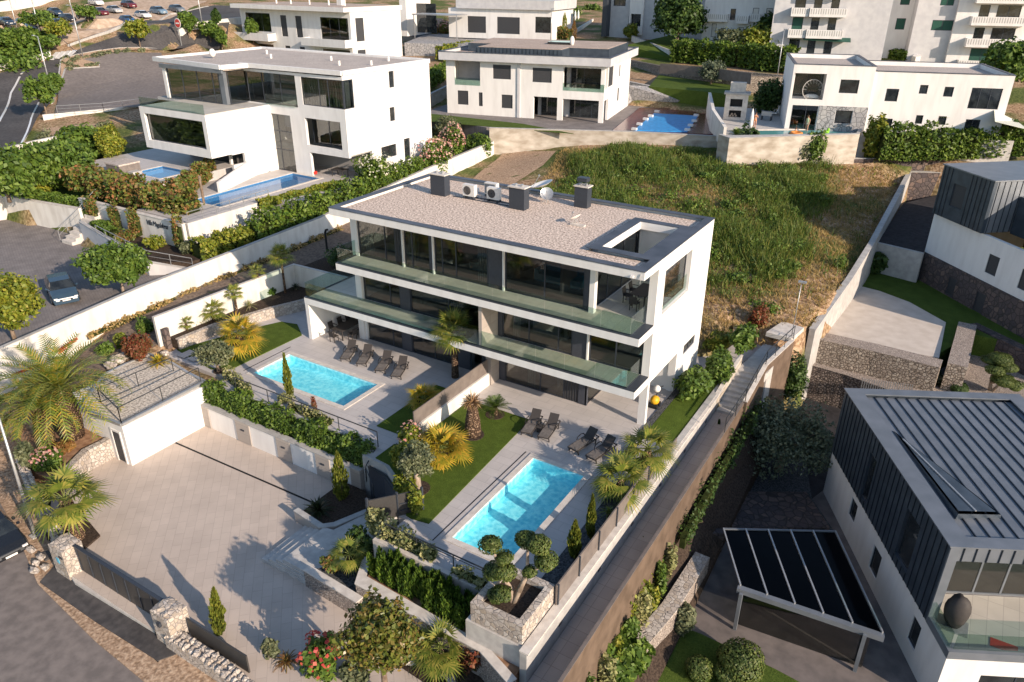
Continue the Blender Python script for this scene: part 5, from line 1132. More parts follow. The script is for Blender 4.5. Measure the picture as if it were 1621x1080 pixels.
garden_wall('pebble_wall','broad pebble topped wall in front of the pale drained pool',[tuple(W(a,b,-.7)) for a,b in ((1283,529),(1385,551),(1490,577))],1.35,0,drystone,MATS['fine_rubble_masonry'],z=-4,zt=-.7,ch=.05,cw=.01)
garden_wall('pebble_wall','broad pebble topped wall on the right side of the pale drained pool',[tuple(W(a,b,-.55)) for a,b in ((1516,578),(1532,512))],1.2,0,drystone,MATS['fine_rubble_masonry'],z=-4,zt=-.6,ch=.05,cw=.01)
garden_wall('stone_wall','rough stone wall running right behind the terraced lot lawn',[tuple(W(a,b,-.9)) for a,b in ((1540,512),(1640,560))],.8,0,darkstone,None,z=-3,zt=-.9)
led = poly([(1272,535),(1400,540),(1545,525),(1680,560),(1700,720),(1560,665),(1450,628),(1340,596),(1270,577)],-2.6); struct('gravel_ledge', MB().prism(led,-5.9,-2.6), MATS['fine_rubble_masonry'])
garden_wall('pebble_wall','tall wall of rounded pebbles above the dark lower asphalt',[tuple(W(a,b,-2.5)) for a,b in ((1276,574),(1340,592),(1480,640))],.5,0,pebble,MATS['fine_rubble_masonry'],z=-5.6,zt=-2.5,ch=.05)
hedge('lavender_row','row of grey green lavender bushes on the ledge below the pale drained pool',[tuple(W(a,b,-2.6)) for a,b in ((1300,557),(1380,578),(1470,600),(1495,612))],.6,.55,L_olive,dens=110,size=.13,rough=.35,cat='plant')
t = T('metal_fence','grey vertical bar fence behind the zinc roof','fence',tuple(W(1362,620,-2.5)))
m = MB()
for i in range(22):
    p = W(1362,618,-2.4).lerp(W(1440,628,-2.4),i/21); m.bar(p,p+Vector((0,0,.9)),.05)
t.part('bars', m, steel, world=True)
cloud_tree(tuple(W(1567,618,-2.6)),[(0,.3,2.3,.75,.32),(.6,.1,1.9,.6,.28),(-.1,-.4,1.75,.6,.3),(.55,-.5,1.2,.75,.35),(1.2,-.5,1.0,.6,.3),(-.6,.2,2.1,.5,.25)],'topiary cloud tree with flat pads on the gravel slope near the right edge',[[(0,0,-.1),(-.1,0,.8),(0,.2,2.0)],[(.1,0,-.1),(.5,-.3,1.0)],[(0,0,.6),(-.1,-.3,1.6)]],dens=900)
cloud_tree(tuple(W(1515,620,-2.6)),[(0,0,.3,.6,.35)],'small clipped round shrub behind the zinc roof parapet',[[(0,0,0),(0,0,.3)]],mat=L_dark,name='ball_shrub',size=.06)
for i,(a,b) in enumerate(((1387,592),(1400,594),(1428,603),(1442,606))):
    solo('garden_light','small white round light on the gravel ledge','light',MB().blob(tuple(W(a,b,-2.42)),.09,8,6,0),plasticw,tuple(W(a,b,-2.6)),group='round lights on the gravel ledge')
shrub(tuple(W(1385,432,LT)),(.9,.9,1.2),L_dark,'banana_plant','dark broad leaved plant at the corner of the courtyard wall','plant',900,.3,81)
rosette(tuple(W(1310,478,.1)),.7,'orange tinted agave on the edge of the meadow by the boundary wall',L_orange,'agave',40,82,.1,.1,.35)
shrub(tuple(W(1322,445,.6)),(.6,.5,.5),L_red,'bush','dark reddish bush against the meadow side of the boundary wall',n=700,seed=83)
solo('white_bin','small white bin at the corner of the pale drained pool','bin',MB().box(-.25,.25,-.2,.2,0,.8),plasticw,tuple(W(1362,447,LT)),world=False)
t = T('scooter','small white and dark scooter parked at the corner of the pebble wall','scooter',tuple(W(1290,512,-.6)))
t.part('frame', MB().tube([(-.4,0,.25),(0,0,.3),(.35,0,.35),(.45,0,.95)],.05,6), plasticw); 
for x in (-.45,.5): t.part('wheel', MB().tube([(x,-.05,.2),(x,.05,.2)],.2,12), black)
t.part('handlebar', MB().bar((.45,-.25,.95),(.45,.25,.95),.04), dark)
# second zinc house
S = T('zinc_house','white house with a dark zinc upper box, cut by the right edge','house',(31.2,38.,1.5),math.radians(-48.6))
S.part('wall', MB().grid('xz',-.2,16,0,3.4,.4,.7,[(6.6,7.7,.7,2.2),(9.9,11.,.7,2.2)]), white); S.part('wall', MB().box(-.2,.1,.7,12,0,3.4).box(15.7,16,.7,12,0,3.4), white)
S.part('stone_base', MB().grid('xz',-.2,18,-3.4,-.003,.3,.8,[(3.4,4.3,-2.4,-.9),(6.6,7.6,-2.6,-.9)]), darkstone)
win(S,'x',6.6,7.7,.7,2.2,.4,-1,pane=shutter); win(S,'x',9.9,11.,.7,2.2,.4,-1,pane=shutter); win(S,'x',3.4,4.3,-2.4,-.9,.3,-1,pane=shutter); win(S,'x',6.6,7.6,-2.6,-.9,.3,-1,pane=shutter)
S.part('gable', MB().prism([(0,.402),(5.2,.402),(5.2,.7),(0,.7)],3.4,4.3), white)
S.part('clad_box', MB().grid('xz',.0,5.6,3.5,7.5,0,.3,[(1.6,3.0,4.6,6.4)]), zincdark); S.part('clad_box', MB().box(5.3,5.6,.3,9.5,3.5,7.5).box(0,.3,.3,9.5,3.5,7.5).box(0,5.6,9.2,9.5,3.5,7.5).box(.3,5.3,.3,9.2,3.5,3.7), zinc)
win(S,'x',1.6,3.0,4.6,6.4,0,-1,pane=shutter); S.part('flat_roof', MB().box(-.08,5.7,-.08,9.6,7.503,7.6), zinc)
m = MB()
for i in range(12):
    x=.2+.45*i
    if not 1.5<x<3.05: m.box(x,x+.04,-.04,-.003,3.5,7.49)
for i in range(18): m.box(5.603,5.64,.4+.5*i,.44+.5*i,3.5,7.49)
S.part('standing_seams', m, seam)
S.part('upper_wall', MB().box(5.7,16,2.5,11.8,3.4,6.3), zincdark); S.part('back_volume', MB().box(-2.2,13,9.7,17,0,7.6), zincdark)
S.part('hip_roof', MB().add([(-2.4,9.6,7.62),(13.2,9.6,7.62),(13.2,17.2,7.62),(-2.4,17.2,7.62),(1.5,13.4,9.0),(9.5,13.4,9.0)],[(0,1,5,4),(1,2,5),(2,3,4,5),(3,0,4),(0,3,2,1)]), zinc)
m = MB()
for i in range(20): x=-1.6+.75*i; m.bar((x,9.7,7.68),(1.5+(9.5-1.5)*min(1,max(0,(x+2.4)/15.6)),13.4,9.04),.06,.08)
S.part('roof_seams', m, seam)
S.part('lower_annexe', MB().box(-1.2,-.22,1.5,7,.003,3.0), zincdark)

# ---------------------------------------------------------------- white villa on the left (upper left)
L = T('cubic_house','large white cubic house with projecting glazed box and two pools, upper left','house',(-19.2,22.2,4.0))
zr = 14.5
L.part('wall', MB().grid('xz',-33.5,-19.2,4.0,zr,22.2,22.5,[(-30.4,-26.8,4.0,9.8),(-24.7,-19.2,11.05,13.7),(-24.75,-20.0,7.1,9.8),(-24.5,-19.2,4.0,6.4),(-33.5,-25.5,10.7,13.75)]), white, world=True)
L.part('wall', MB().grid('yz',22.5,35.6,4.0,zr,-19.5,-19.2,[(22.5,23.6,11.05,13.7),(28.9,29.7,12.3,13.9),(28.7,29.5,9.0,10.4),(27.0,29.4,5.4,6.65),(30.7,31.7,4.6,6.9),(22.5,25.6,4.0,6.6)]), white, world=True)
L.part('wall', MB().box(-45,-19.5,35.3,35.6,4,zr), white, world=True)
L.part('roof', MB().prism([(-32.4,19.4),(-31.8,22.2),(-19.3,22.2),(-19.3,35.5),(-44.6,35.5),(-44.6,20.9)],14.0,14.35), roofgrey, world=True)
rp = [(-32.5,19.2),(-31.6,21.9),(-19.2,22.2),(-19.2,35.6),(-45,35.6),(-45,20.6)]; e = MB()
for a,b in zip(rp, rp[1:]+rp[:1]): e.bar((*a,14.35),(*b,14.35),.32,.42)
L.part('parapet', e, white, world=True)
L.part('box_wall', MB().grid('xz',-39.7,-29.6,6.6,10.65,14.3,14.6,[(-39.05,-30.15,7.4,10.05)]), white, world=True)
L.part('box_wall', MB().grid('yz',14.6,24,6.6,10.65,-29.9,-29.6,[]), white, world=True); L.part('box_wall', MB().grid('yz',16.7,24,3.6,6.6,-29.9,-29.6,[(16.7,18.2,5.5,6.5)]), white, world=True)
L.part('box_wall', MB().box(-39.7,-39.4,14.6,24,6.6,10.65), white, world=True)
L.part('floor', MB().box(-39.4,-29.9,14.6,24,6.6,6.85).box(-39.38,-29.9,14.61,19.5,10.35,10.62).box(-44,-29.9,19.5,35,10.35,10.62).box(-29.9,-19.5,22.5,35.3,10.3,10.6).box(-29.9,-19.5,22.5,35.3,6.4,6.9), concrete, world=True)
L.part('box_terrace', MB().box(-39.6,-29.7,14.4,19.5,10.653,10.70), balc, world=True)
win(L,'x',-39.05+19.2,-30.15+19.2,3.4,6.05,-7.9,-1,(),pane=facglass,recess=.25,fr=.1)
L.part('sofa', MB().box(-38.3,-33,17,18.2,6.87,7.4).box(-38.3,-33,18.0,18.4,7.4,7.8), intwall, world=True); L.part('interior_wall', MB().box(-39.3,-30,21,21.2,6.87,10.3), intwall, world=True)
win(L,'x',-24.7+19.2,.0,7.05,9.7,0,-1,(-3.2,-2.0),fr=.08,recess=.05,pane=facglass); win(L,'y',.0,1.4,7.05,9.7,0,1,fr=.08,recess=.05,pane=facglass)
m = MB()
for i in range(30): m.box(-24.5+.17*i,-24.5+.17*i+.1,22.75+.07*(i%2),22.8+.07*(i%2),11.1,13.6)
for i in range(8): m.box(-19.75,-19.7,22.6+.13*i,22.6+.13*i+.08,11.1,13.6)
L.part('curtain', m, curtain, world=True)
win(L,'x',-24.7+19.2,-.85,3.1,5.8,0,-1,(-3.2,),fr=.07,recess=.9,pane=facglass); L.part('interior_wall', MB().box(-29.5,-19.6,26,26.2,4,14), intwall, world=True)
win(L,'x',-30.4+19.2,-26.8+19.2,.02,5.8,0,-1,(-9.6,),(2.2,4.1),fr=.08,recess=.12,pane=facglass,name='tall_window')
for q in ((28.9,29.7,12.3,13.9),(28.7,29.5,9.0,10.4),(27.0,29.4,5.4,6.65),(30.7,31.7,4.6,6.9)): win(L,'y',q[0]-22.2,q[1]-22.2,q[2]-4,q[3]-4,0,1,recess=.1,name='door' if q[0]==30.7 else 'window')
win(L,'x',-33.4+19.2,-25.6+19.2,6.62,9.73,.4,-1,(-11.6,-9.0),pane=facglass,fr=.08,recess=.1)
# upper glazed corner
win(L,'x',-41.6+19.2,-33.4+19.2,6.72,9.9,-2.7,-1,(-20,-17.6,-15.2),pane=facglass,fr=.1,recess=0)
L.part('corner_column', MB().box(-33.35,-32.7,19.5,19.9,10.7,14.1), zinc, world=True); L.part('corner_column', MB().box(-42.2,-41.7,19.4,19.8,10.7,14.1), white, world=True)
L.part('eave', MB().box(-42.3,-32.5,19.2,19.45,13.75,14.15), zinc, world=True); win(L,'y',-2.2,.3,6.72,9.9,-13.5,1,pane=facglass,fr=.08,recess=0)
L.part('dining_table', MB().box(-38.5,-35.5,21,22,11.4,11.45), interior, world=True)
L.part('kitchen_counter', MB().box(-28.9,-26.2,23.4,24.3,10.6,11.6), white, world=True)
L.part('ground_wall', MB().box(-39.5,-29.9,19.0,19.3,4.9,6.6), darkglass, world=True)
for x in (-32.5,-36,): L.part('post', MB().box(x,x+.25,18.5,18.75,4.9,6.6), white, world=True)
L.part('roof_dome', MB().blob((-40.2,24.5,14.9),(.35,.35,.45),10,7,0), plasticw, world=True, smooth=True)
for i,(x,y) in enumerate(((-24,27),(-21.5,29),(-28,30),(-22.6,33),(-35,28),(-39,31))): L.part('roof_vent', MB().tube([(x,y,14.35),(x,y,14.8)],.12,8), plasticw, world=True)
def balus2(t, x0, y0, x1, y1, z, h=1.0, w=1.9):
    n = max(1,round(math.hypot(x1-x0,y1-y0)/w))
    for i in range(n):
        a=(i+.01)/n; b=(i+.99)/n; t.part('balustrade_pane', MB().bar((x0+(x1-x0)*a,y0+(y1-y0)*a,z+h/2),(x0+(x1-x0)*b,y0+(y1-y0)*b,z+h/2),.02,h), railglass, world=True)
balus2(L,-39.6,14.4,-29.7,14.4,10.7,.9); balus2(L,-25.6,22.1,-30,22.1,10.7)
# pool level
pt = [(-21.4,5.0),(-21.4,24.0),(-19.2,35.6),(-20,22.2),(-29.9,22.2),(-29.9,12.5),(-33.6,11.0),(-28.5,5.0)]
lp = [(-21.4,5.0),(-21.4,22),(-18.9,36),(-46,36),(-46,22),(-29.6,22),(-29.6,12.0),(-33.5,10.0),(-29.5,5.0)]
LP_ = W(300,318,4.0); lpb = (-26.9,-23.0,9.4,22.0)
struct('pool_terrace', MB().grid('xy',-31.5,-21.5,5,22.19,2.2,4.0,[(-27.0,-23.1,9.4,21.8),(-32,-28.6,4,10.5)]).box(-21.5,-17.5,14,37,2.2,4.0).box(-31.5,-21.5,22.2,30,2.2,4.0), terrace)
PADS.append(([(-31.5,5),(-21.5,5),(-21.5,14),(-17.5,14),(-17.5,37),(-31.5,37)],[4]*6,2.5))
pool('swimming_pool','long rectangular pool with dark blue lining beside the large cubic house',(-27.0,-23.1,9.4,21.8),.10,.6,poolbluedk,watermat('calm_pool_water',(.7,.88,.95),.05),cw=.3,z=4.0)
struct('patio', MB().grid('xy',-46,-31.5,8,19,3.0,4.9,[(-37.6,-33.2,10.8,14.2)]).box(-46,-31.5,19,35,3.0,4.9), terrace); PADS.append(([(-46,8),(-31.5,8),(-31.5,35),(-46,35)],[4.9]*4,3.2))
pool('small_pool','small blue pool with pale coping in front of the projecting glazed box',(-37.6,-33.2,10.8,14.2),.10,.6,poolbluedk,MATS['calm_pool_water'],cw=.25,z=4.9)
m = MB().prism([(-31.6,10.5,6.2),(-31.6,22,6.2),(-31.3,22,6.2),(-31.3,10.5,4.6)],3.0,None); 
garden_wall('ramp_wall','white sloping wall between the small pool and the long pool',[tuple(W(a,b,4.8)) for a,b in ((345,292),(410,262))],.25,0,white,None,z=3.5,zt=[5.0,5.9])
t = T('hot_tub','grey covered hot tub on the patio of the cubic house','hot tub',tuple(W(197,272,4.9))); t.part('shell', MB().box(-1.1,1.1,-1.1,1.1,0,.85), MATS['worn_asphalt']); t.part('cover', MB().box(-1.15,1.15,-1.15,1.15,.853,1.0), MATS['grey_gravel_roof']); t.part('step', MB().box(1.3,2.2,-.5,.5,0,.3), MATS['concrete'])
solo('pole','dark wooden pole standing at the near edge of the long pool','pole',MB().tube([(0,0,0),(0,0,2.5)],.12,8),bark,tuple(W(323,322,4.0)),world=False)
t = T('hanging_chair','dark wire hanging chair stand on the pool terrace by the tall window','chair',tuple(W(421,271,4.0)))
t.part('base', MB().tube([(.55*math.cos(a*.5236),.55*math.sin(a*.5236),.03) for a in range(13)],.025,5), dark); t.part('frame', MB().tube([(-.5,0,.03),(-.1,0,2.0),(0,0,2.2)],.03,5).tube([(.5,0,.03),(.12,0,2.0),(0,0,2.2)],.03,5).tube([(0,.5,.03),(0,.1,2.0),(0,0,2.2)],.03,5), dark)
t = T('patio_table','patio table with chairs under the ground floor opening of the cubic house','table',(-22,23.6,4.0)); t.part('table_top', MB().box(-.8,.8,-.5,.5,.7,.75), rattan)
for x in (-.7,.7):
    for y in (-.4,.4): t.part('leg', MB().box(x-.03,x+.03,y-.03,y+.03,0,.697), rattan)
solo('toy_ride_on','red toy on the floor beside the ground floor opening of the cubic house','toy',MB().box(-.3,.3,-.2,.2,.1,.4).box(-.3,-.1,-.2,.2,.4,.8),redm,tuple(W(497,277,4.0)),world=False)
garden_wall('retaining_wall','white retaining wall with railing below the long pool of the cubic house',[(-21.3,4.6),(-21.3,14),(-19.2,20)],.25,0,white2,None,z=.5,zt=[4.05,4.05,4.05])
hedge('yellow_hedge','yellow green hedge along the pool terrace edge of the cubic house',[(-21.0,12.0,3.6),(-19.6,18.5,3.8),(-19.0,20.8,3.9)],.7,.7,L_yel,dens=130,size=.16)
railing('railing','thin metal railing on the white retaining wall of the cubic house',[(-21.3,4.8,4.05),(-21.3,13.5,4.05)],.9,1.5,(1.,.6,.3),steel)
hedge('hedge','long dark green hedge behind the white boundary wall, running up to the oleanders',[(-17.2,8.0,2.2),(-17.0,20,2.4),(-17.1,31,2.9)],1.6,2.0,L_hedge,dens=75,size=.2,rough=.22)
hedge('hedge','short clipped hedge at the lower end behind the white boundary wall',[(-18.6,3.2,1.8),(-17.9,8.6,1.9)],1.6,1.5,L_yel,dens=90,size=.17,rough=.14)
shrub((-17.8,24.5,3),(1.7,2.2,2.0),L_hedge,'oleander_bush','oleander bush with white flowers beside the cubic house corner',n=3200,size=.2,seed=91,flowers=L_floww,nf=260)
shrub((-16.9,33.0,3),(1.5,1.7,1.9),L_hedge,'oleander_bush','oleander bush with pink flowers near the end of the white boundary wall, nearer',n=2600,size=.2,seed=92,flowers=L_flow,nf=330)
shrub((-18.5,38.5,3.2),(1.6,1.6,2.2),L_hedge,'oleander_bush','oleander bush with pink flowers behind the white boundary wall, farther',n=2600,size=.2,seed=93,flowers=L_flow,nf=360)
shrub((-17.2,42.0,3.2),(2.4,1.8,1.6),L_green,'bush','broad green bush at the far end of the white boundary wall',n=3000,size=.2,seed=94)
tree((-22.0,42.5,3.6),3.8,1.0,(1.7,1.7,1.5),L_olive,'olive_tree','round olive tree left of the far oleanders, below the house with the flat grey roof',n=3000,size=.16,seed=95,tr=.14)
tree((-19.4,37.2,3.2),3.0,1.2,(.8,.8,1.0),L_var,'small_tree','small yellow leaved tree between the two pink oleanders',n=1100,size=.2,seed=96,tr=.07,clumps=6)
garden_wall('boundary_wall','very long white boundary wall with a dirt path at its foot, left of the villa',[(-15.2,-18.5),(-15.5,-4),(-15.8,14),(-16.0,30),(-16.0,44.5)],.28,0,white2,concrete,z=-1,zt=[1.6,2.55,3.0,4.2,5.0],ch=.05,cw=.04)
hedge('grass_verge','dry grass at the foot of the long white boundary wall',[(-15.0,-8.5,.55),(-15.1,6,1.0),(-15.2,16,1.4)],.5,.28,L_dry,dens=110,size=.13,rough=.4,cat='grass')
rosette(tuple(W(386,425,1.1)),.5,'grey spiky plant growing by the path at the long white wall',L_olive,'yucca',36,97,.2,.05,.3)
solo('lamp_bollard','black garden lamp bollard left of the villa upper balcony','lamp',MB().tube([(0,0,0),(0,0,1.6),(.1,0,1.85),(.3,0,1.9)],.09,8),black,tuple(W(518,398,2.2)),world=False)
shrub((-7.5,8.0,2.1),(1.3,1.2,.8),L_dark,'bush','dark bush in the raised bed left of the villa balconies',n=1500,seed=98); shrub((-5.2,7.4,2.1),(.9,.9,.6),L_green,'bush','green bush beside the glass terrace left of the villa',n=900,seed=99)
# car park with walls and steps
cp = [(-15.4,-20),(-15.6,1.0),(-18.2,2.2),(-21,.2),(-32.7,2.1),(-34.8,3.3),(-46,2.4),(-50,-3),(-44,-14),(-30,-24)]
struct('car_park', MB().prism(cp,-1,1.0), paveg); PADS.append((cp,[1.0]*10,.2))
garden_wall('lower_wall','white sloping wall with a grey door behind the green trees of the car park',[(-33,2.2),(-20.8,.25),(-18.3,2.4)],.25,0,greywall,concrete,z=.5,zt=[2.9,2.1,1.3],ch=.05)
solo('grey_door','dark grey garage door in the sloping wall behind the tree','door',MB().bar((-27.4,1.15,1.75),(-25.5,.84,1.75),.1,1.45),shutter,(-26.5,.9,1.0))
G2 = T('sign_wall','white wall with dark script lettering and hanging plants below the cubic house','wall',(-22.4,4.2,2.5)); G2.part('wall', MB().box(-36,-21.2,4.1,4.4,1,4.1), white2, world=True); G2.part('coping', MB().box(-36,-21.2,4.05,4.45,4.103,4.16), coping, world=True)
fc = bpy.data.curves.new('lettering','FONT'); fc.body = 'Villa Magdalena'; fc.size = 1.0; fc.extrude = .03; fc.shear = .35; fc.space_character = .86
fo = bpy.data.objects.new('lettering', fc); COL.objects.link(fo); fo.data.materials.append(dark); fo.parent = G2.o; fo.location = (-3.7,-.13,.85); fo.rotation_euler = (math.pi/2,0,0); fo.scale = (.56,.62,.56)
for x,w_ in ((-34.4,1.3),(-30.9,1.0),(-28.2,1.2),(-22.2,.9)):
    hedge('hanging_plant','green trailing plant hanging over the white lettered wall',[(x,3.9,2.2),(x+w_,3.9,2.2)],.5,2.1,L_mix,dens=110,size=.17,rough=.25,cat='plant',group='plants hanging over the lettered wall')
struct('planting_terrace', MB().prism([(-36,4.2),(-33,2.2),(-20.8,.4),(-18.4,2.5),(-17.4,9),(-21.2,9),(-21.2,4.2)],0,1.95), soil); PADS.append(([(-36,4.2),(-33,2.2),(-20.8,.4),(-18.4,2.5),(-16,3),(-16.4,9),(-21.2,9),(-21.2,4.2)],[1.9]*8,0))
hedge('hedge','low green hedge on top of the sloping wall near the car park steps',[(-32.4,3.2,1.95),(-28.5,2.3,1.95)],1.0,.9,L_green,dens=110,size=.16)
for i,(x,y,l_) in enumerate(((-31,3.4,'round green shrub nearest the car park steps on the planted terrace'),(-27.3,2.6,'round green shrub behind the dark storage boxes on the planted terrace'),(-23.6,2.9,'low yellow green shrub below the dark lettering'),(-20.2,3.6,'olive green shrub at the corner of the lettered wall'),(-19.2,5.6,'green shrub between the lettered wall and the clipped hedge'))): shrub((x,y,1.95),(.9,.6,.6),[L_green,L_mix,L_yel,L_olive,L_green][i],'bush',l_,n=700,size=.16,seed=700+i)
hedge('photinia_hedge','reddish green photinia hedge above the lettered wall',[(-40,6.4,4.3),(-31,6.3,4.2),(-23.5,7.0,3.8)],2.2,1.5,L_mix,dens=75,size=.24,rough=.25)
hedge('photinia_hedge','sloping red tipped hedge between the two pools of the cubic house',[tuple(W(a,b,4.3)) for a,b in ((275,320),(305,300),(335,278))],.9,1.5,L_mix,dens=120,size=.18,rough=.2)
for i in range(2):
    p = W(192+22*i,352+8*i,2.4); t = T('storage_box','dark storage box behind the rail on the sloping wall','box',(p.x,p.y,1.95),0,'dark boxes behind the rail on the sloping wall'); t.part('body', MB().box(-.9,.9,-.35,.35,0,.7), rattan); t.part('lid', MB().box(-.93,.93,-.38,.38,.703,.78), dark)
railing('railing','thin metal railing on top of the sloping white wall by the car park',[(-29.5,1.5,2.45),(-20.8,.3,2.15),(-18.3,2.4,1.35)],.9,1.6,(1.,.5),steel)
t = T('car_park_steps','pale outdoor staircase climbing from the car park corner','steps',(-33.5,1.8,1.0))
for i in range(9): t.part('step', MB().box(-34.6,-33.0,1.0+.42*i,5.2,1.0+.28*i if i else .9,1.28+.28*i), coping, world=True)
railing('railing','curved metal handrail beside the car park staircase',[(-34.8,1.0,1.2),(-34.8,5.2,4.0)],.9,1.1,(1.,.5),steel)
garden_wall('end_wall','white wall with a small light closing the far side of the car park',[(-46,2.4),(-34.8,3.4)],.3,0,white2,coping,z=.5,zt=[3.3,3.5])
garden_wall('end_wall','white wall along the street side of the car park, left edge',[(-46,2.4),(-49,-4),(-44,-14)],.3,0,white2,coping,z=.5,zt=[3.3,3.0,2.8])
struct('left_garden', MB().prism([(-46,2.6),(-34.8,3.6),(-36,8),(-46,8)],0,3.2), lawn2); PADS.append(([(-46,2.6),(-34.8,3.6),(-36,8),(-46,8)],[3.1]*4,1))
hedge('hedge','trimmed ground cover hedge with rail above the white car park end wall',[(-45.5,3.4,3.2),(-35.5,4.6,3.2)],1.0,.7,L_green,dens=100,size=.16)
tree(tuple(W(24,540,1.0)),4.6,1.6,(2.4,2.3,1.9),L_yel,'citrus_tree','bright yellow green round tree beside the blue car, left edge',n=9500,size=.17,seed=101,tr=.13,clumps=15)
tree(tuple(W(196,465,1.0)),3.7,1.5,(2.5,2.3,1.35),L_green,'mulberry_tree','broad green umbrella shaped tree behind the long white wall',n=8500,size=.19,seed=102,tr=.11,clumps=13,bk=barkpale)
shrub(tuple(W(178,248,4.9)),(1.5,1.5,2.0),L_yel,'clipped_bush','upright yellow green clipped bush beside the hot tub',n=3600,size=.2,seed=103)
for i,(a,b,rx,rz,l) in enumerate(((55,300,3.6,2.2,'broad dense green tree at the left edge above the car park'),(100,290,4.2,2.3,'broad dense green tree left of the clipped bush'),(15,318,3.0,2.0,'dense green tree cut by the left edge above the car park'),(140,262,3.0,2.2,'dense green tree beside the dark lower entrance'))):
    tree(tuple(W(a,b,3.4)),4.4,1.2,(rx,2.8,rz),L_green,'green_tree',l,n=6500,size=.30,seed=104+i,tr=.16,clumps=14)
shrub(tuple(W(68,305,3.3)),(1.2,.9,.7),L_yel,'bush','low golden bush in the garden above the car park end wall',n=900,size=.18,seed=111)

# ---------------------------------------------------------------- cars
def car(loc, rot, paint, label, group=None, L=4.5, W_=1.82, H=1.48, kind='hatch', cat='car'):
    t = T('parked_car', label, cat, loc, rot, group); hw = W_/2
    # stations: x, belt z, roof z, half width low, half width belt, half width roof
    if kind == 'suv': st = [(-.5,.62,.62,.86,.80,.8),(-.49,.95,.97,.97,.92,.86),(-.44,.98,1.28,.99,.97,.72),(-.36,.99,1.5,1,.98,.74),(-.08,.97,1.58,1,1,.76),(.10,.97,1.5,1,.99,.74),(.25,.96,1.02,1,.97,.88),(.42,.86,.88,.98,.92,.84),(.485,.68,.70,.92,.84,.78),(.5,.45,.46,.84,.78,.7)]
    else: st = [(-.5,.55,.55,.84,.78,.74),(-.485,.84,.86,.95,.9,.84),(-.42,.90,1.12,.98,.95,.70),(-.31,.92,1.38,1,.97,.70),(-.06,.90,1.46,1,1,.73),(.09,.90,1.37,1,.98,.71),(.24,.88,.93,1,.96,.86),(.40,.76,.79,.98,.92,.84),(.48,.60,.62,.92,.84,.76),(.5,.40,.41,.84,.78,.7)]
    b = MB(); g_ = MB(); n = len(st); zs = H/1.48; lo = .22
    for (x,zb,zr_,wl,wb,wr) in st:
        b.v += [(x*L,-hw*wl*.96,lo),(x*L,-hw*wl,.5*zb*zs+.1),(x*L,-hw*wb,zb*zs),(x*L,-hw*wr,zr_*zs),(x*L,hw*wr,zr_*zs),(x*L,hw*wb,zb*zs),(x*L,hw*wl,.5*zb*zs+.1),(x*L,hw*wl*.96,lo)]
    g_.v = list(b.v)
    for i in range(n-1):
        for k in range(8):
            a = i*8+k; c2 = i*8+(k+1)%8; f = (a,a+8,c2+8,c2)
            cab = 1 <= i <= 5
            if k in (2,4) and cab and 2 <= i <= 5: g_.f.append(f)
            elif k == 3 and i in (1,5): g_.f.append(f)
            else: b.f.append(f)
    b.f.append(tuple(range(7,-1,-1))); b.f.append(tuple((n-1)*8+k for k in range(8)))
    body = t.part('body', b, paint, smooth=False); t.part('windows', g_, darkglass)
    for o in (body,):
        md = o.modifiers.new('bevel','BEVEL'); md.width = .035; md.segments = 2; md.limit_method = 'ANGLE'
    for sx in (-.31,.32):
        for sy in (-1,1):
            w = t.part('wheel', MB().tube([(sx*L,sy*(hw-.20),.32),(sx*L,sy*(hw+.01),.32)],.32,14), black); t.part('rim', MB().tube([(sx*L,sy*(hw+.012),.32),(sx*L,sy*(hw+.022),.32)],.2,10), steel, w)
    for sy in (-1,1):
        t.part('headlight', MB().box(L*.462,L*.487,sy*hw*.72-.12,sy*hw*.72+.12,.55*zs,.64*zs), plasticw); t.part('tail_light', MB().box(-L*.499,-L*.488,sy*hw*.62-.13,sy*hw*.62+.13,.66*zs,.84*zs), redm)
        t.part('mirror', MB().blob((L*.16,sy*(hw+.08),.98*zs),(.1,.09,.07),8,5,0), paint)
    t.part('grille', MB().box(L*.48,L*.499,-.42,.42,.36,.52), black); t.part('number_plate', MB().box(L*.498,L*.507,-.26,.26,.40,.50), plasticw); t.part('number_plate', MB().box(-L*.506,-L*.499,-.26,.26,.5,.6), plasticw)
    return t
def paint(name, c, rough=.22): 
    m = tex(name, tuple(x*.95 for x in c), tuple(x*1.05 for x in c), 3, rough, .6, detail=2); return m
blue = paint('steel_blue_paint',(.035,.065,.10)); blk = paint('black_paint',(.012,.014,.018)); wht = paint('white_paint',(.62,.60,.58)); dk = paint('dark_blue_paint',(.02,.035,.06)); gry = paint('grey_paint',(.12,.14,.16)); red = paint('dark_red_paint',(.10,.015,.02)); bl2 = paint('bright_blue_paint',(.02,.08,.20)); lb = paint('pale_blue_paint',(.13,.20,.27)); rd2 = paint('red_car_paint',(.30,.015,.02)); slv = paint('silver_paint',(.36,.36,.36))
a0 = W(90,447,1.0); a1 = W(112,492,1.0); dv = a1-a0; car(tuple((a0+a1)/2), math.atan2(dv.y,dv.x), blue, 'steel blue parked car in the paved car park behind the long white wall')
a0 = W(-60,800,-3.15); a1 = W(22,890,-3.15); dv = a1-a0; car(tuple(a1-dv.normalized()*2.3), math.atan2(dv.y,dv.x), blk, 'black parked car cut by the left edge below the street lamp', L=4.7, W_=1.88)

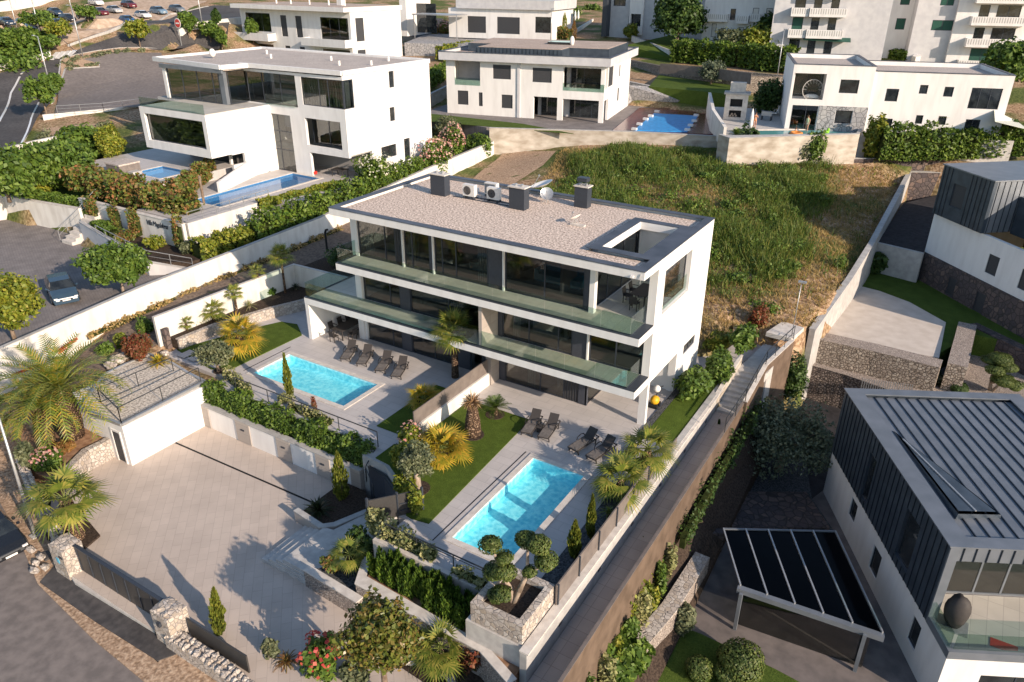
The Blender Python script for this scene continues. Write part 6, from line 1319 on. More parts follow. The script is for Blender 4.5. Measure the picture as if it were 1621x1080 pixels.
# ---------------------------------------------------------------- house with the flat grey roof (upper middle)
H = T('grey_roof_house','white two storey house with grey fascia and roller shutters, upper middle','house',(-27.4,49.8,6.3),math.radians(11.6))
holes = [(1.2,4.7,4.2,6.5),(6.45,8.85,4.55,6.25),(11.7,14.2,4.4,6.1),(15.7,20.4,3.95,6.3),(1.5,3.0,1.15,2.9),(4.45,5.0,1.1,2.8),(7.6,9.1,1.05,2.7),(11.9,15.0,-.3,2.7),(15.7,20.3,-.3,2.6)]
H.part('wall', MB().grid('xz',0,20.9,-.5,6.6,0,.3,holes), white)
H.part('wall', MB().grid('yz',.3,14.5,-.5,6.6,20.6,20.9,[(.3,1.5,3.95,6.3),(1.9,4.3,4.0,6.3),(7.6,8.3,4.6,6.0),(7.4,8.3,1.6,3.2),(.3,2.4,-.5,2.6)]), white); H.part('wall', MB().box(0,.3,.3,14.5,-.5,6.6).box(.3,20.6,14.2,14.5,-.5,6.6), white)
H.part('floor', MB().box(.302,20.598,.302,14.19,3.3,3.6), terrace); H.part('inner_wall', MB().box(.31,5,3.0,3.2,3.6,6.6), greywall); H.part('inner_wall', MB().box(15.2,20.59,3.2,3.4,3.6,6.6), greywall); H.part('inner_wall', MB().box(11.5,20.59,3.0,3.2,-.1,3.3), greywall)
for x0,x1,z0,z1 in holes[1:3]+holes[4:7]: win(H,'x',x0,x1,z0,z1,0,-1,pane=shutter,fr=.05)
for a,b,c_,d in ((1.9,4.3,4.0,6.3),(7.6,8.3,4.6,6.0),(7.4,8.3,1.6,3.2)): win(H,'y',a,b,c_,d,20.9,1,pane=shutter,fr=.05)
win(H,'x',12,14.9,.0,2.6,2.9,-1,(13.4,),recess=0); win(H,'x',15.8,20.2,.0,2.6,2.9,-1,(17.2,18.7),recess=0); win(H,'x',15.8,20,3.62,6,3.1,-1,(17.5,),recess=0)
H.part('roof', MB().box(-.5,21.6,-.8,15,6.603,7.1), white); H.part('fascia', MB().grid('xy',-.6,21.7,-.9,15.1,6.65,7.6,[(-.4,21.5,-.7,14.9)]), MATS['light_grey_plaster'])
H.part('roof_edge', MB().grid('xy',-.66,21.76,-.96,15.16,7.603,7.66,[(-.3,21.4,-.6,14.8)]), darkcap)
H.part('roof_gravel', MB().box(-.39,21.49,-.69,14.89,7.103,7.2), roofpink)
H.part('upper_roof', MB().prism([(4.3,-.2),(15.5,-.2),(15.5,3.0),(20.5,3.0),(20.5,14),(1,14),(1,5),(4.3,5)],7.203,8.25), zincdark); H.part('upper_roof_gravel', MB().prism([(4.5,.0),(15.3,.0),(15.3,3.2),(20.3,3.2),(20.3,13.8),(1.2,13.8),(1.2,5.2),(4.5,5.2)],8.253,8.30), roofpink)
m = MB()
for i in range(22): m.box(4.4+.5*i,4.45+.5*i,-.25,-.203,7.2,8.2)
H.part('standing_seams', m, seam); H.part('downpipe', MB().box(9.75,10.1,-.14,-.003,-.3,6.6), MATS['light_grey_plaster'])
H.part('roof_hatch', MB().box(11.5,14.5,6.5,8.5,8.303,8.6), darkglass); H.part('roof_dome', MB().blob((14.8,6.5,8.8),(.3,.3,.6),8,6,0), plasticw)
H.part('balustrade_pane', MB().box(1.2,4.7,-.03,-.01,3.6,4.5), railglass); H.part('balustrade_pane', MB().box(15.7,20.9,-.03,-.01,3.6,4.5), railglass)
t = T('patio_furniture','dark terrace table and chairs on the corner balcony of the grey roof house','table',H.m @ Vector((17.3,1.2,3.6))); t.part('table_top', MB().box(-.7,.7,-.4,.4,.7,.76), rattan)
for x in (-.6,.6): t.part('leg', MB().box(x-.04,x+.04,-.3,.3,0,.7), rattan)
hp = poly([(770,202),(1000,208),(1146,215)],6.3)+[tuple((H.m @ Vector((*p,0)))[:2]) for p in ((36.5,9),(24,15),(-3,15),(-3,-3))]
struct('house_terrace', MB().prism([p+(6.3,) for p in hp],3,None), MATS['grey_pavers']); PADS.append((hp,[6.3]*7,3.5))
struct('side_lawn', MB().prism([tuple((H.m @ Vector((*p,0)))[:2]) for p in ((-3.9,-6.6),(-3,-1.5),(12,-4.2),(19.5,-8.0))],6.303,6.35), lawn2)
garden_wall('retaining_wall','long stained concrete retaining wall along the top of the meadow, middle part',[tuple(W(a,b,6.35))[:2] for a,b in ((775,204),(1000,210),(1150,218))],.35,0,stained,concrete,z=2,zt=6.45,ch=.05)
dkp = poly([(968,209),(1012,172),(1120,172),(1135,214)],6.3); struct('wood_deck', MB().prism([(x,y) for x,y in dkp],6.31,6.40), MATS['dark_red_paint']); 
t = T('covered_pool','bright blue covered swimming pool with white rollers on a brown deck','pool',tuple(W(1050,195,6.4)))
t.part('cover', MB().prism([tuple(p) for p in poly([(1003,207),(1035,180),(1105,184),(1088,209)],6.45)],6.41,6.50), poolcover, world=True)
for a,b in ((1040,178),(1030,185),(1022,190),(1012,198),(1004,206),(1102,184),(1099,193),(1093,200),(1088,207)):
    p = W(a,b,6.5); t.part('float', MB().box(p.x-.3,p.x+.3,p.y-.2,p.y+.2,6.5,6.75), plasticw, world=True)
garden_wall('crazy_wall','sloping grey stone paved bank wall right of the grey roof house',[tuple(W(a,b,7.2))[:2] for a,b in ((993,150),(1060,156),(1140,160))],.5,0,crazy,concrete,z=5,zt=[9.0,8.3,7.6])
struct('stone_bank', MB().prism([tuple(W(a,b,z)) for a,b,z in ((998,165,6.35),(1120,172,6.35),(1140,150,7.6),(1030,137,8.6),(992,135,9))],5,None), crazy)
struct('upper_lawn', MB().prism([tuple(W(a,b,8.7)) for a,b in ((1027,137),(1045,117),(1150,126),(1165,150))],6,8.7), lawn2)
garden_wall('stone_wall','pinkish stone wall behind the small upper lawn',[tuple(W(a,b,9.3))[:2] for a,b in ((1000,103),(1045,112),(1165,128),(1245,130))],.5,0,drystone,fence_brown,z=7,zt=10.0,ch=.05)
garden_wall('dark_fence','dark panel fence on the pinkish stone wall',[tuple(W(a,b,10.6))[:2] for a,b in ((1045,104),(1120,110),(1190,120))],.1,0,fence_brown,None,z=9.5,zt=10.9)
garden_wall('white_wall','white wall with small lights descending behind the grey roof house',[tuple(W(a,b,10.4))[:2] for a,b in ((1000,73),(1060,88))],.3,0,white2,concrete,z=8,zt=[12.2,11.2])
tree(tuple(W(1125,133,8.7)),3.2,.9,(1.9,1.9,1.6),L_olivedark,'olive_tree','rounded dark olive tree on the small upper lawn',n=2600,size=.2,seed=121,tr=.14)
# ---------------------------------------------------------------- house with paddle board (upper right)
K = T('paddleboard_house','white house with stepped flat roofs and green windows by a small pool, upper right','house',(15.1,57.5,7.2),math.radians(17))
kh = [(-.9,2.4,3.3,6.0),(3.9,5.8,4.1,5.5),(-.6,2.1,-.2,2.65),(4.0,5.7,.9,2.3)]
K.part('wall', MB().grid('xz',-1.1,7.2,-.4,6.9,0,.3,kh), white); K.part('stone_facing', MB().grid('xz',2.2,7.2,-.39,2.7,-.06,-.003,[(3.95,5.75,.9,2.3)]), crazy)
K.part('wall', MB().box(-1.1,-.8,.3,13,-.4,6.9).box(6.9,7.2,.3,13,-.4,6.9).box(-.8,6.9,12.7,13,-.4,6.9), white); K.part('recess_wall', MB().box(-.8,2.4,2.5,2.7,3.0,6.6).box(2.401,2.6,.3,2.5,3,6.6), white); K.part('floor', MB().box(-.8,6.9,.302,12.6,2.8,3.0), terrace)
K.part('roof', MB().box(-.8,6.9,.3,12.7,6.3,6.45), roofgrey); K.part('roof_edge', MB().grid('xy',-1.15,7.25,-.05,13.05,6.903,6.97,[(-.8,6.9,.3,12.7)]), darkcap)
kh2 = [(8.7,9.95,3.4,4.7),(11.9,12.7,4.3,5.2),(14.3,15.2,4.1,5.1),(16.9,19.8,3.0,5.1),(8.6,9.95,-.1,1.6),(12.2,12.9,1.2,2.1),(14.4,15.2,1.2,2.1),(17.1,18.5,-.2,1.9)]
K.part('wall', MB().grid('xz',7.2,20.6,-.4,6.4,.3,.6,kh2), white); K.part('wall', MB().grid('yz',.6,12,-.4,6.4,20.3,20.6,[(.6,3,3.0,5.1),(1,4,-.4,2.2)]).box(7.2,20.3,11.7,12,-.4,6.4), white)
K.part('roof', MB().box(7.2,20.3,.6,11.7,5.8,5.95), roofgrey); K.part('roof_edge', MB().grid('xy',7.25,20.65,.25,12.05,6.403,6.47,[(7.5,20.3,.6,11.7)]), darkcap); K.part('floor', MB().box(7.2,20.3,.602,11.69,2.6,2.9), terrace)
win(K,'x',-.9,2.4,3.3,6.0,2.4,-1,(.8,),recess=0,pane=facglass); win(K,'x',3.9,5.8,4.1,5.5,0,-1); win(K,'x',-.6,2.1,0,2.65,0,-1,(.9,),pane=facglass); win(K,'x',4.0,5.7,.9,2.3,0,-1)
for i,q in enumerate(kh2): win(K,'x',q[0],q[1],max(q[2],0),q[3],.3,-1,(17.8,18.8) if i==3 else ((17.8,) if i==7 else ()),pane=(MATS['green_roller'] if i in (0,) else facglass if i in (3,7) else darkglass) if 'green_roller' in MATS else darkglass)
K.part('interior_wall', MB().box(-.7,6.8,5,5.2,-.2,2.7).box(7.6,20.2,5,5.2,-.2,5.7), intwall)
K.part('canopy', MB().add([(19.0,-2.5,2.2),(22.5,-1.5,1.4),(22.8,3,1.5),(19.5,.3,2.9),(19.0,-2.5,2.25),(22.5,-1.5,1.45),(22.8,3,1.55),(19.5,.3,2.95)],[(0,3,2,1),(4,5,6,7),(0,1,5,4),(1,2,6,5),(2,3,7,6),(3,0,4,7)]), curtain)
t = T('egg_chair','large round white hanging egg chair in the recessed balcony of the paddle board house','chair',K.m @ Vector((1.3,1.2,3.0)),.3)
m = MB()
for i in range(9):
    a = math.pi*i/8; m.tube([(1.05*math.cos(a)*math.cos(b*.35-.9), .6*math.sin(b*.35-.9)+.1, 1.2+1.1*math.sin(a)*math.cos(b*.35-.9)) for b in range(6)],.025,4,False)
m.tube([(1.05*math.cos(a*.31),-.35,1.2+1.1*math.sin(a*.31)) for a in range(21)],.05,5)
t.part('shell', m, concrete); t.part('cushion', MB().blob((0,.1,.45),(.8,.5,.28),12,7,.05,2), plasticw)
kp = [tuple((K.m @ Vector((*p,0)))[:2]) for p in ((-9,-6.5),(-9,4),(-1,14),(21,14),(23,-1),(7.5,-1),(7.5,-7.2))]
def kw(a,b,z=7.2): return tuple(W(a,b,z))
kpp = [kw(1148,222)[:2],kw(1355,215)[:2],tuple((K.m @ Vector((7.4,-1.8,0)))[:2]),tuple((K.m @ Vector((8.2,-.3,0)))[:2]),tuple((K.m @ Vector((22,-.3,0)))[:2]),tuple((K.m @ Vector((22,14,0)))[:2]),tuple((K.m @ Vector((-10,14,0)))[:2]),kw(1142,190)[:2]]
struct('pool_deck', MB().prism([p+(7.2,) for p in kpp],4,None), stepm); PADS.append((kpp,[7.2]*len(kpp),4.5))
garden_wall('retaining_wall','stained concrete retaining wall of the paddle board house above the meadow',[kw(1140,214,7.6)[:2],kw(1152,218,7.6)[:2],kw(1358,213,7.6)[:2],kw(1362,205,7.6)[:2]],.4,0,stained,concrete,z=2,zt=7.65,ch=.06)
solo('concrete_buttress','pale concrete footing wall below the stained retaining wall','wall',MB().prism([kw(1185,245,5.2)[:2],kw(1358,238,5.2)[:2],kw(1358,236,5.2)[:2],kw(1185,241,5.2)[:2]],2,5.3),concrete,kw(1250,240,4))
garden_wall('zigzag_wall','white sloping parapet wall between the covered pool and the stone oven',[kw(1122,160,8.2),kw(1128,185,8.0),kw(1148,205,7.8)],.3,0,white2,white2,z=6,zt=[9.2,8.8,8.0],ch=.04)
t = T('swimming_pool','small greenish pool of the paddle board house','pool',kw(1250,212)); t.part('water', MB().prism([p for p in (kw(1192,217)[:2],kw(1196,208)[:2],kw(1340,207)[:2],kw(1350,213)[:2])],7.21,7.26), plain('green_pool_water',(.12,.34,.33),.05,.6), world=True)
t.part('coping', MB().wall([kw(1190,218),kw(1194,206),kw(1345,205)],.35,.09), coping, world=True)
t = T('stone_oven','stone garden oven with chimney and firewood niche','oven',kw(1162,190),math.radians(15)); t.part('body', MB().grid('xz',-1.3,1.3,0,2.9,0,.5,[(-.7,.7,.3,1.1),(-.7,.7,1.5,2.4)]).box(-1.3,1.3,.5,1.6,0,2.9), coping); t.part('back', MB().box(-.8,.8,.44,.49,.2,2.5), black)
t.part('firewood', MB().tube([(-.5,.1,.45),(-.5,.4,.45)],.12,7).tube([(-.2,.1,.45),(-.2,.4,.45)],.12,7).tube([(.15,.1,.45),(.15,.4,.45)],.12,7).tube([(-.35,.1,.65),(-.35,.4,.65)],.12,7).tube([(0,.1,.65),(0,.4,.65)],.12,7), barkpale); t.part('roof_slab', MB().box(-1.5,1.5,-.2,1.8,2.903,3.1), concrete); t.part('chimney', MB().box(-.9,.9,.5,1.3,3.103,4.2), MATS['stone_coping'])
t = T('closed_parasol','closed white parasol standing at the pool corner of the paddle board house','parasol',kw(1186,217)); t.part('pole', MB().tube([(0,0,0),(0,0,2.9)],.04,6), steel); t.part('canopy', MB().tube([(0,0,.9),(0,0,1.3),(0,0,2.4),(0,0,2.95)],[.10,.2,.16,.03],9), plasticw, smooth=True)
t = T('paddle_board','blue and white paddle board lying on the deck by the small pool','paddle board',kw(1318,203,7.3),math.radians(20)); bo = [(-2.0,0),(-1.75,.3),(-1,.5),(.8,.52),(1.6,.35),(2.0,0),(1.6,-.35),(.8,-.52),(-1,-.5),(-1.75,-.3)]; t.part('board', MB().prism(bo,.25,.36), cyan); t.part('nose', MB().prism([(-2.0,0),(-1.75,.29),(-1,.49),(-1,-.49),(-1.75,-.29)],.363,.37), plasticw); t.part('support', MB().box(-1,-.9,-.3,.3,0,.249).box(.9,1,-.3,.3,0,.249), dark)
rosette(kw(1165,218,7.3),1.2,'dark green cycad at the wall corner by the closed parasol',L_cyc,'cycad',36,131,.3,.06,.4,pinnate=True,tr=.15,cat='cycad')
rosette(kw(1125,200,6.4),.9,'small palm like plant beside the brown pool deck',L_palm,'yucca',26,132,.8,.06,.5)
shrub(kw(1212,180,7.2),(2.1,1.8,2.3),L_dark,'bush','large dark round tree like bush beside the stone oven',n=4000,size=.22,seed=133)
t = T('gas_barbecue','white and silver gas barbecue trolley in the shade by the dark bush','barbecue',kw(1213,190)); t.part('body', MB().box(-.6,.6,-.3,.3,.5,1.0), steel); t.part('leg', MB().box(-.6,-.5,-.3,.3,0,.5), dark); t.part('leg', MB().box(.5,.6,-.3,.3,0,.5), dark); t.part('side_shelf', MB().box(.6,1.1,-.25,.25,.85,.9), plasticw)
t = T('float_ring','orange swimming ring on the small green pool','swimming ring',kw(1260,213,7.3)); t.part('ring', MB().tube([(.55*math.cos(a*.3927),.55*math.sin(a*.3927),.12) for a in range(17)],.17,8,False), plain('orange_ring',(.65,.22,.04),.4,.4), smooth=True)
t = T('float_toy','small green inflatable toy at the right end of the green pool','toy',kw(1307,212,7.3)); t.part('body', MB().blob((0,0,.2),(.35,.25,.2),10,6,.1,1).blob((.2,0,.45),(.15,.12,.2),8,6,0,1), plain('lime_toy',(.25,.55,.04),.4,.4))
# people
def person(loc, rot, label, pose, skinm, clothes, hairm, h=1.7):
    t = T('person', label, 'person', loc, rot); k = h/1.7
    J = dict(pel=(0,0,.93),wst=(0,0,1.08),chs=(0,.01,1.30),nck=(0,0,1.46),hdb=(0,.01,1.53),hd=(0,.02,1.60),hdt=(0,.01,1.68))
    J.update(pose); V_ = []; R_ = []; E_ = []; ix = {}
    def v(n, p, r): ix[n] = len(V_); V_.append(tuple(x*k for x in p)); R_.append(r*k)
    for n, r in (('pel',.135),('wst',.11),('chs',.125),('nck',.052),('hdb',.075),('hd',.092),('hdt',.07)): v(n, J[n], r)
    for a, b in (('pel','wst'),('wst','chs'),('chs','nck'),('nck','hdb'),('hdb','hd'),('hd','hdt')): E_.append((ix[a],ix[b]))
    for s_, sx in (('l',-1),('r',1)):
        hip = (.09*sx,0,.88); kn = J.get('kn'+s_,(.10*sx,.02,.48)); an = J.get('an'+s_,(.10*sx,-.02,.07)); to = (an[0]+.01*sx,an[1]+.15,an[2]-.045)
        v('hip'+s_,hip,.095); v('kn'+s_,kn,.058); v('cf'+s_,tuple((a*.65+b*.35) for a,b in zip(kn,an)),.056); v('an'+s_,an,.036); v('to'+s_,to,.032)
        E_.extend([(ix['pel'],ix['hip'+s_]),(ix['hip'+s_],ix['kn'+s_]),(ix['kn'+s_],ix['cf'+s_]),(ix['cf'+s_],ix['an'+s_]),(ix['an'+s_],ix['to'+s_])])
        sh = (.17*sx,0,1.39); el = J.get('el'+s_,(.24*sx,-.02,1.12)); wr = J.get('wr'+s_,(.25*sx,.08,.88))
        v('sh'+s_,sh,.058); v('el'+s_,el,.038); v('wr'+s_,wr,.026); d = Vector(wr)-Vector(el); d.normalize(); pm_ = Vector(wr)+d*.07; v('pm'+s_,tuple(pm_),.030)
        E_.extend([(ix['chs'],ix['sh'+s_]),(ix['sh'+s_],ix['el'+s_]),(ix['el'+s_],ix['wr'+s_]),(ix['wr'+s_],ix['pm'+s_])])
        q = d.cross(Vector((0,1,0.1))).normalized()
        for f in range(4):
            b0 = pm_+q*(.022*(f-1.5)); e0 = b0+d*(.075-.012*abs(f-1.5))+Vector((0,.012,0)); v(f'f{f}a'+s_,tuple(pm_+q*(.018*(f-1.5))+d*.02),.010); v(f'f{f}b'+s_,tuple(e0),.008); E_.extend([(ix['pm'+s_],ix[f'f{f}a'+s_]),(ix[f'f{f}a'+s_],ix[f'f{f}b'+s_])])
        th = Vector(wr)+d*.03+q*.04*-sx+Vector((0,.03,0)); v('th'+s_,tuple(th),.010); E_.append((ix['wr'+s_],ix['th'+s_]))
    me = bpy.data.meshes.new('body'); me.from_pydata(V_,E_,[]); o = t.part('body', me, skinm)
    md = o.modifiers.new('skin','SKIN'); 
    for i, r in enumerate(R_): me.skin_vertices[0].data[i].radius = (r,r) if i else (r*1.1,r*.85)
    me.skin_vertices[0].data[0].use_root = True
    sb = o.modifiers.new('sub','SUBSURF'); sb.levels = 1; sb.render_levels = 2
    hc = Vector(J['hd'])*k
    t.part('hair', MB().blob(tuple(hc+Vector((0,-.025,.03))*k),(.105*k,.11*k,.12*k),12,8,.04,3), hairm, smooth=True)
    f = MB()
    for sx in (-1,1): f.blob(tuple(hc+Vector((.035*sx,.095,.005))*k),(.014*k,.01*k,.008*k),6,4,0); 
    t.part('eyes', f, black); t.part('nose', MB().blob(tuple(hc+Vector((0,.105,-.02))*k),(.013*k,.02*k,.02*k),6,5,0), skinm); t.part('mouth', MB().blob(tuple(hc+Vector((0,.092,-.055))*k),(.025*k,.008*k,.008*k),6,4,0), redm)
    for nm, mb, mt in clothes(k): t.part(nm, mb, mt, smooth=True)
    return t
hairb = plain('brown_hair',(.06,.035,.02),.6,.3)
person(tuple(W(1194,203,7.2)),math.radians(200),'person in an orange bikini standing on the deck between the parasol and the glass door',{'ell':(-.26,.05,1.15),'wrl':(-.16,.18,1.34),'elr':(.27,.0,1.15),'wrr':(.2,.12,1.0)},skin,
   lambda k:[('bikini_top',MB().blob((0,.02,1.31*k),(.15*k,.135*k,.07*k),14,6,0),MATS['orange_ring']),('bikini_bottom',MB().blob((0,0,.92*k),(.165*k,.13*k,.10*k),14,6,0),MATS['orange_ring'])],hairb)
person(tuple(W(1296,198,7.2)) if False else tuple(K.m @ Vector((1.2,-.7,0))),math.radians(160),'person in a pale green shirt standing at the glass door of the paddle board house',{},skin,
   lambda k:[('shirt',MB().tube([(0,0,.98*k),(0,0,1.15*k),(0,0,1.38*k),(0,0,1.45*k)],[.17*k,.155*k,.165*k,.09*k],14),plain('pale_green_cloth',(.30,.38,.25),.9,.2)),('shorts',MB().tube([(0,0,.72*k),(0,0,.98*k)],[.19*k,.165*k],14),plain('beige_cloth',(.38,.34,.26),.9,.2))],hairb)
t = T('person','person bathing in the orange swimming ring, only head and shoulders above water','person',kw(1259,211,7.27)); t.part('body', MB().tube([(0,0,-.05),(0,0,.12),(0,0,.30),(0,0,.38),(0,.01,.42),(0,.01,.52),(0,.01,.62),(0,.01,.66)],[.15,.2,.17,.06,.055,.09,.085,.03],14), skin, smooth=True); t.part('hair', MB().blob((0,-.03,.57),(.1,.1,.11),10,7,.03,1), hairb, smooth=True)
# hedges and plants around
hedge('hedge','tall clipped hedge with a shadow on it below the paddle board house',[kw(1388,252,5.1),kw(1462,252,5.1)],1.6,3.4,L_hedge,dens=40,size=.24)
hedge('hedge','tall clipped hedge continuing right towards the zinc roofs',[kw(1462,252,5.1),kw(1540,249,5.2),kw(1640,245,5.7)],1.6,2.8,L_hedge,dens=40,size=.24)
shrub(kw(1378,250,5.0),(1.2,1.2,2.6),L_yel,'bush','rounded yellow green end bush of the tall clipped hedge',n=2200,size=.25,seed=141)
fan_palm(kw(1466,216,6.8),2.2,'fan palm in front of the white paddle board house wall',1.7,L_palm,.16,n=24,seed=142)
tree(kw(1500,222,6.4),4.0,1.3,(2.0,1.8,1.5),L_olive,'frangipani_tree','open small tree right of the fan palm at the paddle board house',n=1500,size=.28,seed=143,tr=.12)
shrub(kw(1598,215,7.2),(1.8,1.2,1.0),L_dark,'ball_shrub','dark dome shaped shrub under the canopy at the right edge',n=1600,size=.2,seed=144)
shrub(tuple(W(1178,250,4.8)),(1.6,1.5,2.0),L_dark,'bush','dark green bush against the stained retaining wall of the meadow',n=2600,size=.24,seed=145)
shrub(tuple(W(1286,262,4.4)),(1.4,1.2,2.0),L_green,'bush','green bush in front of the pale footing wall on the meadow',n=1500,size=.24,seed=146); shrub(tuple(W(1266,262,4.4)),(1.1,1.0,1.6),L_olive,'bush','grey blue bush beside the green bush on the meadow',n=1000,size=.22,seed=147)
tree(tuple(W(1600,140,9.5)),6,1.5,(4,4,3),L_green,'green_tree','green tree at the upper right edge beside the apartment block',n=4500,size=.4,seed=148,tr=.2)
hedge('tall_hedge','long clipped hedge between the street wall and the apartment lawn, left part',[tuple(W(a,b,9.6)) for a,b in ((1064,98),(1110,101),(1165,105))],2.2,3.2,L_hedge,dens=32,size=.3)
hedge('tall_hedge','long clipped hedge between the street wall and the apartment lawn, right part',[tuple(W(a,b,9.6)) for a,b in ((1172,106),(1210,110),(1256,114))],2.2,3.2,L_hedge,dens=32,size=.3)
garden_wall('stone_wall','low pinkish stone wall under the long clipped hedge',[tuple(W(a,b,9.4))[:2] for a,b in ((1070,108),(1168,116),(1255,124))],.5,0,drystone,None,z=7,zt=9.7)
street_lamp(W(1228,137,8.6),7.4,'slim street lamp standing before the clipped hedge left of the paddle board house',(0,0),(.2,0),.07)
street_lamp(W(872,66,12.4),5.0,'street lamp rising behind the flat roof of the grey roof house',(0,0),(.2,0),.08)

# ---------------------------------------------------------------- apartment blocks
def block(name, label, p0, rot, w, d, h, zb, wins, mat=white, balcs=(), extra=None, shut=None):
    t = T(name, label, 'apartment block', (p0[0],p0[1],zb), rot); 
    t.part('wall', MB().grid('xz',0,w,-3,h,0,.3,[q[:4] for q in wins]).box(0,.3,.3,d,-3,h).box(w-.3,w,.3,d,-3,h).box(.3,w-.3,d-.3,d,-3,h), mat); t.part('roof', MB().box(.3,w-.3,.3,d-.3,h-.3,h), roofgrey)
    for q in wins: win(t,'x',q[0],q[1],q[2],q[3],0,-1,((q[0]+q[1])/2,) if q[1]-q[0] > 1.6 else (),pane=q[4] if len(q) > 4 else darkglass,fr=.08)
    for (x0,x1,z,dd) in balcs:
        b = t.part('balcony', MB().box(x0,x1,-dd,-.003,z-.25,z).box(x0,x1,-dd,-dd+.12,z+.003,z+1.0).box(x0,x0+.12,-dd+.12,-.003,z+.003,z+1.0).box(x1-.12,x1,-dd+.12,-.003,z+.003,z+1.0), white)
        m = MB(); n = int((x1-x0)/.35)
        for i in range(n): m.box(x0+.2+i*.35,x0+.32+i*.35,-dd-.02,-dd-.003,z+.15,z+.9)
        t.part('balcony_slots', m, concrete, b)
    return t
p = W(1215,88,11.0); rr = math.radians(14)
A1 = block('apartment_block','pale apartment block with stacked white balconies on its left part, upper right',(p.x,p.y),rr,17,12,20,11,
  [(3.0,4.6,.4,2.6),(5.8,7.0,.2,2.6),(8.3,9.5,.2,2.6),(3.0,4.6,3.5,5.8,greenshut),(5.8,7.0,3.3,5.8),(8.3,9.5,3.3,5.8),(3.0,4.6,6.6,8.9),(5.8,7.0,6.4,8.9),(8.3,9.5,6.4,8.9)],mat=greywall,balcs=[(2.6,5.2,3.1,1.3),(5.3,10.6,3.1,1.6),(2.6,5.2,6.2,1.3),(5.3,10.6,6.2,1.6),(5.3,10.6,9.3,1.6)])
A1.part('awning', MB().add([(5,-1.4,2.6),(12,-1.4,2.4),(12,.0,2.9),(5,0,2.95),(5,-1.4,2.65),(12,-1.4,2.45),(12,0,2.95),(5,0,3.0)],[(0,3,2,1),(4,5,6,7),(0,1,5,4),(1,2,6,5),(2,3,7,6),(3,0,4,7)]), greenshut)
p = W(1378,90,10.5)
A2 = block('apartment_block','pale apartment tower with green shutters and a dark stair slot, upper right',(p.x,p.y),rr,8.2,12,20,10.5,[(2.8,4.2,4.3,6.0,greenshut),(2.8,4.2,8.0,9.8,greenshut)],mat=white)
A2.part('stair_slot', MB().box(7.0,8.1,-.05,-.003,-1,19.5), darkglass)
p = W(1434,95,10.5)
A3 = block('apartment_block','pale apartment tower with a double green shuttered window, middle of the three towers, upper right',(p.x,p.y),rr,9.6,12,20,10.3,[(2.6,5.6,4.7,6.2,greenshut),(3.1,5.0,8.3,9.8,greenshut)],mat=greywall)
p = W(1495,103,10.0)
A4 = block('apartment_block','pale apartment tower with three broad slatted balconies at the upper right corner',(p.x,p.y),rr,12.5,12,20,10.0,
  [(3.2,6.4,.0,2.6,greenshut),(7.0,8.0,.2,2.5),(3.0,4.4,3.4,5.6),(5.4,8.6,3.4,5.6),(3.0,4.4,6.6,8.8),(5.4,8.6,6.6,8.8),(10.6,11.6,.6,2.2),(10.6,11.6,3.9,5.2),(10.6,11.6,7.0,8.3)],mat=white,balcs=[(2.0,9.6,3.1,1.6),(2.0,9.6,6.2,1.6),(1.6,10.0,-.1,1.4),(2.0,9.6,9.3,1.6)])
p = W(1110,62,12.5)
A5 = block('apartment_block','pinkish white apartment block with a small box balcony behind the big dark tree',(p.x,p.y),math.radians(8),13.5,12,16,12.5,[(1.6,2.4,.4,2.6,white2),(3.2,4.0,.6,1.9,white2),(6.2,7.1,.5,2.1,white2),(9.3,10.1,.6,2.1,white2),(4.5,5.4,3.2,5.0),(8.2,9.2,3.6,5.2,white2),(10.4,11.4,3.6,5.2,white2)],mat=white,balcs=[(.4,4.3,3.2,1.3),(5.8,7.8,3.0,1.3),(7.9,9.6,3.3,.6)])
p = W(958,48,12.8)
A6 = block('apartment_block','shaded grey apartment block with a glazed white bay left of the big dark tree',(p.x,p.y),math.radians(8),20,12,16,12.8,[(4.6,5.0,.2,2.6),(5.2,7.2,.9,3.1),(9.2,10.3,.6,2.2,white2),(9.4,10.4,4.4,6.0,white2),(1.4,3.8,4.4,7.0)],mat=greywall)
A6.part('bay', MB().grid('xz',4.9,7.6,-.6,6,-.8,-.6,[(5.2,7.2,.9,3.1)]).box(4.9,5.1,-.6,-.003,-.6,6).box(7.4,7.6,-.6,-.003,-.6,6), white)
A6.part('grey_wing', MB().box(0,.9,-2.5,-.003,-1,6), dark)
t = tree(tuple(W(1070,78,10.9)),9.2,2.6,(4.3,4.0,3.9),L_dark,'big_tree','large dark green tree in front of the apartment blocks, top centre right',n=9500,size=.42,seed=151,tr=.35,clumps=22)
tree(tuple(W(1158,88,10.6)),4.4,1.2,(3.4,2.6,2.0),L_olive,'olive_tree','grey green olive tree left of the yellowish one behind the long hedge',n=2600,size=.34,seed=152,tr=.2)
tree(tuple(W(1195,90,10.6)),4.8,1.2,(3.2,2.6,2.2),L_yel,'olive_tree','yellowish green tree behind the long hedge beside the grey tower',n=2600,size=.34,seed=153,tr=.2)
tree(tuple(W(1213,80,11.0)),6.4,1.8,(3.2,2.8,3.0),L_dark,'green_tree','dark tree beside the left wall of the balcony apartment block',n=3200,size=.4,seed=154,tr=.25)
tree(tuple(W(1252,82,10.8)),3.6,1.0,(2.2,2.0,1.6),L_olive,'olive_tree','small grey olive tree at the foot of the grey apartment tower',n=1500,size=.3,seed=155,tr=.15)
struct('apartment_lawn', MB().prism([tuple(W(a,b,z)) for a,b,z in ((990,72,11.6),(1065,92,10.2),(1170,98,10.2),(1180,74,11),(1060,56,12.4))],6,None), lawn2)
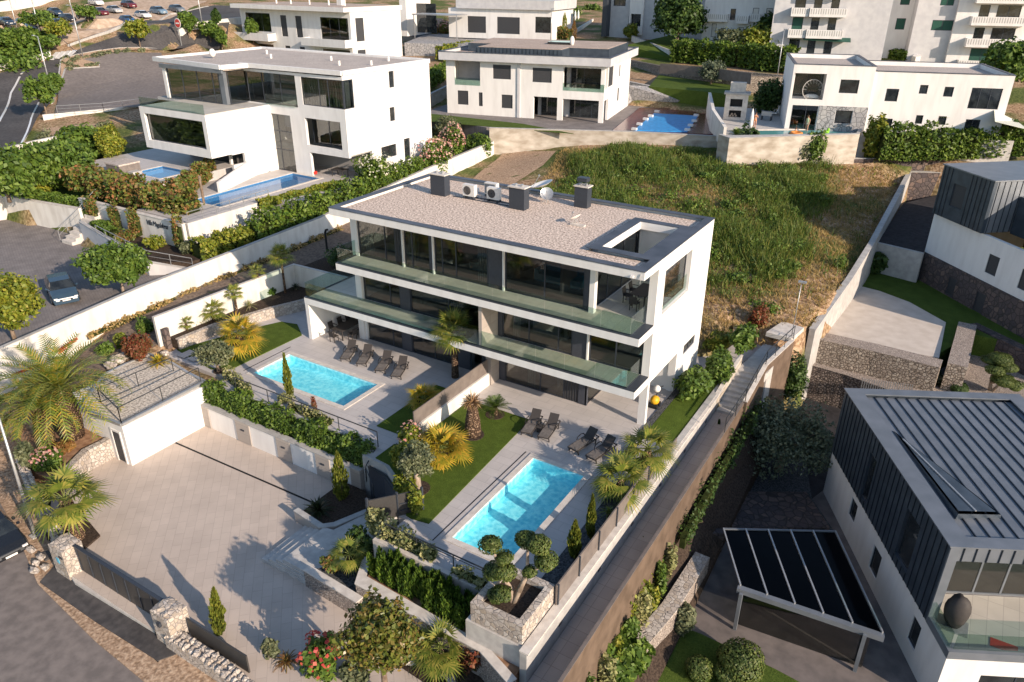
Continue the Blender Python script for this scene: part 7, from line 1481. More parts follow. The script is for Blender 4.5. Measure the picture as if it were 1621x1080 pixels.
hedge('hedge','low hedge below the green roofed terrace behind the paddle board house',[tuple(W(a,b,10.2)) for a,b in ((1352,88),(1400,92),(1440,98))],2.0,1.4,L_hedge,dens=40,size=.28)
solo('parked_van','white van roof just visible behind the paddle board house roof','van',MB().prism([tuple(W(a,b,10.6))[:2] for a,b in ((1442,97),(1450,92),(1456,97),(1448,99))],9,11.4),wht,tuple(W(1448,97,9)))
# villa behind with carport, top middle
p = W(683,46,12.6)
B1 = T('bungalow','white flat roofed bungalow with dark blinds and a flat carport, top middle','house',(p.x,p.y,12.2),math.radians(8))
B1.part('wall', MB().grid('xz',4,26,-1,4.4,0,.3,[(8.2,12.2,0,3.0),(14.6,19.4,0,3.0),(22.6,25.8,.4,3.2)]).box(4,4.3,.3,12,-1,4.4).box(25.7,26,.3,12,-1,4.4), white)
B1.part('roof', MB().box(6,26.6,-.6,12,4.403,6.0), greywall)
win(B1,'x',8.2,12.2,0,3.0,0,-1,pane=shutter); win(B1,'x',14.6,19.4,0,3.0,0,-1,pane=shutter); win(B1,'x',22.6,25.8,.4,3.2,0,-1,pane=darkglass)
B1.part('carport_roof', MB().box(-1.5,8.5,-5,-.603,3.2,3.4), steel); 
for x in (-1.2,8.2): B1.part('carport_post', MB().box(x,x+.15,-4.9,-4.75,-1,3.2), steel)
B1.part('left_wing', MB().box(-6,-4.5,-2,8,-1,7), white); B1.part('left_wing_window', MB().box(-4.4,0,2,2.2,-.5,5), darkglass)
garden_wall('dark_fence','long dark fence in front of the bungalow with dark blinds',[tuple(W(a,b,12.0))[:2] for a,b in ((755,42),(850,50),(905,52))],.12,0,fence_brown,None,z=10,zt=12.9)
for i,(a,b) in enumerate(((683,58),(705,58),(735,58))): shrub(tuple(W(a,b,10.4)),(1.9,1.7,1.9),L_mix,'oleander_bush','reddish oleander bush in the row behind the red car',n=2000,size=.3,seed=161+i,group='reddish oleander bushes behind the red car',flowers=L_flow,nf=90)
hedge('photinia_hedge','green and red hedge in front of the dark fence, top middle',[tuple(W(a,b,10.8)) for a,b in ((806,62),(850,64),(902,68))],1.6,2.4,L_mix,dens=40,size=.3)
hedge('hedge','green hedge beside the red car behind the cubic house',[tuple(W(a,b,8.8)) for a,b in ((697,96),(745,84))],1.6,2.0,L_yel,dens=45,size=.28); hedge('hedge','long dark hedge climbing behind the cubic house right wall',[tuple(W(a,b,7.3)) for a,b in ((672,140),(712,118))],2.0,1.8,L_hedge,dens=45,size=.25)
garden_wall('retaining_wall','pale wall between the cubic house and the grey roof house',[tuple(W(a,b,7.2))[:2] for a,b in ((668,160),(712,143))],.3,0,stained,concrete,z=3,zt=[7.6,8.0])
struct('gravel_yard', MB().prism([tuple(W(a,b,11.0)) for a,b in ((640,68),(680,52),(800,58),(800,70),(760,72))],6,11.0), crazy)
for i,(a,b,rx,l) in enumerate(((880,36,2.6,'dark green bush right of the bungalow'),(905,34,2.2,'green leafy bush beside the closed white parasols'),(935,30,2.8,'broad green leafy tree by the stepped white wall'),(860,40,2.0,'green bush at the corner of the bungalow'))): tree(tuple(W(a,b,12.2)),3.8,.8,(rx,2.2,1.9),L_green,'green_tree',l,n=1900,size=.36,seed=171+i,tr=.15)
for i,(a,b) in enumerate(((861,40),(910,38),(915,37))):
    t = T('closed_parasol','closed white parasol near the green bushes by the bungalow','parasol',tuple(W(a,b,12.2)),0,'closed parasols by the bungalow'); t.part('pole', MB().tube([(0,0,0),(0,0,2.8)],.05,6), steel); t.part('canopy', MB().tube([(0,0,.8),(0,0,1.2),(0,0,2.4),(0,0,2.9)],[.12,.28,.2,.04],9), plasticw)
cypress(tuple(W(893,62,11.2)),4.8,.6,'yellow columnar shrub left of its twin by the street wall',21,1400,L_yel); cypress(tuple(W(908,63,11.2)),3.6,.6,'shorter yellow columnar shrub right of its twin by the street wall',22,1200,L_orange)
garden_wall('stepped_wall','white stepped wall with a grey screen behind the grey roof house',[tuple(W(a,b,11.5))[:2] for a,b in ((905,58),(938,44))],.3,0,white2,None,z=9,zt=[12.4,13.4])
shrub(tuple(W(998,60,11.8)),(1.6,1.3,1.5),L_yel,'bush','yellow green bush beside the glazed white bay',n=1100,size=.32,seed=181)
# second white building behind the cubic house
p = W(455,86,9.0)
Q = T('white_apartments','white three storey building with long white balconies behind the cubic house','apartment block',(p.x,p.y,6.5),math.radians(-2))
def ql(a,b): return a
qh = [(-10.5,-3.6,6.2,9.4),(-.8,.8,5.6,9.2),(3.2,4.8,5.6,9.2),(9.6,16.4,5.4,9.2),(-10.5,-3.6,1.0,4.0),(-.4,1.0,1.0,4.0),(3.6,4.9,1.0,4.0),(9.6,16.4,1.0,4.0)]
Q.part('wall', MB().grid('xz',-12,17,-1,10.2,0,.35,qh), white); Q.part('wall', MB().grid('yz',.35,13,-1,10.2,16.65,17,[(1.2,3.2,5.4,9.2),(1.2,3.2,1,4)]).box(-12,-11.7,.35,13,-1,10.2), white)
for i,q in enumerate(qh): win(Q,'x',q[0],q[1],q[2],q[3],0,-1,tuple(q[0]+(q[1]-q[0])*k/3 for k in (1,2)) if q[1]-q[0]>3 else (),pane=facglass if q[1]-q[0]>3 else shutter,fr=.08)
for q in ((1.2,3.2,5.4,9.2),(1.2,3.2,1,4)): win(Q,'y',q[0],q[1],q[2],q[3],17,1,pane=shutter)
Q.part('inner_wall', MB().box(-11.6,16.6,4.5,4.7,0,10), intwall)
Q.part('roof', MB().box(-12.6,17.2,-1.6,13.3,10.203,10.9), white); Q.part('roof_gravel', MB().box(-12,16.6,-1,12.7,10.903,10.95), roofpink)
for x0,x1,z in ((-12.4,-2.6,5.0),(6.2,17.2,4.8)):
    b = Q.part('balcony', MB().box(x0,x1,-1.9,-.003,z-.3,z+.003).box(x0,x1,-1.9,-1.7,z+.006,z+1.0).box(x0,x0+.2,-1.7,-.003,z+.006,z+1.0).box(x1-.2,x1,-1.7,-.003,z+.006,z+1.0), white)
for i,x in enumerate((-6,-2,3,8,12)): Q.part('roof_vent', MB().tube([(x,4,10.95),(x,4,11.8)],.15,6), plasticw)
Q.part('roof_box', MB().box(9,10.2,5,6,10.953,12.2), white)

# ---------------------------------------------------------------- roads and far ground on the left
def sh2(name, pts, mat, th=.03, lift=0.): return struct(name, MB().prism([tuple(Vector(W(*p))+Vector((0,0,lift))) for p in pts],-2,None), mat)
plaza = [(98,112,7.6),(160,82,8.6),(256,86,8.8),(262,158,6.9),(225,172,6.5),(88,180,6.3)]
ROAD = [(-60,330,4.4),(-60,130,4.6),(0,118,5.2),(60,103,6.2),(108,87,8.0),(200,52,10.0),(290,22,12.2),(340,10,13.2),(400,12,13.2),(360,60,10.5),(310,78,9.3),(262,82,8.8),(190,80,8.7),(125,93,7.8),(97,120,6.9),(85,160,5.9),(50,210,5.2),(22,245,4.9),(0,280,4.6),(-30,340,4.4)]
# ---------------------------------------------------------------- terrain: one sheet through surveyed heights
from mathutils.geometry import delaunay_2d_cdt
ctl = [(0,700,-2.2),(60,600,-.6),(30,640,-1.2),(150,560,0),(200,520,.55),(300,470,.95),(400,430,1.05),(500,392,1.2),(600,335,1.9),(730,287,2.4),(790,252,3.2),
 (1000,240,4.9),(900,232,4.6),(1140,245,5.0),(1300,270,4.4),(1250,300,4.0),(1100,300,4.2),(1050,330,3.6),(1150,400,2.6),(1250,400,2.4),(1350,300,3.4),(1420,290,3.0),(1130,500,1.5),(1250,500,1.4),(1350,420,1.5),(1372,360,2.0),(860,260,3.9),(800,280,3.1),(1170,560,.9),(1270,540,.6),
 (0,250,4.6),(-200,300,3.5),(40,215,5.1),(85,160,5.9),(60,103,6.1),(108,87,7.9),(200,52,11.4),(290,22,14.2),(400,10,15.4),(160,82,8.5),(256,84,9.6),(310,70,11.2),(262,158,6.9),(180,130,7.2),(100,180,6.2),
 (30,38,13.6),(92,42,13.9),(160,22,15.0),(220,30,14.9),(280,17,15.9),(150,5,16.2),(0,20,14.4),(60,70,9.8),(130,60,10.8),(20,90,7.0),(0,0,16),(300,0,18),(100,-10,18),(120,-30,19),(300,-30,20),(-200,60,8),(-300,-10,13),
 (360,60,11.6),(330,90,9.2),(450,90,8.4),(700,130,7.2),(690,72,9.2),(700,205,4.9),(680,250,3.4),(850,60,11.4),(800,40,12),(950,55,11.8),(1000,90,9.9),(1100,95,9.8),(1250,118,9.3),(1180,60,11.6),(1350,95,10.2),(1500,103,10),(1600,120,9.6),(1700,120,9),(1440,264,3.3),(1520,264,3.2),(1620,262,3.4),(1400,252,4.9),(1500,250,4.9),(1600,247,5.0),
 (900,-20,18),(1200,-20,19),(1600,-20,19)]
cw_ = [tuple(W(a,b,z)) for a,b,z in ctl] + [(-15,-12,-.6),(-12,-16,-1.8),(-30,-30,-2.5),(-3,-24,-3.3),(10,-26,-3.6),(22,-26,-4.5),(40,-30,-5.3),(60,-20,-5),(60,10,-4.5),(-60,-20,1.5),(-90,0,3.0),(60,40,1.0),(60,70,6),(24,12.5,-.3),(10,14,1.2),(0,14,1.6),(18,13,1.0),(-3,13,1.9),(-12.5,-2,.6),(-12.5,8,.9),(-12.5,16,1.3),(-12,25,1.9),(-20,30,3.4),(-75,68,7.6),(-65,78,8.2),(-70,88,8.8),(-88,84,9),(-60,65,7.2),(-50,60,6.6),(-52,75,8),(-95,65,8.5),(-150,300,24),(50,300,24),(-400,200,20),(150,200,16),(-45,85,9),(-40,80,8.6)]
CX_ = np.array(cw_); n_ = len(CX_)
Kd = np.linalg.norm(CX_[:,None,:2]-CX_[None,:,:2],axis=2); A_ = np.zeros((n_+3,n_+3)); A_[:n_,:n_] = -Kd-np.eye(n_)*.6; A_[:n_,n_] = 1; A_[:n_,n_+1:] = CX_[:,:2]; A_[n_,:n_] = 1; A_[n_+1:,:n_] = CX_[:,:2].T
sol = np.linalg.solve(A_, np.concatenate([CX_[:,2],[0,0,0]]))
def terr(x, y):
    x = np.atleast_1d(np.asarray(x,float)); y = np.atleast_1d(np.asarray(y,float)); out = np.empty(len(x))
    for i in range(0,len(x),20000):
        P = np.stack([x[i:i+20000],y[i:i+20000]],1); k = -np.linalg.norm(P[:,None]-CX_[None,:,:2],axis=2)
        out[i:i+20000] = k@sol[:n_]+sol[n_]+P@sol[n_+1:]
    d = np.hypot(x+20,y-20); cap = 14+np.maximum(0,d-120)*.10
    return np.clip(out,-7,cap)
def WT(px, py):
    """where the line of sight meets the terrain"""
    d = (CF*CAM['f'] + CR_*(px-PW/2) + CD*(py-PH/2)).normalized(); ts = np.concatenate([np.arange(25,200,.5),np.arange(200,900,2.)])
    zz = terr(CP.x+d.x*ts, CP.y+d.y*ts); k = np.where(CP.z+d.z*ts < zz)[0]
    if len(k) == 0: return CP+d*500
    t1 = ts[k[0]]; t0 = ts[max(0,k[0]-1)]
    for _ in range(12):
        tm = (t0+t1)/2
        if CP.z+d.z*tm < terr(CP.x+d.x*tm, CP.y+d.y*tm)[0]: t1 = tm
        else: t0 = tm
    return CP+d*t1
def inpoly(x, y, poly):
    c = np.zeros(len(x),bool); n = len(poly); j = n-1
    for i in range(n):
        xi,yi = poly[i][:2]; xj,yj = poly[j][:2]
        with np.errstate(divide='ignore',invalid='ignore'): c ^= ((yi>y)!=(yj>y)) & (x < (xj-xi)*(y-yi)/(yj-yi+1e-12)+xi)
        j = i
    return c
def edgedist(x, y, poly):
    d = np.full(len(x),1e9); n = len(poly)
    for i in range(n):
        a = np.array(poly[i][:2]); b = np.array(poly[(i+1)%n][:2]); ab = b-a; t_ = np.clip(((x-a[0])*ab[0]+(y-a[1])*ab[1])/(ab@ab+1e-9),0,1)
        d = np.minimum(d, np.hypot(x-a[0]-ab[0]*t_, y-a[1]-ab[1]*t_))
    return d
def axis(lo, hi, c0, c1, s):
    a = list(np.arange(c0,c1+.01,s)); st = s; v = c1
    while v < hi: st = st*1.06; v += st; a.append(v)
    st = s; v = c0
    while v > lo: st = st*1.055; v -= st; a.insert(0,v)
    return np.array(a)
gx = axis(-1100,900,-52,46,.75); gy = axis(-300,1300,-28,66,.75)
X_, Y_ = np.meshgrid(gx,gy); xs, ys = X_.ravel(), Y_.ravel(); zs = terr(xs,ys)
core_ = (xs>-60)&(xs<50)&(ys<70); zs += np.where(core_, .05*np.sin(xs*1.7)*np.cos(ys*1.3)+.03*np.sin(xs*4.1+ys*3.3),0)
for pl_, zz, cz in PADS:
    I = inpoly(xs,ys,pl_); idx = np.where(I)[0]
    if len(idx) == 0: continue
    d = edgedist(xs[idx],ys[idx],pl_); zp = min(zz)
    zs[idx] = np.where(d > 1.3, np.minimum(zs[idx],cz), np.minimum(zs[idx], zp-.15))
nx, ny = len(gx), len(gy); I0 = np.arange(nx*ny).reshape(ny,nx); F_ = np.stack([I0[:-1,:-1],I0[:-1,1:],I0[1:,1:],I0[1:,:-1]],-1).reshape(-1,4)
gm = mesh_np('ground', np.stack([xs,ys,zs],1), F_); gm.polygons.foreach_set('use_smooth',[True]*len(gm.polygons))
m, nt, out = newmat('meadow_ground'); b = bsdf(nt,out,.95,.1)
v = pos(nt); n1 = nn(nt,'TexNoise'); n1.inputs['Scale'].default_value = .16; n1.inputs['Detail'].default_value = 6; nt.links.new(v,n1.inputs[0])
n2 = nn(nt,'TexNoise'); n2.inputs['Scale'].default_value = 4; n2.inputs['Detail'].default_value = 9; nt.links.new(v,n2.inputs[0])
c1 = ramp(nt,n2.outputs['Fac'],[(.35,(.17,.10,.06)),(.5,(.30,.20,.12)),(.65,(.46,.33,.22))]); c2 = ramp(nt,n2.outputs['Fac'],[(.35,(.05,.07,.02)),(.65,(.13,.15,.045))])
mx = nn(nt,'MixRGB'); fa = ramp(nt,n1.outputs['Fac'],[(.45,(0,0,0)),(.58,(1,1,1))]); nt.links.new(fa,mx.inputs[0]); nt.links.new(c1,mx.inputs[1]); nt.links.new(c2,mx.inputs[2]); nt.links.new(mx.outputs[0],b.inputs['Base Color']); bump(nt,b,n2.outputs['Fac'],.6,.15)
struct('ground', gm, m)
def drape(name, pts, mat, off=.05, step=3., xy=False):
    P = pts if xy else [tuple(WT(p[0],p[1]))[:2] for p in pts]; Q_ = []
    for a,b in zip(P, P[1:]+P[:1]):
        L_ = math.dist(a,b); k = max(1,int(L_/step)); Q_ += [(a[0]+(b[0]-a[0])*i/k, a[1]+(b[1]-a[1])*i/k) for i in range(k)]
    xs_ = [q[0] for q in Q_]; ys_ = [q[1] for q in Q_]
    gxx, gyy = np.meshgrid(np.arange(min(xs_),max(xs_),step),np.arange(min(ys_),max(ys_),step)); gxx = gxx.ravel(); gyy = gyy.ravel()
    k = inpoly(gxx,gyy,Q_)&(edgedist(gxx,gyy,Q_)>step*.4); V2 = [Vector(q) for q in Q_]+[Vector((float(a),float(b))) for a,b in zip(gxx[k],gyy[k])]; n = len(Q_)
    vo, _, fo_, *_r = delaunay_2d_cdt(V2, [(i,(i+1)%n) for i in range(n)], [], 1, 1e-4)
    zz = terr([v_.x for v_ in vo],[v_.y for v_ in vo]); mb = MB(); mb.v = [(v_.x,v_.y,float(z_)+off) for v_,z_ in zip(vo,zz)]
    mb.f = [tuple(f) for f in fo_ if inpoly(np.array([sum(vo[i].x for i in f)/len(f)]),np.array([sum(vo[i].y for i in f)/len(f)]),Q_)[0]]
    return struct(name, mb, mat)
def dline(name, label, pts, w, mat, off, cat='kerb', h=.12):
    """kerb or line following the ground"""
    P = []; raw = [WT(p[0],p[1]) for p in pts]
    for a,b in zip(raw[:-1],raw[1:]):
        k = max(1,int((b-a).length/3)); P += [a.lerp(b,i/k) for i in range(k)]
    P.append(raw[-1]); zz = terr([p.x for p in P],[p.y for p in P])
    mb = MB().wall([(p.x,p.y,float(z)-.3) for p,z in zip(P,zz)],w,0,zt=[float(z)+off+h for z in zz])
    if label: return solo(name,label,cat,mb,mat,tuple(raw[0]))
    return struct(name,mb,mat)
drape('road',ROAD,asphalt,.22); drape('parking_plaza',[(98,112,7.4),(130,97,8.0),(190,84,8.6),(256,86,8.8),(264,158,6.9),(225,172,6.5),(88,182,6.2),(92,140,6.7)],MATS['worn_asphalt'],.26)
drape('street_far',[(290,22,12.2),(400,6,13.6),(700,30,12.5),(760,64,10.8),(700,70,10.0),(670,66,9.6),(560,10,14),(400,12,13.2)],asphalt,.10)
drape('parking_dirt',[(95,74,8.2),(190,42,10.8),(300,14,13.4),(330,2,14),(230,-2,14.6),(120,12,13.6),(0,42,10.8),(0,60,9)],tex('dusty_ground',(.34,.25,.18),(.50,.39,.30),1.2,.95,.1,.2,detail=9),.08)
drape('planted_strip',[(97,118,6.9),(97,98,7.6),(120,90,8.0),(190,79,8.8),(248,80,8.9),(255,84,8.8),(190,84,8.6),(132,97,8.0),(158,104,7.7),(158,109,7.6),(104,112,7.3),(90,150,6.5)],gravels,.32,1.5)
drape('planted_slab',[(62,232,5.0),(68,205,5.2),(170,196,5.4),(175,210,5.1),(115,224,4.9)],gravels,.12,1.5)
drape('meadow_dirt',[(800,238,4.2),(880,240,4.4),(860,262,3.9),(800,300,3.0),(740,290,2.5)],gravels,.05,1.)
drape('dirt_path',[(-14.9,-17),(-10.8,-12),(-10.6,-7),(-10.4,5.3),(-10.2,14),(-12,30),(-15.6,30),(-15.6,10),(-15.0,-6)],MATS['red_soil'] if False else tex('dry_path',(.11,.085,.07),(.20,.155,.12),5,.95,.1,.4,detail=9),.06,.75,xy=True)
dline('kerb','pale kerb around the planted strip beside the far parking plaza',[(90,150,6.5),(104,112,7.3),(158,109,7.6),(158,104,7.7)],.2,concrete,.26)
dline('kerb','pale kerb between the far road and the planted strip',[(82,165,6.3),(97,98,7.6),(120,90,8.0),(190,79,8.8),(250,80,8.9)],.2,concrete,.26)
dline('kerb','pale kerb along the far car park and the road',[(108,74,8.3),(190,44,10.6),(270,24,12.4),(330,12,13.4)],.25,concrete,.22)
dline('road_line','',[(0,195,5.2),(18,150,5.6),(32,124,5.7)],.25,wht,.25,h=.012); dline('road_line','',[(34,120,5.8),(38,116,5.9)],.25,wht,.25,h=.012)
dline('road_line','',[(32,236,4.9),(48,200,5.3),(62,165,5.9)],.2,wht,.25,h=.012)
for i in range(4): dline('crossing_stripe','',[(82+9*i,97-2*i,7.6+.12*i),(92+9*i,85-1*i,8.2+.12*i)],.7,wht,.25,h=.012)
garden_wall('roadside_wall','low pale wall curving along the far side of the road, upper left',[tuple(WT(a,b)) for a,b,z in ((0,112,5.9),(45,104,6.4),(80,90,7.6))],.4,.9,white2,None)
garden_wall('roadside_wall','long pale pinkish wall at the very top left behind the far cars',[tuple(WT(a,b)) for a,b,z in ((-20,24,12.4),(60,10,13.8),(110,-2,14.8))],.4,2.2,white2,None)
garden_wall('plaza_wall','pale wall with a rail above the planted slab, upper left',[tuple(W(a,b,z)) for a,b,z in ((72,201,5.0),(172,192,5.1),(225,186,5.2))],.35,0,white2,None,zt=[6.5,6.7,6.7])
railing('railing','thin metal rail along the edge of the far parking plaza',[tuple(W(a,b,z)) for a,b,z in ((92,182,6.6),(165,178,6.8),(225,170,6.8))],1.1,3.,(1.,.66,.33),steel)
garden_wall('street_wall','white wall above the green trees along the street bend, left',[tuple(W(a,b,z)) for a,b,z in ((22,248,4.6),(60,238,4.7),(115,225,4.8))],.35,0,white2,None,zt=[5.7,5.8,5.8])
garden_wall('roadside_wall','pale curved wall beside the stop sign on the far road',[tuple(WT(a,b)) for a,b,z in ((284,60,10.4),(300,48,11.0),(330,45,11.2),(385,38,11.4))],.4,1.3,white2,None)
for a,b,z,h,l in ((83,150,6.3,8.0,'far street lamp beside the road left of the parking plaza'),(132,93,8.0,8.0,'far street lamp on the planted strip'),(30,57,9.2,6.5,'far street lamp at the left edge before the parked cars'),(66,63,9.0,7.0,'far street lamp before the bushes and parked cars'),(119,40,11.0,7.5,'far street lamp in the middle of the far car park'),(322,50,11.2,8,'far street lamp by the road above the cubic house')):
    p = WT(a,b); street_lamp((p.x,p.y,float(terr(p.x,p.y)[0])),h,l,(0,0),(-1.1,0),.10)
p = WT(288,75); t = T('stop_sign','round red and white road sign on a post at the far junction','sign',(p.x,p.y,float(terr(p.x,p.y)[0]))); t.part('post', MB().tube([(0,0,0),(0,0,4.0)],.06,6), steel); t.part('plate', MB().tube([(0,-.05,4.1),(0,0,4.1)],.85,16), plasticw); t.part('red_disc', MB().tube([(0,-.07,4.1),(0,-.052,4.1)],.72,16), redm); t.part('white_bar', MB().box(-.5,.5,-.09,-.073,3.98,4.22), plasticw)
for a,b,z,h,r,mt,l in ((223,78,9.0,5.2,2.1,L_yel,'young round street tree on the far road edge'),(75,185,5.6,5.2,2.0,L_green,'street tree at the road bend left of the parking plaza, nearer'),(88,160,5.9,4.2,1.5,L_green,'street tree at the road bend left of the parking plaza, farther'),(300,58,10.8,4.6,1.8,L_green,'thin tree beside the stop sign'),(335,74,9.8,4.6,2.0,L_green,'tree between the stop sign and the white apartments'),(64,58,9.2,4.5,3.2,L_green,'dense tree by the lamp before the far parked cars'),(96,70,8.4,4.0,2.6,L_yel,'yellowish tree at the far roadside corner'),(80,86,7.8,3.2,2.0,L_green,'small green tree above the roadside wall'),(345,50,11,4.2,.8,L_dark,'thin dark conifer by the far road')):
    p = WT(a,b); tree((p.x,p.y,float(terr(p.x,p.y)[0])-.1),h,h*.35,(r,r*.9,h*.36),mt,'green_tree',l,n=1500,size=.34,seed=int(a+b),tr=.11,clumps=9)

for i,(a,b,h,r,l) in enumerate(((12,92,4.5,3.6,'broad tree low on the green bank at the left edge'),(38,84,4.2,3.2,'tree in the middle of the green bank before the parked cars'),(140,34,3.2,2.4,'bushy tree between the dark cars of the far car park'),(402,70,5.0,1.2,'slim green tree left of the white apartments balcony'),(352,78,3.6,1.2,'small tree on the plaza edge behind the cubic house roof'),(20,8,5,4,'tree at the top left corner above the pinkish wall'),(300,60,4.0,1.1,'bushy sapling behind the stop sign'))):
    p = WT(a,b); tree((p.x,p.y,p.z-.1),h,h*.3,(r,r*.9,h*.38),L_green,'green_tree',l,n=1600,size=.36,seed=900+i,tr=.12,clumps=9)
p = WT(692,80); car(tuple(p+Vector((0,0,.05))), math.radians(75), rd2, 'red parked car behind the white cubic house', H=1.55)
far = [(12,38,11.6,dk,'hatch','dark parked car at the very left edge of the far car park'),(38,38,11.9,gry,'hatch','silver grey parked car third from the left edge in the far car park'),(62,30,12.3,blk,'hatch','black parked car behind the silver grey one in the far car park'),(88,22,12.9,dk,'suv','dark tall parked car in the back row of the far car park'),(92,42,12.0,dk,'hatch','dark blue parked car low in the front row of the far car park'),(108,32,12.4,blk,'suv','large black parked car in the middle of the front row'),(137,28,12.8,blk,'suv','black parked car beside the bushes in the far car park'),(160,22,13.2,red,'suv','dark red parked car right of the bushes in the far car park'),
  (182,18,13.6,slv,'hatch','silver parked car with a pale front right of the dark red one'),(205,10,14.0,red,'suv','maroon tall parked car in the back row of the far car park'),(153,6,14.0,wht,'suv','white tall parked car at the back of the far car park'),(203,34,12.8,bl2,'hatch','bright blue parked car by the far road kerb'),(227,26,13.2,wht,'hatch','white parked car behind the bright blue one by the far road kerb'),(252,20,13.6,lb,'suv','pale blue parked car right of the white one in the far car park'),(281,17,14.0,gry,'suv','grey parked car at the right end of the far car park'),(52,48,11.6,blk,'hatch','dark car half hidden by the bushes of the far car park')]
fd = (WT(247,26)-WT(215,17)); fr_ = math.atan2(fd.y,fd.x)
for a,b,z,pm,kd,lb_ in far: car(tuple(WT(a,b+3)+Vector((0,0,.1))), fr_+rnd.uniform(-.05,.05), pm, lb_, None, 4.4, 1.8, 1.5, kd)

Vs = []
for (a0,a1,b0,b1,z,n,s,hh) in ((-40,60,60,110,8.0,2600,.42,1.6),(92,155,88,112,7.7,0,.3,.5),(60,170,205,225,5.1,0,.3,.4)):
    if n:
        for _ in range(40):
            p = WT(nrg.uniform(a0,a1),nrg.uniform(b0,b1)); zz = float(terr(p.x,p.y)[0]); Vs.append(ellip((p.x,p.y,zz+.5),(2.8,2.4,1.5),260,s,int(abs(p.x)*10)))
o = struct('scrub_bank', meshleaf('scrub_bank',Vs), L_green, kind='stuff')
Vs = []
for (P0,P1,w_,n) in ((WT(100,115),WT(120,97),1.6,14),(WT(120,97),WT(240,83),1.0,26),(WT(70,222),WT(165,203),2.2,26),(WT(105,108),WT(155,106),.6,8)):
    for i in range(n):
        f = nrg.uniform(0,1); p = P0.lerp(P1,f)+Vector((nrg.normal(0,w_*.5),nrg.normal(0,w_*.5),0)); zz = float(terr(p.x,p.y)[0])+.2; Vs.append(ellip((p.x,p.y,zz),(.55,.55,.4),70,.24,i))
struct('ground_cover_tufts', meshleaf('ground_cover_tufts',Vs), L_olive, kind='stuff')
# meadow vegetation: blades, tufts and weeds nobody could count
def field_poly(): return [tuple(W(a,b,z))[:2] for a,b,z in ((890,238,4.4),(1150,240,5.2),(1300,262,4.6),(1425,278,3.3),(1376,384,2.0),(1342,440,1.2),(1284,526,.6),(1150,545,1.0))]+[(20.9,11.2),(9,11.2),(2,20),(-3,30)]
fp = field_poly(); fx = [p[0] for p in fp]; fy = [p[1] for p in fp]
N0 = 60000; x = nrg.uniform(min(fx),max(fx),N0); y = nrg.uniform(min(fy),max(fy),N0); k = inpoly(x,y,fp); x = x[k]; y = y[k]
def fbm(x,y,s,ph): return (np.sin(x*s+ph)+np.sin(y*s*1.3+ph*2)+.7*np.sin((x+y)*s*2.1+ph)+.5*np.sin((x-y)*s*3.7-ph*3)+.35*np.sin(x*s*6.3+y*s*4.9))/3.5
g1 = fbm(x,y,.33,1.)
right = np.clip((y-17-2*g1)/6,0,1)*np.clip((23.6-np.clip((y-30)*.12,0,3)-x+1.2*g1)/2.5,.03,1)*np.clip((x+5+g1*2)/3,0,1)   # greener towards the middle and back, mown brown ground near the right wall
dens = np.clip(.55+.6*g1,0.06,1)*right; keep = nrg.uniform(0,1,len(x)) < dens; x1, y1_, gg = x[keep], y[keep], g1[keep]
z1_ = terr(x1,y1_); hgt_ = (.35+.9*np.clip(gg+.4,0,1))*nrg.uniform(.5,1.2,len(x1))
def blades(x, y, z, h, w, tilt):
    n = len(x); a = nrg.uniform(0,6.28,n); s = np.stack([np.cos(a),np.sin(a),np.zeros(n)],1); tl = np.stack([nrg.normal(0,tilt,n),nrg.normal(0,tilt,n),np.ones(n)],1)*h[:,None]
    P = np.stack([x,y,z],1); V_ = np.empty((n,4,3)); V_[:,0] = P-s*w; V_[:,1] = P+s*w; V_[:,2] = P+tl+s*w*.25; V_[:,3] = P+tl-s*w*.25; return V_.reshape(-1,3)
rep = 4; xb = np.repeat(x1,rep)+nrg.normal(0,.18,len(x1)*rep); yb = np.repeat(y1_,rep)+nrg.normal(0,.18,len(x1)*rep)
Bv = blades(xb,yb,np.repeat(z1_,rep),np.repeat(hgt_,rep)*nrg.uniform(.6,1.15,len(xb)),.035,.32)
struct('meadow_grass', mesh_np('meadow_grass',Bv,quads(len(Bv)//4)), L_meadow, kind='stuff')
Cc = np.stack([np.repeat(x1,2)+nrg.normal(0,.3,len(x1)*2),np.repeat(y1_,2)+nrg.normal(0,.3,len(x1)*2),np.repeat(z1_,2)+np.repeat(hgt_,2)*nrg.uniform(.2,.9,len(x1)*2)],1)
kk = nrg.uniform(0,1,len(Cc)) < .85; Lv = leafarr(Cc[kk],.11,1.9,.4); struct('meadow_weeds', mesh_np('meadow_weeds',Lv,quads(len(Lv)//4)), L_green, kind='stuff')
Vs = []; Vd = []
for i in range(110):
    j = nrg.integers(len(x1)); Vs.append(ellip((x1[j],y1_[j],z1_[j]+.35),(nrg.uniform(.5,1.2),nrg.uniform(.5,1.2),nrg.uniform(.4,.9)),260,.15,i,.3,.3))
struct('meadow_bushes', meshleaf('meadow_bushes',Vs), L_green, kind='stuff')
keep2 = (nrg.uniform(0,1,len(x)) < .45*(1-dens)); x2,y2 = x[keep2],y[keep2]; z2 = terr(x2,y2); r2 = 4; xb = np.repeat(x2,r2)+nrg.normal(0,.12,len(x2)*r2); yb = np.repeat(y2,r2)+nrg.normal(0,.12,len(x2)*r2)
Bv = blades(xb,yb,np.repeat(z2,r2),nrg.uniform(.12,.35,len(xb)),.03,.6); struct('dry_meadow_grass', mesh_np('dry_meadow_grass',Bv,quads(len(Bv)//4)), L_dry, kind='stuff')

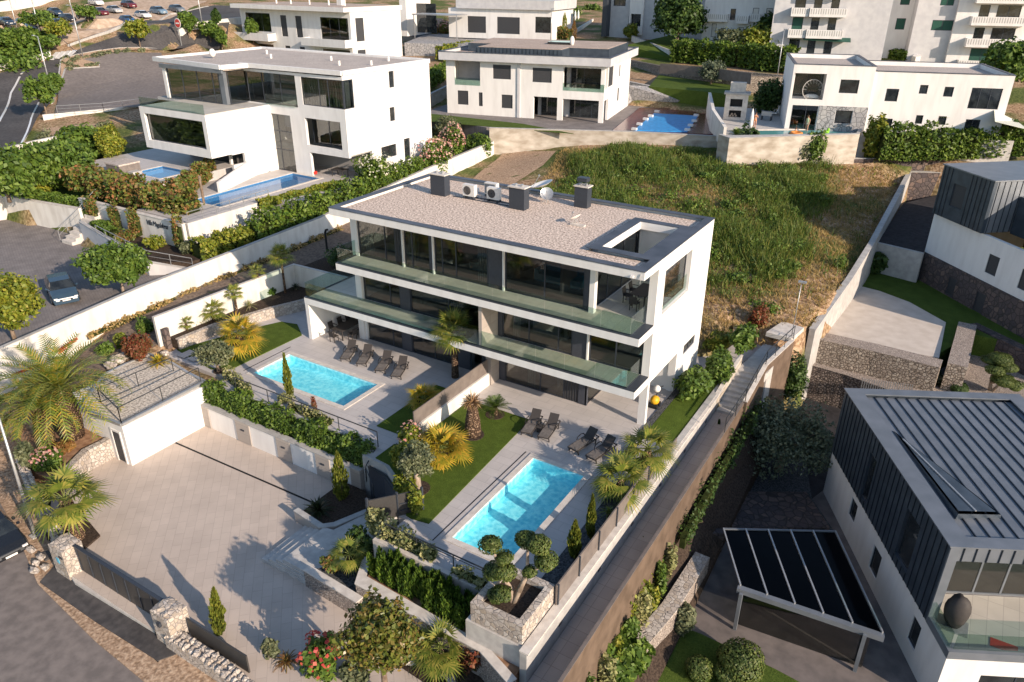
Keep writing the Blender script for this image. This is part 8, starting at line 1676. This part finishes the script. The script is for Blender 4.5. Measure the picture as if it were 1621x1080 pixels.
# ---------------------------------------------------------------- furniture on the terraces
def lounger(name_label, loc, rot, back=.75, grp='sun loungers beside the pools'):
    t = T('sun_lounger', name_label, 'sun lounger', loc, rot, grp); m = MB()
    for s in (-.31,.31):
        m.bar((s,-.95,.30),(s,.38,.30),.05,.07); m.bar((s,.38,.30),(s,.95,.34+.0),.04,.05)
    m.bar((-.31,-.95,.30),(.31,-.95,.30),.05,.06); m.bar((-.31,.95,.33),(.31,.95,.33),.04,.05); t.part('frame', m, rattan)
    for sx in (-.31,.31):
        for sy in (-.8,.62): t.part('leg', MB().bar((sx,sy,.0),(sx,sy+(-.08 if sy<0 else .08),.3),.05,.05), rattan)
    s = MB(); pr_ = [(-.95,.36),(-.6,.35),(-.25,.39),(.05,.33),(.32,.33)]
    for (a,za),(b_,zb) in zip(pr_[:-1],pr_[1:]): s.add([(-.28,a,za),(.28,a,za),(.28,b_,zb),(-.28,b_,zb),(-.28,a,za-.03),(.28,a,za-.03),(.28,b_,zb-.03),(-.28,b_,zb-.03)],[(0,1,2,3),(7,6,5,4),(0,4,5,1),(1,5,6,2),(2,6,7,3),(3,7,4,0)])
    t.part('seat', s, loungec); e = (.34+.72*math.cos(back), .33+.72*math.sin(back))
    t.part('backrest', MB().add([(-.28,.34,.33),(.28,.34,.33),(.27,e[0],e[1]),(-.27,e[0],e[1]),(-.28,.36,.30),(.28,.36,.30),(.27,e[0]+.02,e[1]-.03),(-.27,e[0]+.02,e[1]-.03)],[(0,1,2,3),(7,6,5,4),(0,4,5,1),(1,5,6,2),(2,6,7,3),(3,7,4,0)]), rattan)
    for sx in (-.35,.35):
        t.part('armrest', MB().tube([(sx,-.15,.33),(sx,-.1,.50),(sx,.15,.56),(sx,.42,.50),(sx,.5,.36)],.025,5), black)
    return t
l0 = None
for (x,y,lb,rt,dz_) in ((1.0,-.5,'leftmost of the four sun loungers beside the left pool',25,0),(2.35,-.45,'second sun lounger from the left beside the left pool',25,0),(4.0,-.5,'third sun lounger from the left beside the left pool',22,0),(5.35,-.55,'rightmost of the four sun loungers beside the left pool',22,0),
      (15.7,-1.7,'left of the two upright grey sun loungers beside the right lawn',10,0),(16.75,-1.6,'right of the two upright grey sun loungers beside the right lawn',8,0),(18.95,-1.75,'dark sun lounger at the head of the right pool, nearer the villa middle',-12,0),(20.1,-1.95,'dark sun lounger at the head of the right pool, nearest the fan palms',-12,0)):
    if l0 is None: l0 = lounger(lb,(x,y,0),math.radians(rt))
    else: l0.copy((x,y,0),math.radians(rt),lb)
solo('side_table','small dark low table between the two upright grey loungers','table',MB().box(16.05,16.4,-1.9,-1.5,.32,.37).box(16.1,16.35,-1.85,-1.55,0,.32),rattan,(16.2,-1.7,0))
def table(loc, rot, L_, W2, label):
    t = T('dining_table', label, 'table', loc, rot); t.part('table_top', MB().box(-L_/2,L_/2,-W2/2,W2/2,.71,.75), rattan)
    for sx in (-1,1):
        for sy in (-1,1): t.part('leg', MB().box(sx*(L_/2-.1)-.035,sx*(L_/2-.1)+.035,sy*(W2/2-.1)-.035,sy*(W2/2-.1)+.035,0,.708), rattan)
    return t
def chair(loc, rot, label, grp):
    t = T('dining_chair', label, 'chair', loc, rot, grp); t.part('seat', MB().box(-.23,.23,-.22,.22,.42,.46), rattan); t.part('backrest', MB().add([(-.22,.20,.47),(.22,.20,.47),(.22,.28,.88),(-.22,.28,.88),(-.22,.23,.47),(.22,.23,.47),(.22,.31,.88),(-.22,.31,.88)],[(0,1,2,3),(7,6,5,4),(0,4,5,1),(1,5,6,2),(2,6,7,3),(3,7,4,0)]), rattan)
    for sx in (-.2,.2):
        for sy in (-.19,.19): t.part('leg', MB().box(sx-.02,sx+.02,sy-.02,sy+.02,0,.417), rattan)
        t.part('armrest', MB().bar((sx*1.15,-.15,.64),(sx*1.15,.24,.66),.04,.03), rattan)
    return t
table((-1.4,2.3,0),math.pi/2,2.8,1.0,'long dark dining table under the left porch of the villa')
c0 = chair((-2.3,1.5,0),math.radians(90),'dark dining chair at the left side of the porch table, nearest the pool','dining chairs around the porch table')
for x,y,r,lb in ((-2.3,2.4,90,'dark dining chair in the middle of the left side of the porch table'),(-2.3,3.2,90,'dark dining chair at the left side of the porch table, nearest the back wall'),(-.55,1.5,-90,'dark dining chair at the right side of the porch table, nearest the pool'),(-.55,2.4,-90,'dark dining chair in the middle of the right side of the porch table'),(-.55,3.2,-90,'dark dining chair at the right side of the porch table, nearest the back wall'),(-1.4,.6,180,'dark dining chair at the pool end of the porch table'),(-1.4,4.1,0,'dark dining chair at the back end of the porch table')):
    c0.copy((x,y,0),math.radians(r),lb)
table((19.2,4.6,6.22),math.pi/2,1.9,.95,'dark dining table on the roof terrace behind the side window of the villa')
for x,y,r,lb in ((18.45,4.1,90,'dark dining chair on the roof terrace, left side of the table near the front'),(18.45,5.0,90,'dark dining chair on the roof terrace, left side of the table near the back'),(19.95,4.1,-90,'dark dining chair on the roof terrace, window side of the table near the front'),(19.95,5.0,-90,'dark dining chair on the roof terrace, window side of the table near the back'),(19.2,3.3,180,'dark dining chair at the front end of the roof terrace table')):
    c0.copy((x,y,6.22),math.radians(r),lb,group='dining chairs on the villa roof terrace')
